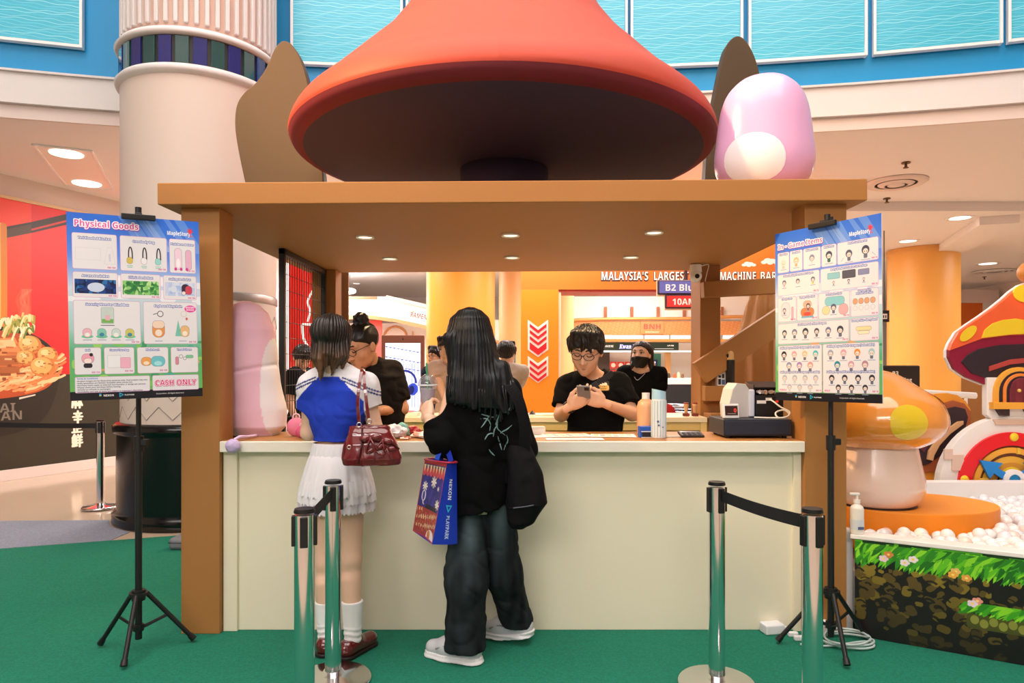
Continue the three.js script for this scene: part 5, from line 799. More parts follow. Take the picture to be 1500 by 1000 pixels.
{ // white fronted shop on the left
  const d = 17, K = d / 1000, X = (px) => (px - 757) * K, Y = (py) => EYE + (537 - py) * K;
  const s = thing('white_shop', 'far white shop with a tan fascia lip and small red sign letters', 'shop', [0, 0, -d]);
  const wh = mat('#f0e8e2', 0.5), tan = mat('#d79a6a', 0.45);
  const fp = [[X(470), Y(462)], [X(545), Y(462)], [X(580), Y(467)], [X(640), Y(480)], [X(760), Y(505)]], up = [[X(760), Y(475)], [X(640), Y(450)], [X(565), Y(434)], [X(470), Y(434)]];
  mesh('fascia', ext(shape(fp.concat(up)), 0.3).translate(0, 0, -0.3), wh, s);
  mesh('fascia_lip', ext(shape(fp.concat([[X(760), Y(510)], [X(640), Y(486)], [X(580), Y(472)], [X(545), Y(467.5)], [X(470), Y(467.5)]])), 0.12).translate(0, 0, -0.05), tan, s);
  mesh('painted_shadow_line', span(X(470), X(552), Y(438), Y(434.5), 0.0, 0.06, 0.002), mat('#a57a54', 0.6), s); mesh('cornice', bar(V(X(566), Y(435), 0.03), V(X(640), Y(452), 0.03), 0.06, 0.09), wh, s);  // brown strip painted in for the shadow line under the ceiling
  const ghost = txt(30, 12, '#efe7e1', (g, W, H) => { g.fillStyle = '#ddd3cc'; g.font = 'bold 100px sans-serif'; g.fillText('GRAND', W * 0.06, H * 0.5, W * 0.86); g.font = '60px sans-serif'; g.fillText('CAFE & BAR', W * 0.06, H * 0.9, W * 0.6); }); const gg = flat(28 * K, 12 * K, ghost); mesh('faint_letters', gg[0].rotateZ(-0.16).translate(X(583), Y(450), 0.006), gg[1], s);
  const rl = txt(24, 14, '#f0e8e2', (g, W, H) => { g.font = 'bold 230px sans-serif'; g.fillStyle = '#e0242a'; g.fillText('RAMEN', W * 0.0, H * 0.82, W * 0.98); g.fillStyle = '#f0a058'; g.beginPath(); g.arc(W * 0.13, H * 0.2, 30, 0, 7); g.fill(); }); const rg = flat(26 * K, 13 * K, rl, 0.4, 0.35); mesh('red_letters', rg[0].rotateZ(-0.18).translate(X(614), Y(462), 0.012), rg[1], s);
  mesh('coral_panel', span(X(536), X(557), 0.0, Y(468), -0.2, -0.26, 0.003), mat('#fb5f58', 0.45), s); mesh('panel_mark', at(new THREE.TorusGeometry(3 * K, 0.9 * K, 8, 20, 4.2), X(541), Y(500), -0.18), wh, s);
  mesh('back_wall', span(X(470), X(760), 0, Y(470), -0.9, -1.0, 0.003), mat('#f6f1ee', 0.5), s); mesh('white_counter', span(X(480), X(640), 0, Y(575), 0.1, -0.5, 0.004), wh, s);
  mesh('wall_arch', at(new THREE.TorusGeometry(18 * K, 0.03, 6, 40, Math.PI), X(570), Y(493), -0.88), tan, s); mesh('side_frame', span(X(596), X(598), 0, Y(482), -0.85, -0.89, 0.002), tan, s);
  const r = thing('ring_lamp', 'large glowing ring lamp under the far left ceiling', 'lamp', [X(490) + 0.0, 3.2, -d + 0.6]); { const pl = new THREE.PointLight(0xffffff, 9); pl.position.set(X(490), 3.12, -d + 0.6); pl.castShadow = true; pl.shadow.radius = 12; pl.name = 'ring_light'; scene.add(pl); } mesh('light_ring', at(new THREE.TorusGeometry(0.62, 0.045, 10, 64), 0, 0, 0, Math.PI / 2), mat('#ffffff', 0.4, { emissive: '#ffffff', emissiveIntensity: 1.8 }), r); for (const a of [0.3, 2.4, 4.5]) mesh('hanger', rod(V(Math.sin(a) * 0.62, 0.04, Math.cos(a) * 0.62), V(Math.sin(a) * 0.62, 0.485, Math.cos(a) * 0.62), 0.005), M_.black, r);
}
{ // advertising display with headphones
  const d = 8.6, K = d / 1000, c = P(590, 548, d), o = thing('display_stand', 'brown framed upright advertising display showing blue headphones', 'display', [c.x, 0, c.z], 0.08), fr = mat('#8a5440', 0.4);
  const y0 = EYE + (537 - 590) * K - 0.0, y1 = EYE + (537 - 497) * K;
  mesh('housing', span(-0.27, 0.27, 0.6, 1.77, -0.03, -0.1, 0.01), fr, o); mesh('foot', span(-0.3, 0.3, 0, 0.04, 0.1, -0.24, 0.006), fr, o); mesh('column', span(-0.2, 0.2, 0.04, 0.62, -0.04, -0.09, 0.006), fr, o);
  const t = txt(0.44, 0.82, '#dfe6f4', (g, W, H) => { const gr = ['#e8edf6', '#cfd9ee']; for (let i = 0; i < 12; i++) { g.fillStyle = gr[i % 2]; g.fillRect(i * W / 12, H * 0.2, W / 12, H * 0.8); g.fillStyle = '#3a6ad8'; g.fillRect(i * W / 12, H * 0.3, 5, H * 0.65); } g.strokeStyle = '#3556b8'; g.lineWidth = 5; for (const y of [0.05, 0.2, 0.32]) { g.beginPath(); g.moveTo(0, H * y); g.lineTo(W, H * (y + 0.09)); g.stroke(); for (let i = 0; i < 9; i++) { g.fillStyle = i % 2 ? '#5a7ad0' : '#2a48a8'; g.beginPath(); g.moveTo(W * i / 9, H * (y + 0.01 * i)); g.lineTo(W * (i + 0.6) / 9, H * (y + 0.01 * i)); g.lineTo(W * (i + 0.3) / 9, H * (y + 0.01 * i) + 18); g.fill(); } }
    g.strokeStyle = '#2a2f8a'; g.lineWidth = 30; g.beginPath(); g.arc(W * 0.55, H * 0.58, W * 0.32, Math.PI * 0.98, Math.PI * 2.02); g.stroke(); g.fillStyle = '#1c2470'; g.beginPath(); g.ellipse(W * 0.26, H * 0.66, 40, 70, 0.1, 0, 7); g.fill(); g.fillStyle = '#2f49c0'; g.beginPath(); g.ellipse(W * 0.78, H * 0.68, 74, 86, 0.2, 0, 7); g.fill(); g.fillStyle = '#1a2060'; g.beginPath(); g.ellipse(W * 0.74, H * 0.69, 40, 62, 0.2, 0, 7); g.fill(); });
  const [g5, m5] = flat(0.44, 0.86, t, 0.3, 0.85); mesh('screen', g5.translate(0, 1.24, -0.0285), m5, o); mesh('camera_dot', at(cyl(0.01, 0.01, 0.006, 12), 0, 1.72, -0.028, Math.PI / 2), M_.black, o);
}
{ // red kiosk beyond the wire grid
  const k = thing('ramen_sign', 'ribbed red sign with a white noodle bowl seen through the wire grid', 'sign', [-2.28, 0, -7.45], 0.3);
  mesh('body', span(-0.2, 0.36, 0.0, 2.56, -0.02, -0.3, 0.004), mat('#6a4020', 0.5), k);
  const red = mat('#d9312c', 0.35, { emissive: '#d01810', emissiveIntensity: 0.25 }); for (let i = 0; i < 13; i++) mesh('rib', at(cyl(0.0145, 0.0145, 2.3, 10), -0.185 + i * 0.0265, 1.33, 0), red, k);
  mesh('edge_strip', span(-0.215, -0.2, 0.1, 2.52, 0.0, -0.05, 0.002), M_.glow, k); mesh('top_strip', span(-0.2, 0.16, 2.49, 2.53, 0.01, -0.03, 0.002), mat('#e8c87a', 0.4), k);
  const wl = mat('#fff6f0', 0.4, { emissive: '#fff0e8', emissiveIntensity: 0.7 }), z = 0.022;
  mesh('bowl_line', [tube([[-0.06, 1.83, z], [0.17, 1.83, z]], 0.013, 4, 8), tube([[-0.06, 1.83, z], [-0.045, 1.68, z], [0.01, 1.58, z], [0.05, 1.555, z], [0.17, 1.555, z]], 0.013, 24, 8), tube([[0.05, 1.555, z], [0.06, 1.5, z], [0.17, 1.49, z]], 0.013, 10, 8)], wl, k);
  mesh('steam_line', [tube([[0.0, 1.86, z], [0.02, 1.98, z], [-0.0, 2.08, z], [0.05, 2.2, z]], 0.011, 24, 8), tube([[0.06, 1.86, z], [0.08, 1.96, z], [0.06, 2.06, z], [0.12, 2.24, z]], 0.011, 24, 8), tube([[0.12, 1.86, z], [0.14, 1.96, z], [0.12, 2.08, z], [0.16, 2.16, z]], 0.011, 24, 8)], wl, k);
  const lt = txt(0.36, 0.55, '#d9312c', (g, W, H) => { g.fillStyle = '#fff4ee'; g.font = 'bold 150px sans-serif'; g.fillText('TAM', W * 0.03, H * 0.24, W * 0.9); g.fillText('CHIAK', W * 0.03, H * 0.5, W * 0.9); g.font = 'bold 90px sans-serif'; g.fillText('MEE', W * 0.03, H * 0.72); }); const [g6, m6] = flat(0.34, 0.52, lt, 0.4, 0.5); mesh('letters', g6.translate(-0.02, 1.16, 0.018), m6, k);
  const w = thing('wood_partition', 'dark brown timber partition right of the red ribbed sign', 'partition', [-2.17, 0, -7.95], 0.1); for (let i = 0; i < 3; i++) mesh('board', span(-0.12 + i * 0.11, -0.015 + i * 0.11, 0, 2.75, 0, -0.05, 0.003), mat(i % 2 ? '#6b4318' : '#754a1c', 0.5), w); mesh('cap_rail', span(-0.13, 0.22, 2.75, 2.8, 0.02, -0.07, 0.003), mat('#5e3a14', 0.5), w);
}
{ // parking sign, orange panel and rail behind the mushroom house
  const d = 11, K = d / 1000, o = thing('parking_sign', 'black rounded direction sign reading B3 Parking by the yellow column', 'sign', P(1312, 552, d).toArray());
  const t = txt(70, 34, '#231e1e', (g, W, H) => { g.fillStyle = '#f4f0ea'; g.font = 'bold 74px sans-serif'; g.fillText('B3', W * 0.4, H * 0.4); g.fillText('Car Parking', W * 0.18, H * 0.76, W * 0.74); });
  mesh('sign_board', at(box(70 * K, 34 * K, 0.05, 0.15, 5), 0, 0, 0), mat('#231e1e', 0.45), o); const [g, m] = flat(56 * K, 27 * K, t); mesh('sign_face', g.translate(-1 * K, 0, 0.0265), m, o); mesh('post', span(-0.03, 0.03, -1.2 + 0.0, -17 * K + 0.02, -0.01, -0.05, 0.003), M_.black, o);
  const e = thing('exit_sign', 'small black and white pictogram sign beside the right poster edge', 'sign', P(1295, 463, d).toArray()); const t2 = txt(1, 1, '#1f1b1b', (g2, W, H) => { g2.fillStyle = '#f2eee8'; g2.fillRect(W * 0.2, H * 0.25, W * 0.6, H * 0.55); g2.fillStyle = '#1f1b1b'; g2.fillRect(W * 0.3, H * 0.4, W * 0.14, H * 0.3); g2.fillRect(W * 0.56, H * 0.4, W * 0.14, H * 0.3); }, 128); const [g7, m7] = flat(12 * K, 14 * K, t2); mesh('sign_board', at(box(14 * K, 17 * K, 0.04, 0.005), 0, 0, 0), M_.black, e); mesh('sign_face', g7.translate(0, 0, 0.0215), m7, e); mesh('hanger', at(cyl(0.008, 0.008, 1.35, 8), 0, 8 * K + 0.66, 0), M_.black, e);
  const p = thing('orange_shopfront', 'flat orange shopfront panel right of the far yellow column', 'shop', P(1420, 600, 18).setY(0).toArray()); mesh('panel', span(-0.9, 0.35, 0, 3.05, 0, -0.1, 0.004), mat('#d9690e', 0.5), p); mesh('white_jamb', span(0.35, 0.75, 0, 3.35, 0.04, -0.1, 0.004), M_.white, p); mesh('header', span(-0.95, 0.75, 3.05, 3.4, 0.05, -0.1, 0.004), M_.pinkish, p);
  const q2 = thing('white_barrier', 'long white rounded barrier rail behind the tunnel arch', 'barrier', P(1380, 577, 8.6).toArray()); mesh('rail', rod(V(-0.6, 0.04, 0), V(0.42, -0.02, 0), 0.04, 0.04, 16), M_.whiteGloss, q2); for (const x of [-0.4, 0.3]) mesh('leg', rod(V(x, 0, 0), V(x, -1.02, 0), 0.02), M_.whiteGloss, q2);
  const bk = thing('brown_kiosk', 'brown kiosk wall seen behind the red roof rim', 'kiosk', P(1418, 600, 14).setY(0).toArray()); mesh('panel', span(-0.28, 0.9, 0, 1.5, 0, -0.3, 0.004), mat('#a06a34', 0.5), bk); mesh('top_ledge', span(-0.3, 0.92, 1.5, 1.55, 0.03, -0.3, 0.004), mat('#c8955a', 0.5), bk);
  // sculpted brown tree trunk behind the booth brace
  const tr = P(1128, 560, 6.6), T = thing('tree_sculpture', 'big sculpted brown tree trunk behind the booth braces', 'sculpture', [tr.x, 0, tr.z]);
  const f = (() => { const L = loftS([[0, 0.1, 0, 0.75, 0.5], [0.5, 0.06, 0, 0.58, 0.42], [1.0, 0.02, 0, 0.45, 0.36], [1.5, 0.02, 0, 0.36, 0.32], [1.9, 0.08, 0, 0.3, 0.28], [2.1, 0.1, 0, 0.26, 0.24], [2.2, 0.1, 0, 0.12, 0.12]]); return (x, y, z) => L(x, y, z) - 0.03 * Math.sin(Math.atan2(x, z) * 9 + y * 1.5) - 0.02 * noise.noise(x * 4, y * 3, z * 4); })();
  mesh('trunk', nets(f, [-0.95, 0.0, -0.75], [1.05, 2.6, 0.75], 0.035), mat('#9a6426', 0.6), T);
}
// ---------- people ----------
const SK = { fair: mat('#edc4a8', 0.5), light: mat('#e6b594', 0.5), tan: mat('#d9a07a', 0.5) };
const headF = (() => {
  const skull = ellS([0, 0.03, -0.012], [0.077, 0.09, 0.095]), face = ellS([0, -0.03, 0.022], [0.065, 0.08, 0.07]), jaw = ellS([0, -0.07, 0.03], [0.051, 0.042, 0.055]), chin = ellS([0, -0.1, 0.066], [0.022, 0.02, 0.022]);
  const nose = capS(V(0, 0.012, 0.086), V(0, -0.03, 0.106), 0.008, 0.0125), wingL = ellS([0.013, -0.034, 0.095], [0.009, 0.008, 0.011]), wingR = ellS([-0.013, -0.034, 0.095], [0.009, 0.008, 0.011]);
  const brow = capS(V(-0.042, 0.03, 0.07), V(0.042, 0.03, 0.07), 0.012, 0.012), brow2 = ellS([0, 0.03, 0.078], [0.02, 0.012, 0.012]);
  const lipU = capS(V(-0.02, -0.062, 0.078), V(0.02, -0.062, 0.078), 0.0075, 0.0075), lipL = capS(V(-0.016, -0.072, 0.078), V(0.016, -0.072, 0.078), 0.0085, 0.0085);
  const cheekL = ellS([0.04, -0.03, 0.056], [0.025, 0.025, 0.022]), cheekR = ellS([-0.04, -0.03, 0.056], [0.025, 0.025, 0.022]);
  const earL = ellS([0.078, -0.006, -0.008], [0.01, 0.031, 0.018]), earR = ellS([-0.078, -0.006, -0.008], [0.01, 0.031, 0.018]), sL = ellS([0.031, 0.011, 0.098], [0.019, 0.012, 0.016]), sR = ellS([-0.031, 0.011, 0.098], [0.019, 0.012, 0.016]);
  const mouth = capS(V(-0.019, -0.0672, 0.09), V(0.019, -0.0672, 0.09), 0.0022, 0.0022);
  return (x, y, z) => { let d = smin(skull(x, y, z), face(x, y, z), 0.03); d = smin(d, jaw(x, y, z), 0.025); d = smin(d, chin(x, y, z), 0.02); d = smin(d, brow(x, y, z), 0.016); d = smin(d, brow2(x, y, z), 0.014); d = smin(d, cheekL(x, y, z), 0.02); d = smin(d, cheekR(x, y, z), 0.02); d = smax(d, -sL(x, y, z), 0.012); d = smax(d, -sR(x, y, z), 0.012); d = smin(d, nose(x, y, z), 0.012); d = smin(d, wingL(x, y, z), 0.006); d = smin(d, wingR(x, y, z), 0.006); d = smin(d, lipU(x, y, z), 0.006); d = smin(d, lipL(x, y, z), 0.006); d = smax(d, -mouth(x, y, z), 0.004); d = smin(d, earL(x, y, z), 0.008); return smin(d, earR(x, y, z), 0.008); };
})();
const headGeo = nets(headF, [-0.1, -0.135, -0.125], [0.1, 0.135, 0.135], 0.0042);
function basis(f, up, s = 1) { const z = f.clone().normalize(), x = up.clone().cross(z).normalize(), y = z.clone().cross(x); return new THREE.Matrix4().makeBasis(x.multiplyScalar(s), y.multiplyScalar(s), z.multiplyScalar(s)); }
// hand: wrist at the origin, fingers along +x, back of the hand +y, thumb on +z
function handGeo(curl = [0.35, 0.45, 0.3], spread = 0.04, thumb = 0, s = 1) {
  const fs = [[0.088, 0.031, [0.042, 0.025, 0.02]], [0.093, 0.0105, [0.046, 0.029, 0.021]], [0.089, -0.011, [0.042, 0.027, 0.02]], [0.08, -0.031, [0.033, 0.021, 0.018]]];
  const palm = [ellS([0.05, 0, 0], [0.056, 0.0165, 0.042]), capS(V(-0.03, 0, 0), V(0.02, 0, 0), 0.025, 0.024)], fing = [];
  fs.forEach(([bx, bz, seg], i) => {
    palm.push(capS(V(0.02, 0, bz * 0.6), V(bx, 0.002, bz), 0.014, 0.0112));
    let p = V(bx, 0.002, bz), a = 0, yaw = (1.5 - i) * spread; const chain = [];
    seg.forEach((l, k) => { a += curl[k] * (1 + 0.08 * (i - 1)); const q = p.clone().add(V(Math.cos(a) * Math.cos(yaw) * l, -Math.sin(a) * l, Math.cos(a) * Math.sin(yaw) * l)); chain.push(capS(p, q, 0.0096 - k * 0.0009, 0.0088 - k * 0.0009)); p = q; });
    fing.push(uni(chain, 0.004));
  });
  const t0 = V(0.018, -0.006, 0.03), t1 = V(0.05, -0.016, 0.056 - thumb * 0.01), t2 = V(0.079, -0.026, 0.064 - thumb * 0.024), t3 = V(0.103, -0.034, 0.062 - thumb * 0.036);
  const th = uni([capS(t0, t1, 0.015, 0.012), capS(t1, t2, 0.0115, 0.0102), capS(t2, t3, 0.0102, 0.0082)], 0.006), pf = uni(palm, 0.014);
  const f = (x, y, z) => { let d = pf(x, y, z), m = fing[0](x, y, z); for (let i = 1; i < 4; i++) m = Math.min(m, fing[i](x, y, z)); d = smin(d, m, 0.006); return smin(d, th(x, y, z), 0.01); };
  const g = nets(f, [-0.06, -0.12, -0.07], [0.2, 0.04, 0.09], 0.0038); if (s !== 1) g.scale(s, s, s); return g;
}
const flip = (g) => { const i = g.index.array; for (let k = 0; k < i.length; k += 3) { const t = i[k]; i[k] = i[k + 1]; i[k + 1] = t; } return g; };
// place a hand: fingers along dir, back of the hand along back; side +1 thumb on dir x back, -1 on the other side
function placeHand(g, wrist, dir, back, mirror) {
  const x = dir.clone().normalize(), y = back.clone().addScaledVector(x, -back.dot(x)).normalize(), z = x.clone().cross(y);
  const q = g.clone(); if (mirror) { q.scale(1, 1, -1); flip(q); q.attributes.normal.needsUpdate = true; }
  return q.applyMatrix4(new THREE.Matrix4().makeBasis(x, y, z)).translate(wrist.x, wrist.y, wrist.z);
}
const bounds = (list, pad) => { const lo = [1e9, 1e9, 1e9], hi = [-1e9, -1e9, -1e9]; for (const v of list) ['x', 'y', 'z'].forEach((k, i) => { lo[i] = Math.min(lo[i], v[k] - pad); hi[i] = Math.max(hi[i], v[k] + pad); }); return [lo, hi]; };
function frameOf(yaw) { return { f: V(Math.sin(yaw), 0, Math.cos(yaw)), s: V(Math.cos(yaw), 0, -Math.sin(yaw)) }; }
// Builds skin, and from the same joints an optional shirt and trousers. All joints are local to base. L/R are the person's own sides (+s is the person's left).
function human(o) {
  const { base, yaw, h } = o, { f, s } = frameOf(yaw), w = o.slim ? 0.92 : 1;
  const root = thing(o.name || 'person', o.label, 'person', [base.x, base.y, base.z], 0, o.group);
  const pt = (side, y, fw = 0) => s.clone().multiplyScalar(side).addScaledVector(f, fw).setY(y);
  const J = { hipL: pt(0.085 * w, h * 0.52), hipR: pt(-0.085 * w, h * 0.52), knL: pt(0.09, h * 0.285, 0.02), knR: pt(-0.09, h * 0.285, 0.02), anL: pt(0.095, 0.09), anR: pt(-0.095, 0.09), shL: pt(0.175 * w, h * 0.815), shR: pt(-0.175 * w, h * 0.815), elL: pt(0.23 * w, h * 0.63, -0.02), elR: pt(-0.23 * w, h * 0.63, -0.02), wrL: pt(0.22, h * 0.49, 0.08), wrR: pt(-0.22, h * 0.49, 0.08), neck: pt(0, h * 0.835, -0.01), head: pt(0, h * 0.925, 0.02), waist: pt(0, h * 0.62), ...o.J };
  const fd = (o.faceDir || f).clone().normalize(), up = o.headUp || V(0, 1, 0), HM = basis(fd, up, o.headScale || 1).setPosition(J.head);
  const sk = o.skin || SK.light, parts = [];
  const cF = J.shL.clone().add(J.shR).multiplyScalar(0.5), hF = J.hipL.clone().add(J.hipR).multiplyScalar(0.5);
  const torso = (e) => loftS([[hF.y - 0.08, hF.x, hF.z, (o.hipW || 0.15) * w + e, (o.hipD || 0.105) * w + e], [hF.y + 0.02, hF.x, hF.z, (o.hipW || 0.155) * w + e, (o.hipD || 0.11) * w + e], [J.waist.y, J.waist.x, J.waist.z, (o.waistR || 0.125) * w + e, 0.09 * w + e], [cF.y - 0.13, cF.x * 0.85 + J.waist.x * 0.15, cF.z * 0.85 + J.waist.z * 0.15, (o.chestR || 0.155) * w + e, 0.105 * w + e], [cF.y - 0.02, cF.x, cF.z, (o.chestR || 0.155) * w + e, 0.09 * w + e * 0.6], [cF.y + 0.035, cF.x, cF.z, 0.1 * w + e * 0.6, 0.06 * w + e * 0.5]], yaw);
  const nb = J.neck.clone().addScaledVector(V(0, 1, 0), 0.03), trap = (e) => uni([capS(nb, J.shL.clone().addScaledVector(V(0, 1, 0), 0.012), 0.05 + e, 0.042 + e), capS(nb, J.shR.clone().addScaledVector(V(0, 1, 0), 0.012), 0.05 + e, 0.042 + e)], 0.03);
  const skinT = torso(o.hipW ? -0.04 : -0.012), hb = V(0, -0.07, -0.025).applyMatrix4(HM);
  const ar = o.armR || 1, limbs = [capS(J.neck.clone().addScaledVector(V(0, 1, 0), -0.03), hb, 0.056 * (o.neckR || 1), 0.05 * (o.neckR || 1)), capS(J.shL, J.elL, 0.05 * ar, 0.041 * ar), capS(J.elL, J.wrL, 0.041 * ar, 0.027 * ar), capS(J.shR, J.elR, 0.05 * ar, 0.041 * ar), capS(J.elR, J.wrR, 0.041 * ar, 0.027 * ar), capS(J.hipL, J.knL, 0.08 * w, 0.052 * w), capS(J.knL, J.anL, 0.052 * w, 0.036), capS(J.hipR, J.knR, 0.08 * w, 0.052 * w), capS(J.knR, J.anR, 0.052 * w, 0.036)];
  if (o.legF) limbs.push(...o.legF);
  limbs.push(trap(-0.012));
  const lf = uni(limbs, 0.025), bf = (x, y, z) => smin(lf(x, y, z), skinT(x, y, z), 0.03);
  const all = Object.values(J), [lo, hi] = bounds(all.filter((v) => v !== J.head), 0.14); lo[1] = Math.max(0.0, lo[1]); hi[1] = Math.max(hi[1], hb.y + 0.02);
  parts.push(nets(bf, lo, hi, o.far ? 0.02 : 0.013));
  parts.push(headGeo.clone().applyMatrix4(HM));
  for (const k of ['L', 'R']) {
    const d = o['hand' + k] || {}, dir = d.dir || J['wr' + k].clone().sub(J['el' + k]), back = d.back || s.clone().multiplyScalar(k === 'L' ? 1 : -1);
    parts.push(placeHand(handGeo(d.curl, d.spread, d.thumb, d.s || (o.slim ? 0.92 : 1)), J['wr' + k], dir, back, d.mirror ?? (k === 'L')));
  }
  mesh('body', merge(parts), sk, root);
  const hg = new THREE.Group(); // face pieces in the head's own frame
  const face = (name, g, m, label) => mesh(name, (Array.isArray(g) ? merge(g) : g).applyMatrix4(HM), m, root, label);
  if (!o.noFace) {
    for (const e of [-1, 1]) { if (o.lookDown) { face('eyelid', [tube([[e * 0.017, 0.006, 0.0835], [e * 0.026, 0.001, 0.0885], [e * 0.036, 0.001, 0.087], [e * 0.048, 0.006, 0.079]], 0.0024, 12, 6)], mat('#2a1a14', 0.5)); face('eyebrow', [tube([[e * 0.013, 0.031, 0.088], [e * 0.03, 0.036, 0.0865], [e * 0.05, 0.03, 0.074]], 0.0038, 10, 6)], mat('#1c1411', 0.8)); continue; } face('eye', [at(sph(0.0125, 16, 12), e * 0.031, 0.010, 0.0745)], mat('#f4f0ec', 0.25)); face('iris', [at(sph(0.0062, 12, 8).scale(1, 1, 0.5), e * 0.031, (o.lookDown ? 0.004 : 0.009), 0.0855)], mat('#1d1411', 0.2)); face('eyelid', [tube([[e * 0.017, 0.0125, 0.083], [e * 0.026, 0.0185, 0.0875], [e * 0.036, 0.0185, 0.086], [e * 0.047, 0.011, 0.079]], 0.0022, 10, 6)], mat('#2a1a14', 0.5));
      face('eyebrow', [tube([[e * 0.014, 0.031, 0.088], [e * 0.03, 0.037, 0.0865], [e * 0.049, 0.03, 0.074]], 0.0036, 10, 6)], mat('#1c1411', 0.8)); }
    if (!o.mask) face('lips', [tube([[-0.021, -0.065, 0.0815], [-0.008, -0.0612, 0.0872], [0, -0.0625, 0.0876], [0.008, -0.0612, 0.0872], [0.021, -0.065, 0.0815]], 0.0032, 14, 8), tube([[-0.018, -0.0675, 0.082], [0, -0.0725, 0.0885], [0.018, -0.0675, 0.082]], 0.0036, 12, 8)], mat('#c28272', 0.4));
  }
  if (o.glasses) { const gm = mat('#1a1a1c', 0.3); const rim = (e) => { const g = new THREE.TorusGeometry(0.0225, 0.0019, 8, 28); g.scale(1.2, 0.84, 1); return at(g, e * 0.0315, 0.004, 0.0985, -0.05, e * 0.12); };
    face('glasses', [rim(1), rim(-1), tube([[-0.008, 0.008, 0.101], [0, 0.011, 0.1035], [0.008, 0.008, 0.101]], 0.0018, 8, 6), tube([[0.055, 0.01, 0.096], [0.07, 0.012, 0.07], [0.081, 0.008, 0.0], [0.079, -0.005, -0.02]], 0.0018, 14, 6), tube([[-0.055, 0.01, 0.096], [-0.07, 0.012, 0.07], [-0.081, 0.008, 0.0], [-0.079, -0.005, -0.02]], 0.0018, 14, 6)], gm); }
  if (o.hair) { const hf = o.hair(), g = nets(hf.f, hf.lo || [-0.13, -0.14, -0.15], hf.hi || [0.13, 0.19, 0.15], o.far ? 0.008 : 0.0052, hf.color); g.applyMatrix4(HM); const hm = hf.color ? new THREE.MeshStandardMaterial({ vertexColors: true, roughness: 0.42 }) : mat(o.hairColor || '#120e0d', 0.4); const hh = mesh('hair', g, hm, root); if (hf.locks) for (const l of hf.locks) mesh('hair_lock', l.applyMatrix4(HM), hm.vertexColors ? mat(o.lockColor || '#6b4a34', 0.45) : hm, hh); }
  if (o.top) {
    const t = o.top, e = t.ease ?? 0.02, T = torso(e), TR = trap(e * 0.35), len = t.sleeve ?? 0.62;
    const sleeve = (a, b, c) => { const long = len > 1, tip = long ? b.clone().lerp(c, len - 1) : a.clone().lerp(b, len), dir = (long ? c.clone().sub(b) : b.clone().sub(a)).normalize(), r0 = 0.066 * ar + e * 0.3, r1 = (long ? 0.058 : 0.066) * ar + e * 0.3, A = capS(a, b, r0, r1), B = long ? capS(b, c, r1, 0.042) : null; return (x, y, z) => Math.max(B ? smin(A(x, y, z), B(x, y, z), 0.03) : A(x, y, z), (x - tip.x) * dir.x + (y - tip.y) * dir.y + (z - tip.z) * dir.z); };
    const SL = sleeve(J.shL, J.elL, J.wrL), SR = sleeve(J.shR, J.elR, J.wrR), hem = t.hem ?? hF.y - 0.04, fr = t.freq || 9, amp = t.wrinkle ?? 0.006;
    const ff = (x, y, z) => { let d = smin(smin(smin(T(x, y, z), TR(x, y, z), 0.05), SL(x, y, z), 0.045), SR(x, y, z), 0.045); const nk = Math.hypot(x - J.neck.x - f.x * 0.02, (y - J.neck.y - 0.062) * 1.0, z - J.neck.z - f.z * 0.02) - (t.neckHole || 0.075); d = smax(d, -nk, 0.012); d = Math.max(d, hem + (t.hemSlope || 0) * (x - hF.x) - y); return d + amp * fbm(x * fr, y * fr * 0.7, z * fr) + amp * 1.5 * Math.max(-0.2, 0.3 - Math.abs(noise.noise(x * fr * 1.2 + y * 3 + 3, y * fr * 1.3, z * fr * 1.2)) * 1.6) + amp * 0.5 * Math.sin(y * 60 + 5 * noise.noise(x * 7, y * 4, z * 7)) * Math.max(0, noise.noise(x * 5, y * 5, z * 5 + 9)); };
    const [l2, h2] = bounds([J.shL, J.shR, J.elL, J.elR, J.wrL, J.wrR, J.waist, J.neck, hF], 0.12); l2[1] = Math.max(hem - 0.02, 0.2);
    const g = nets(ff, l2, h2, t.cell || (o.far ? 0.016 : 0.0095), t.color), tm = t.color ? new THREE.MeshStandardMaterial({ vertexColors: true, roughness: 0.85 }) : mat(t.hex || '#17161a', 0.9, { specularIntensity: 0.25 });
    const top = mesh(t.name || 'shirt', g, tm, root); root.userData.shirtF = undefined; o.shirtF = ff; o.shirtMesh = top;
  }
  if (o.trousers) {
    const t = o.trousers, lg = (a, b, c) => uni([capS(a, b, 0.095 * w, t.r1 || 0.075), capS(b, c.clone().setY(0.05), t.r1 || 0.075, t.r2 || 0.065)], 0.03), A = lg(J.hipL, J.knL, J.anL), B = lg(J.hipR, J.knR, J.anR), H = loftS([[hF.y - 0.1, hF.x, hF.z, 0.15 * w, 0.11 * w], [hF.y + 0.02, hF.x, hF.z, 0.165 * w, 0.125 * w], [hF.y + 0.1, J.waist.x, J.waist.z, 0.145 * w, 0.11 * w]], yaw);
    const ff = (x, y, z) => Math.max(smin(smin(A(x, y, z), B(x, y, z), 0.03), H(x, y, z), 0.05), 0.035 - y) + 0.006 * fbm(x * 8, y * 6, z * 8);
    const [l3, h3] = bounds([J.hipL, J.hipR, J.knL, J.knR, J.anL.clone().setY(0.05), J.anR.clone().setY(0.05)], 0.15); l3[1] = 0.01; mesh('trousers', nets(ff, l3, h3, o.far ? 0.02 : 0.014), mat(t.hex || '#1b1c22', 0.9, { specularIntensity: 0.25 }), root);
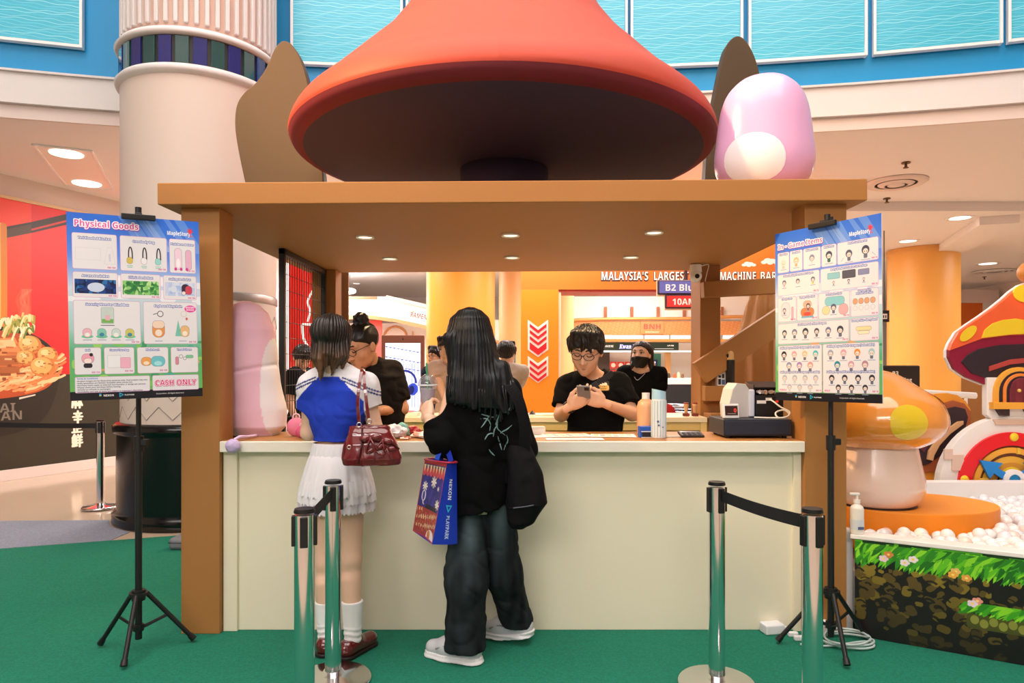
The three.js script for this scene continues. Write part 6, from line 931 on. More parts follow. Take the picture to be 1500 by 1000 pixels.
    for (const k of ['L', 'R']) { const a = J['an' + k], sh = uni([capS(V(a.x, 0.045, a.z).addScaledVector(f, -0.04), V(a.x, 0.042, a.z).addScaledVector(f, 0.1), 0.042, 0.04), capS(V(a.x, 0.045, a.z), V(a.x, 0.09, a.z), 0.045, 0.045)], 0.03); const q = (x, y, z) => Math.max(sh(x, y, z), 0.004 - y); mesh('shoe', nets(q, ...bounds([V(a.x, 0.05, a.z).addScaledVector(f, -0.1), V(a.x, 0.1, a.z).addScaledVector(f, 0.16)], 0.07), 0.01), mat(t.shoe || '#22201f', 0.6), root); }
  }
  return { root, J, HM, face, o };
}
const shortHair = (fringe = 0.5, puff = 0) => () => {
  const e = ellS([0, 0.042, -0.012], [0.089 + puff, 0.092 + puff, 0.108 + puff * 0.5]), locks = [];
  if (fringe) for (let i = 0; i < 9; i++) { const x = -0.066 + i * 0.0165; locks.push(capS(V(x * 0.8, 0.115, 0.06), V(x + 0.008, 0.07 - fringe * 0.045 * (0.6 + 0.4 * Math.sin(i * 2.3)), 0.092 - Math.abs(x) * 0.38), 0.02, 0.009)); }
  const side = [capS(V(0.082, 0.06, 0.02), V(0.084, 0.0, 0.022), 0.018, 0.007), capS(V(-0.082, 0.06, 0.02), V(-0.084, 0.0, 0.022), 0.018, 0.007)], L = uni(locks.concat(side), 0.008);
  return { f: (x, y, z) => { const line = 0.056 + (z - 0.095) * 0.78; let d = smax(e(x, y, z), line - y, 0.012); d = smin(d, L(x, y, z), 0.012); const a = Math.atan2(x, z + 0.02); return d - 0.0035 * Math.sin(a * 22 + y * 30 + 4 * noise.noise(x * 20, y * 20, z * 20)) - 0.005 * noise.noise(x * 28, y * 28, z * 28); } };
};
// ---- the male attendant with the phone
{
  const base = V(0.46, 0.008, -4.17), L = (px, py, d) => P(px, py, d).sub(base);
  const J = { shL: L(908, 564, 4.2), shR: L(832, 566, 4.18), elL: L(926, 606, 4.1), elR: L(822, 607, 4.12), wrL: L(884, 590, 3.94), wrR: L(835, 595, 3.93), neck: L(867, 554, 4.2), head: L(859, 513, 4.08), waist: L(871, 620, 4.17), hipL: L(893, 675, 4.18), hipR: L(848, 675, 4.18) };
  const ph = L(855, 574, 3.84);
  const m = human({ base, yaw: -0.08, h: 1.7, J, headScale: 1.13, faceDir: V(-0.28, -0.4, 0.87), headUp: V(0.06, 1, 0.0), label: 'dark-haired man in black tee and glasses behind the counter, looking down at his phone', skin: SK.light, hair: shortHair(0.95, 0.006), glasses: true, lookDown: true, waistR: 0.15, chestR: 0.18, neckR: 1.05, top: { hex: '#0f0f10', ease: 0.022, sleeve: 0.72, wrinkle: 0.007 }, trousers: { hex: '#1c1c22' },
    handL: { dir: V(-0.85, 0.32, 0.1), back: V(0.15, -0.35, 0.93), curl: [0.35, 0.4, 0.3], thumb: 0.5, mirror: false }, handR: { dir: V(0.75, 0.5, 0.25), back: V(-0.2, -0.5, 0.85), curl: [0.45, 0.5, 0.4], thumb: 0.4, mirror: true } });
  const pz = (px, py) => { const q = L(px, py, 4.1); for (let z = 0.4; z > -0.3; z -= 0.003) { if (m.o.shirtF(q.x, q.y, z) < 0) return V(q.x, q.y, z); } return q; };
  const st = []; for (let i = 0; i <= 12; i++) { const t = i / 12; const q = pz(899 - 33 * t, 547 + 22 * t); st.push(q); }
  const sg = []; for (let i = 0; i < 12; i++) { const a = st[i].clone().add(V(0, 0, 0.006)), b = st[i + 1].clone().add(V(0, 0, 0.006)); const d = b.clone().sub(a), g = box(d.length() + 0.008, 0.042, 0.006, 0.002); g.rotateZ(Math.atan2(d.y, d.x)); g.translate((a.x + b.x) / 2, (a.y + b.y) / 2, (a.z + b.z) / 2); sg.push(g); }
  mesh('bag_strap', sg, mat('#232226', 0.6), m.root, 'black nylon bag strap across the chest');
  const bk = pz(871, 566); mesh('strap_buckle', at(box(0.045, 0.05, 0.014, 0.004), bk.x, bk.y, bk.z + 0.014, 0, 0, 0.58), mat('#2c2b30', 0.35), m.root);
  const lg = pz(884, 565), lt = canvasTex(128, 110, (g, W, H) => { g.fillStyle = '#0f0f10'; g.fillRect(0, 0, W, H); g.fillStyle = '#e9b95c'; g.beginPath(); g.roundRect(6, 44, 116, 60, 20); g.fill(); g.fillStyle = '#f6e6c8'; g.beginPath(); g.ellipse(50, 32, 26, 22, 0, 0, 7); g.ellipse(84, 36, 22, 18, 0, 0, 7); g.fill(); g.fillStyle = '#7a4a1c'; g.font = 'bold 26px sans-serif'; g.fillText('STORY', 20, 70, 90); g.fillText('SHOP', 26, 94, 76); });
  const lp = new THREE.PlaneGeometry(0.072, 0.06, 6, 6); { const p = lp.attributes.position; for (let i = 0; i < p.count; i++) { const x = p.getX(i) + lg.x, y = p.getY(i) + lg.y; let z = 0.4; while (z > -0.3 && m.o.shirtF(x, y, z) > 0) z -= 0.002; p.setXYZ(i, x, y, z + 0.004); } lp.computeVertexNormals(); } mesh('chest_print', lp, new THREE.MeshStandardMaterial({ map: lt, roughness: 0.7 }), m.root);
  const wq = m.J.wrR.clone().lerp(m.J.elR, 0.1), wd = m.J.elR.clone().sub(m.J.wrR).normalize(), tg = new THREE.TorusGeometry(0.031, 0.007, 8, 28); tg.applyQuaternion(new THREE.Quaternion().setFromUnitVectors(V(0, 0, 1), wd)); mesh('watch', tg.translate(wq.x, wq.y, wq.z), mat('#2a2422', 0.3, { metalness: 0.4 }), m.root);
  const t = thing('phone', 'grey smartphone held by the man in glasses', 'phone', ph.clone().add(base).toArray());
  const q = new THREE.Euler(1.08, -0.1, 0.12), M4 = new THREE.Matrix4().makeRotationFromEuler(q);
  mesh('case', box(0.074, 0.15, 0.009, 0.004, 2).applyMatrix4(M4), mat('#7e7f86', 0.3), t); mesh('screen', at(box(0.066, 0.14, 0.002, 0.001), 0, 0, -0.0052).applyMatrix4(M4), mat('#10131a', 0.15), t); mesh('camera_bump', at(box(0.026, 0.034, 0.003, 0.001), 0.018, 0.05, 0.0058).applyMatrix4(M4), mat('#2a2b30', 0.25), t);
}
// ---- attendant with a top knot
{
  const base = V(-0.82, 0.008, -4.14), L = (px, py, d) => P(px, py, d).sub(base);
  const J = { shL: L(574, 546, 4.15), shR: L(514, 548, 4.12), elL: L(588, 598, 4.12), elR: L(505, 603, 4.02), wrL: L(548, 602, 3.93), wrR: L(518, 606, 3.9), neck: L(543, 541, 4.16), head: L(530, 507, 4.06), waist: L(556, 610, 4.14), hipL: L(575, 668, 4.16), hipR: L(532, 668, 4.14) };
  const knot = () => { const e = ellS([0, 0.04, -0.015], [0.085, 0.085, 0.102]), b1 = ellS([0, 0.135, -0.055], [0.042, 0.036, 0.04]), b2 = ellS([0.01, 0.15, -0.04], [0.028, 0.028, 0.028]); return { hi: [0.13, 0.21, 0.15], f: (x, y, z) => { const line = 0.066 + (z - 0.08) * 0.72; let d = smax(e(x, y, z), line - y, 0.012); d = smin(d, smin(b1(x, y, z), b2(x, y, z), 0.01), 0.014); return d - 0.003 * Math.sin(x * 190 + 6 * noise.noise(x * 12, y * 12, z * 12)) - (y > 0.115 ? 0.008 * noise.noise(x * 50, y * 50, z * 50) : 0.002); } }; };
  human({ base, yaw: -0.5, h: 1.72, J, headScale: 1.1, faceDir: V(-0.55, -0.42, 0.72), label: 'man with a curly top knot and dark tee leaning over the counter at left', skin: SK.tan, hair: knot, glasses: true, lookDown: true, waistR: 0.15, chestR: 0.175, top: { hex: '#1e1a18', ease: 0.024, sleeve: 0.8, wrinkle: 0.008, neckHole: 0.06 }, trousers: { hex: '#1c1c22' }, handL: { dir: V(-0.9, -0.05, 0.4), back: V(0.1, 0.95, 0.2), curl: [0.3, 0.4, 0.3], mirror: true }, handR: { dir: V(0.2, -0.1, 0.95), back: V(0, 1, 0), curl: [0.3, 0.4, 0.3], mirror: false } });
}
// ---- passers-by behind the booth
const at0 = (px, d) => V((px - 757) / 1000 * d, 0, -d);
human({ base: at0(440, 7.1), far: true, slim: true, yaw: 1.45, h: 1.58, faceDir: V(0.55, -0.6, 0.6), label: 'dark-haired man in black seen at left beside the red ribbed sign, head bowed', skin: SK.light, hair: shortHair(0.6, 0.01), top: { hex: '#15151a', sleeve: 0.7 }, trousers: { hex: '#1a1a20' } });
human({ base: at0(641, 8.0), far: true, yaw: -0.7, h: 1.6, headScale: 1.02, faceDir: V(-0.7, 0.02, 0.7), label: 'short-haired man in navy and glasses by the big yellow column', skin: SK.tan, hair: shortHair(0.2, 0), glasses: true, top: { hex: '#22303f', sleeve: 0.7 }, trousers: { hex: '#23242c' } });
{ const base = at0(659, 6.4); human({ base, far: true, yaw: -0.4, h: 1.66, faceDir: V(-0.5, -0.2, 0.85), label: 'person in a beige tee partly hidden by the long black hair', skin: SK.fair, hair: shortHair(0.4, 0.01), top: { hex: '#cdb4a2', sleeve: 0.75 }, trousers: { hex: '#8f8478' }, J: { elR: P(644, 562, 6.3).sub(base), wrR: P(655, 592, 6.15).sub(base) } }); }
{ const base = at0(741, 6.9), m = human({ base, far: true, yaw: 2.8, h: 1.62, label: 'person with dark hair seen from behind, holding up a teal booklet', skin: SK.fair, hair: shortHair(0.1, 0.008), noFace: true, top: { hex: '#cbbfb2', sleeve: 0.7 }, trousers: { hex: '#2c2c34' }, J: { elL: P(722, 565, 6.75).sub(base), elR: P(758, 566, 6.95).sub(base), wrR: P(752, 538, 7.1).sub(base) } });
  const b = thing('booklet', 'small teal booklet with pale letter held up beside the orange pillar', 'booklet', P(750, 523, 7.15).toArray(), 0.2); const t = canvasTex(128, 192, (g, W, H) => { g.fillStyle = '#3c8ea6'; g.fillRect(0, 0, W, H); g.fillStyle = '#eef4f4'; g.font = 'bold 90px sans-serif'; g.fillText('E', 34, 86); g.fillStyle = '#f0e2c8'; g.fillRect(20, 120, 88, 40); }); mesh('cover', box(0.075, 0.14, 0.008, 0.002), mat('#2f7a92', 0.4), b); mesh('printed_face', new THREE.PlaneGeometry(0.073, 0.138).translate(0, 0, 0.0046), new THREE.MeshStandardMaterial({ map: t, roughness: 0.4 }), b); }
{ // masked woman
  const base = at0(940, 6.3), long = () => { const e = ellS([0, 0.035, -0.015], [0.088, 0.09, 0.104]), c = uni([capS(V(0.07, 0.03, -0.03), V(0.1, -0.22, -0.02), 0.03, 0.018), capS(V(-0.07, 0.03, -0.03), V(-0.095, -0.24, 0.01), 0.032, 0.02), capS(V(0, 0.02, -0.07), V(0, -0.22, -0.08), 0.06, 0.05)], 0.03); return { lo: [-0.15, -0.28, -0.16], f: (x, y, z) => { const line = 0.083 - Math.max(0, 0.02 - Math.abs(x)) * 0.4 + (z - 0.085) * 1.0; return smin(smax(e(x, y, z), line - y, 0.01), c(x, y, z), 0.02) - 0.003 * Math.sin(Math.atan2(x, z) * 26); } }; };
  const m = human({ base, far: true, slim: true, yaw: -0.35, h: 1.6, mask: true, headScale: 1.05, faceDir: V(-0.5, 0.05, 0.85), label: 'woman in a black face mask and cardigan standing beyond the booth', skin: SK.fair, hair: long, hairColor: '#241813', top: { hex: '#0d0d0f', sleeve: 1.85, neckHole: 0.11, ease: 0.03 }, trousers: { hex: '#1a1a1e' }, J: { elL: P(966, 566, 6.25).sub(base), wrL: P(958, 538, 6.3).sub(base) }, handL: { dir: V(-0.3, 0.6, -0.2), back: V(0.6, 0.2, 0.6), mirror: true } });
  const mk = nets((x, y, z) => Math.max(headF(x, y, z) - 0.006, y + 0.018 + Math.abs(x) * 0.1, -0.118 - y, 0.012 - z), [-0.09, -0.13, 0.0], [0.09, 0.0, 0.13], 0.005); m.face('face_mask', mk, mat('#141416', 0.8)); m.face('necklace', [tube([[-0.06, -0.15, 0.03], [-0.03, -0.2, 0.075], [0, -0.225, 0.085], [0.03, -0.2, 0.075], [0.06, -0.15, 0.03]], 0.0025, 20, 6)], M_.steel);
  const b = thing('red_bag', 'red shoulder bag strap and bag hanging at the masked woman', 'bag', P(976, 600, 6.2).toArray()); mesh('pouch', nets(ellS([0, -0.05, 0], [0.09, 0.11, 0.05]), [-0.12, -0.18, -0.08], [0.12, 0.08, 0.08], 0.012), mat('#c0202a', 0.45), b); mesh('strap', tube([[-0.05, 0.03, 0], [-0.09, 0.16, 0.01], [-0.11, 0.28, 0.0], [-0.12, 0.36, -0.05]], 0.008, 20, 8), mat('#c0202a', 0.45), b);
}
// ---------- the two customers ----------
const strip = (pts, w, t, up) => { // flat band along points; up(i) gives its width direction
  const n = pts.length, pos = [], idx = [];
  for (let i = 0; i < n; i++) { const a = pts[Math.max(0, i - 1)], b = pts[Math.min(n - 1, i + 1)], d = b.clone().sub(a).normalize(), u = up(i).clone().addScaledVector(d, -up(i).dot(d)).normalize(), m = d.clone().cross(u); for (const [p, q] of [[-1, -1], [1, -1], [1, 1], [-1, 1]]) { const v = pts[i].clone().addScaledVector(u, p * w / 2).addScaledVector(m, q * t / 2); pos.push(v.x, v.y, v.z); } }
  for (let i = 0; i < n - 1; i++) for (let k = 0; k < 4; k++) { const a = i * 4 + k, b = i * 4 + (k + 1) % 4; idx.push(a, b, b + 4, a, b + 4, a + 4); }
  idx.push(0, 2, 1, 0, 3, 2); const e = (n - 1) * 4; idx.push(e, e + 1, e + 2, e, e + 2, e + 3);
  let g = new THREE.BufferGeometry(); g.setAttribute('position', new THREE.Float32BufferAttribute(pos, 3)); g.setIndex(idx); g = g.toNonIndexed(); g.computeVertexNormals(); g.setAttribute('uv', new THREE.BufferAttribute(new Float32Array(g.attributes.position.count * 2), 2)); return g;
};
const smooth = (pts, n) => new THREE.CatmullRomCurve3(pts, false, 'centripetal').getPoints(n);
const drop = (f, x, y, z0, z1, s = 0.003) => { for (let z = z0; z > z1; z -= s) if (f(x, y, z) < 0) return z; return null; };
{ // girl in the raglan tee
  const base = V(-0.865, 0.008, -3.25), L = (px, py, d) => P(px, py, d).sub(base);
  const J = { neck: L(487, 548, 3.27), head: L(487, 503, 3.26), shL: L(455, 566, 3.27), shR: L(536, 566, 3.27), elL: L(452, 634, 3.3), elR: L(551, 632, 3.28), wrL: L(476, 637, 3.5), wrR: L(532, 635, 3.48), waist: L(491, 640, 3.26), hipL: L(474, 690, 3.26), hipR: L(514, 690, 3.26), knL: L(477, 822, 3.26), knR: L(514, 818, 3.24), anL: L(478, 926, 3.27), anR: L(517, 925, 3.23) };
  const legF = [capS(J.knL.clone().add(V(0, -0.1, -0.015 + 0.03)), J.anL.clone().add(V(0, 0.14, 0.02)), 0.046, 0.036), capS(J.knR.clone().add(V(0, -0.1, 0.015)), J.anR.clone().add(V(0, 0.14, 0.02)), 0.046, 0.036)];
  const navy = C('#1c2f7c'), blue = C('#1238b8'), wht = C('#e6e5ea'), rgb = (c) => [c.r, c.g, c.b], nx = J.neck.x, sy = J.shL.y;
  const color = (x, y, z) => {
    const ax = Math.abs(x - nx), bd = 0.05 + Math.max(0, (sy + 0.045 - y)) * 1.02;      // raglan seam: blue inside, white outside
    if (y > sy + 0.058) return rgb(wht);
    if (ax > 0.06) { const top = sy + 0.062 - (ax - 0.06) * 0.42, k = top - y; if ((k > 0.012 && k < 0.0195) || (k > 0.027 && k < 0.0345)) return rgb(navy); }
    return ax < Math.min(bd, 0.165) && y < sy + 0.05 ? rgb(blue) : rgb(wht);
  };
  const hair = () => {
    const e = ellS([0, 0.045, -0.018], [0.093, 0.095, 0.11]), bun = ellS([0.0, 0.04, -0.105], [0.06, 0.055, 0.04]), L = [], tip = C('#8a6038'), root = C('#17110f');
    seed = 91; for (let i = 0; i < 34; i++) { if (i % 5 === 3 || i % 7 === 2) { rnd(); continue; } const a = (i / 33 - 0.5) * 2, x0 = a * 0.075, z0 = -0.1 + Math.abs(a) * 0.085, len = 0.12 + rnd() * 0.1 * (1.2 - Math.abs(a)), x1 = a * 0.088 + rr(-0.012, 0.012); L.push(capS(V(x0, 0.045 - Math.abs(a) * 0.02, z0), V(x1, -0.02 - len * 0.4, z0 - 0.012 + rr(-0.01, 0.01)), 0.024, 0.016)); L.push(capS(V(x1, -0.02 - len * 0.4, z0 - 0.012), V(x1 * 0.6 + rr(-0.012, 0.016), 0.0 - len, z0 + 0.012), 0.015, 0.004)); }
    const U = uni(L, 0.005);
    return { lo: [-0.16, -0.26, -0.19], hi: [0.16, 0.17, 0.14], f: (x, y, z) => { const line = 0.05 + (z - 0.095) * 0.52; let d = smax(e(x, y, z), line - y, 0.012); d = smin(d, bun(x, y, z), 0.03); d = smin(d, U(x, y, z), 0.008); return d - 0.0022 * Math.sin(Math.atan2(x, z + 0.02) * 42 + y * 24); }, color: (x, y, z) => { const t = Math.min(1, Math.max(0, (-0.01 - y) / 0.19)) ** 1.2 * (0.75 + 0.4 * noise.noise(x * 30, y * 4, z * 30)); return [root.r + (tip.r - root.r) * t, root.g + (tip.g - root.g) * t, root.b + (tip.b - root.b) * t]; } };
  };
  const m = human({ base, yaw: Math.PI - 0.12, h: 1.6, slim: true, J, legF, label: 'woman in a blue and white raglan tee and short white skirt, seen from behind', skin: SK.fair, noFace: true, hair, faceDir: V(0.18, -0.2, -1), waistR: 0.1, chestR: 0.145, armR: 0.84, neckR: 0.84, top: { name: 'raglan_tee', color, ease: 0.012, sleeve: 0.46, hem: L(490, 645, 3.25).y, cell: 0.0047, wrinkle: 0.004, neckHole: 0.055 },
    handL: { dir: V(0.3, -0.15, -1), back: V(0, 1, 0), mirror: true }, handR: { dir: V(-0.3, -0.15, -1), back: V(0, 1, 0), mirror: false } });
  m.o.shirtMesh.material.roughness = 0.9;
  const skirt = (y0, y1, r0, r1, amp, n, ph) => { const U = 220, H = 14, pos = [], idx = [], uv = []; for (let j = 0; j <= H; j++) for (let i = 0; i <= U; i++) { const t = j / H, a = i / U * Math.PI * 2, w = 1 + (amp * Math.sin(a * n + ph + t * 1.2) + amp * 0.6 * Math.sin(a * (n * 1.7) + ph * 2)) * Math.min(1, t * 1.6), r = r0 + (r1 - r0) * Math.pow(t, 0.75); pos.push(m.J.waist.x + 0.01 + Math.sin(a) * r * w, y0 + (y1 - y0) * t + (j === H ? 0.006 * Math.sin(a * 60) : 0), m.J.waist.z + Math.cos(a) * r * 0.82 * w); uv.push(i / U * 8, t); } for (let j = 0; j < H; j++) for (let i = 0; i < U; i++) { const a = j * (U + 1) + i; idx.push(a, a + U + 1, a + 1, a + 1, a + U + 1, a + U + 2); } const g = new THREE.BufferGeometry(); g.setAttribute('position', new THREE.Float32BufferAttribute(pos, 3)); g.setAttribute('uv', new THREE.Float32BufferAttribute(uv, 2)); g.setIndex(idx); g.computeVertexNormals(); return g; };
  const cloth = mat('#e2e1e6', 0.9), yS = (py) => L(500, py, 3.25).y;
  mesh('waistband', skirt(yS(648), yS(668), 0.112, 0.128, 0.012, 26, 0), cloth, m.root);
  mesh('skirt', skirt(yS(665), yS(722), 0.126, 0.18, 0.022, 15, 1), cloth, m.root);
  mesh('lace_tier', skirt(yS(700), yS(733), 0.163, 0.182, 0.03, 17, 2), cloth, m.root); mesh('lower_tier', skirt(yS(712), yS(746), 0.165, 0.179, 0.028, 16, 3.4), mat('#dad7de', 0.9), m.root);
  for (const [k, nm] of [['L', -1], ['R', 1]]) {
    const a = m.J['an' + k], top = L(0, k === 'L' ? 880 : 876, 3.25).y, sock = uni([capS(V(a.x, 0.07, a.z), V(a.x, top, a.z + 0.012), 0.039, 0.0505)], 0.01); mesh('sock', nets((x, y, z) => Math.max(sock(x, y, z), y - top) + 0.002 * Math.sin(y * 220 + Math.sin(x * 60)) * (y < 0.14 ? 1 : 0), [a.x - 0.07, 0.02, a.z - 0.07], [a.x + 0.07, top + 0.02, a.z + 0.09], 0.006), mat('#f4f4f6', 0.9), m.root);
    const dr = V(k === 'R' ? 0.55 : -0.1, 0, -1).normalize(), sh = uni([capS(V(a.x, 0.042, a.z).addScaledVector(dr, -0.045), V(a.x, 0.036, a.z).addScaledVector(dr, 0.12), 0.038, 0.036), capS(V(a.x, 0.05, a.z).addScaledVector(dr, -0.035), V(a.x, 0.066, a.z).addScaledVector(dr, 0.02), 0.038, 0.034)], 0.02), bx = bounds([V(a.x, 0.05, a.z).addScaledVector(dr, -0.1), V(a.x, 0.05, a.z).addScaledVector(dr, 0.17)], 0.06);
    const shoe = mesh('loafer', nets((x, y, z) => Math.max(sh(x, y, z), 0.014 - y, y - 0.082), [bx[0][0], 0.0, bx[0][2]], [bx[1][0], 0.1, bx[1][2]], 0.006), mat('#5e1216', 0.15, { clearcoat: 1 }), m.root);
    mesh('sole', nets((x, y, z) => Math.max(sh(x, 0.036, z) - 0.003, 0.001 - y, y - 0.018), [bx[0][0], -0.01, bx[0][2]], [bx[1][0], 0.03, bx[1][2]], 0.006), mat('#1d1210', 0.5), shoe);
  }
  // oxblood handbag with bows
  const bb = P(545, 650, 3.1), hb = thing('handbag', 'glossy oxblood leather handbag with bows hanging at the hip of the white skirt', 'handbag', bb.toArray(), 0.1), ox = mat('#6b1119', 0.16, { clearcoat: 0.8 }), oxd = mat('#3f0a10', 0.25), Lb = (px, py, d) => P(px, py, d).sub(bb).applyAxisAngle(V(0, 1, 0), -0.1);
  const bf = loftS([[-0.085, 0.0, 0, 0.115, 0.055], [-0.06, 0, 0, 0.12, 0.06], [0.0, -0.004, 0, 0.104, 0.05], [0.05, -0.01, 0, 0.078, 0.032], [0.078, -0.014, 0, 0.06, 0.016]], 0, 3);
  mesh('bag_body', nets((x, y, z) => bf(x, y, z) - 0.008 - 0.003 * fbm(x * 18, y * 12, z * 18) - (Math.abs(x + 0.035) < 0.003 ? 0.002 : 0), [-0.15, -0.12, -0.09], [0.15, 0.11, 0.09], 0.006), ox, hb);
  mesh('side_seam', tube([[-0.04, 0.075, 0.03], [-0.04, 0.0, 0.064], [-0.055, -0.08, 0.07]], 0.004, 20, 6), oxd, hb); mesh('side_seam', tube([[-0.098, 0.03, 0.03], [-0.115, -0.03, 0.04], [-0.12, -0.085, 0.04]], 0.003, 16, 6), oxd, hb);
  for (const [x, y, sc, r] of [[0.0, 0.03, 1, 0.1], [0.052, 0.02, 0.95, -0.25], [0.02, -0.02, 0.9, 0.4], [0.072, -0.018, 0.8, -0.1]]) { const g = []; for (const s of [-1, 1]) { g.push(at(sph(0.02 * sc, 14, 10).scale(1.3, 0.8, 0.7), s * 0.024 * sc, 0.004, 0)); g.push(tube([[0, 0, 0.004], [s * 0.014 * sc, -0.025 * sc, 0.014], [s * 0.024 * sc, -0.05 * sc, 0.01]], 0.005 * sc, 10, 6)); } g.push(sph(0.0095 * sc, 12, 8)); mesh('bow', g.map((q) => at(q, x, y, 0.062 - Math.abs(x) * 0.1, 0, 0, r)), ox, hb); }
  mesh('tassel_strap', tube([[0.075, 0.025, 0.05], [0.1, 0.005, 0.055], [0.125, -0.02, 0.05]], 0.0055, 12, 6), oxd, hb);
  for (const [pts, nm] of [[[[526, 618, 3.09], [524, 590, 3.08], [527, 560, 3.1], [530, 543, 3.15], [531, 538, 3.24]], 0], [[[540, 612, 3.08], [537, 590, 3.08], [534, 562, 3.1], [533, 546, 3.15], [533, 539, 3.24]], 1]]) { const q = smooth(pts.map((p) => Lb(...p)), 24); mesh('handle', strip(q, 0.014, 0.008, () => V(1, 0, 0)), ox, hb); }
  mesh('ring_buckle', [at(new THREE.TorusGeometry(0.01, 0.0025, 8, 18), ...Lb(526, 622, 3.075).toArray()), at(new THREE.TorusGeometry(0.01, 0.0025, 8, 18), ...Lb(541, 617, 3.07).toArray()), at(new THREE.TorusGeometry(0.008, 0.0025, 8, 18), -0.095, -0.008, 0.05)], mat('#d8d0cc', 0.2, { metalness: 1 }), hb);
}
{ // woman in black with long hair
  const base = V(-0.2, 0.008, -3.27), L = (px, py, d) => P(px, py, d).sub(base), yaw = Math.PI + 0.55;
  const J = { neck: L(696, 545, 3.26), head: L(688, 505, 3.24), shL: L(668, 575, 3.3), shR: L(742, 577, 3.2), elL: L(648, 645, 3.18), elR: L(764, 660, 3.2), wrL: L(629, 613, 3.2), wrR: L(758, 712, 3.2), waist: L(706, 665, 3.25), hipL: L(686, 725, 3.27), hipR: L(724, 722, 3.25), knL: L(683, 850, 3.17), knR: L(739, 842, 3.3), anL: L(681, 935, 3.16), anR: L(757, 915, 3.38) };
  const g1 = [L(690, 447, 3.25)];
  const m = human({ base, yaw, h: 1.64, slim: true, headScale: 0.95, J, label: 'woman with long black hair in black sweatshirt and wide grey jeans', skin: SK.fair, noFace: true, faceDir: V(-0.75, -0.12, -0.65), top: { name: 'sweatshirt', hex: '#09090b', ease: 0.022, sleeve: 1.86, hem: L(700, 748, 3.2).y, hemSlope: 0.2, wrinkle: 0.009, freq: 7, neckHole: 0.05 }, waistR: 0.148, chestR: 0.152, hipW: 0.172, hipD: 0.132, armR: 1.12,
    handL: { dir: V(-0.22, 0.66, -0.6), back: V(-0.75, 0.3, 0.55), curl: [0.55, 0.7, 0.5], thumb: -0.6, mirror: true, s: 0.95 }, handR: { dir: V(-0.2, -0.5, -0.9), back: V(0.8, 0, 0.3), curl: [0.6, 0.7, 0.5], mirror: false } });
  { // hair: one long falling mass
    const sec = [[L(0, 596, 3.2).y, L(716, 0, 3.14).x, -0.03 + 0.17, 0.095, 0.02], [L(0, 580, 3.2).y, L(708, 0, 3.14).x, 0.135, 0.145, 0.035], [L(0, 556, 3.2).y, L(703, 0, 3.15).x, 0.11, 0.13, 0.06], [L(0, 530, 3.2).y, L(696, 0, 3.17).x, 0.075, 0.112, 0.085], [L(0, 505, 3.2).y, L(690, 0, 3.2).x, 0.035, 0.116, 0.115], [L(0, 485, 3.2).y, L(687, 0, 3.22).x, 0.015, 0.112, 0.118], [L(0, 466, 3.2).y, L(687, 0, 3.24).x, 0.01, 0.095, 0.1], [L(0, 453, 3.2).y, L(688, 0, 3.24).x, 0.005, 0.058, 0.06], [L(0, 448.5, 3.2).y, L(689, 0, 3.24).x, 0.0, 0.025, 0.025]];
    const mass = loftS(sec, 0), fr = uni([capS(L(658, 495, 3.16), L(664, 540, 3.16), 0.03, 0.014), capS(L(664, 540, 3.16), L(662, 585, 3.12), 0.022, 0.012), capS(L(735, 540, 3.16), L(756, 590, 3.13), 0.04, 0.012), capS(L(722, 560, 3.13), L(738, 604, 3.1), 0.035, 0.008), capS(L(690, 560, 3.13), L(694, 598, 3.1), 0.03, 0.008), capS(L(672, 556, 3.14), L(676, 588, 3.11), 0.03, 0.01)], 0.025);
    const hf = (x, y, z) => { const d = smin(mass(x, y, z), fr(x, y, z), 0.03), a = Math.atan2(x - J.head.x, z - J.head.z + 0.1); return d - 0.0015 * Math.sin(a * 80 + 3 * noise.noise(x * 9, y * 3, z * 9)) - 0.006 * noise.noise(x * 22, y * 3.5, z * 22); };
    const col = (x, y, z) => { const k = Math.max(0, noise.noise(x * 30, y * 5, z * 30)); return [0.004 + 0.004 * k, 0.005 + 0.012 * k, 0.006 + 0.013 * k]; };  // teal sheen painted into the hair colour in streaks
    const [lo, hi] = bounds([L(645, 447, 3.3), L(765, 608, 3.05)], 0.04); const hm = mesh('hair', nets(hf, lo, [hi[0], hi[1], hi[2] + 0.02], 0.0058, col), new THREE.MeshPhysicalMaterial({ vertexColors: true, roughness: 0.4, specularIntensity: 0.6 }), m.root);
    seed = 17; const lk = []; for (let i = 0; i < 30; i++) { const x = 652 + i * 3.5, q = [L(x + 4 - i * 0.25, 548 + rnd() * 10, 3.12), L(x + rr(-3, 3), 575, 3.09), L(x + 3 + rr(-5, 6), 594 + 18 * Math.exp(-(((x - 730) / 34) ** 2)) + rr(-8, 6), 3.11)]; for (const p of q) { let z = drop(m.o.shirtF, p.x, p.y, 0.3, -0.25); p.z = Math.max(z ?? p.z, p.z - 0.02) + 0.006; } lk.push(tube(q, 0.004 + rnd() * 0.0025, 16, 6)); } mesh('hair_lock', lk, mat('#0b0f11', 0.3), hm);
  }
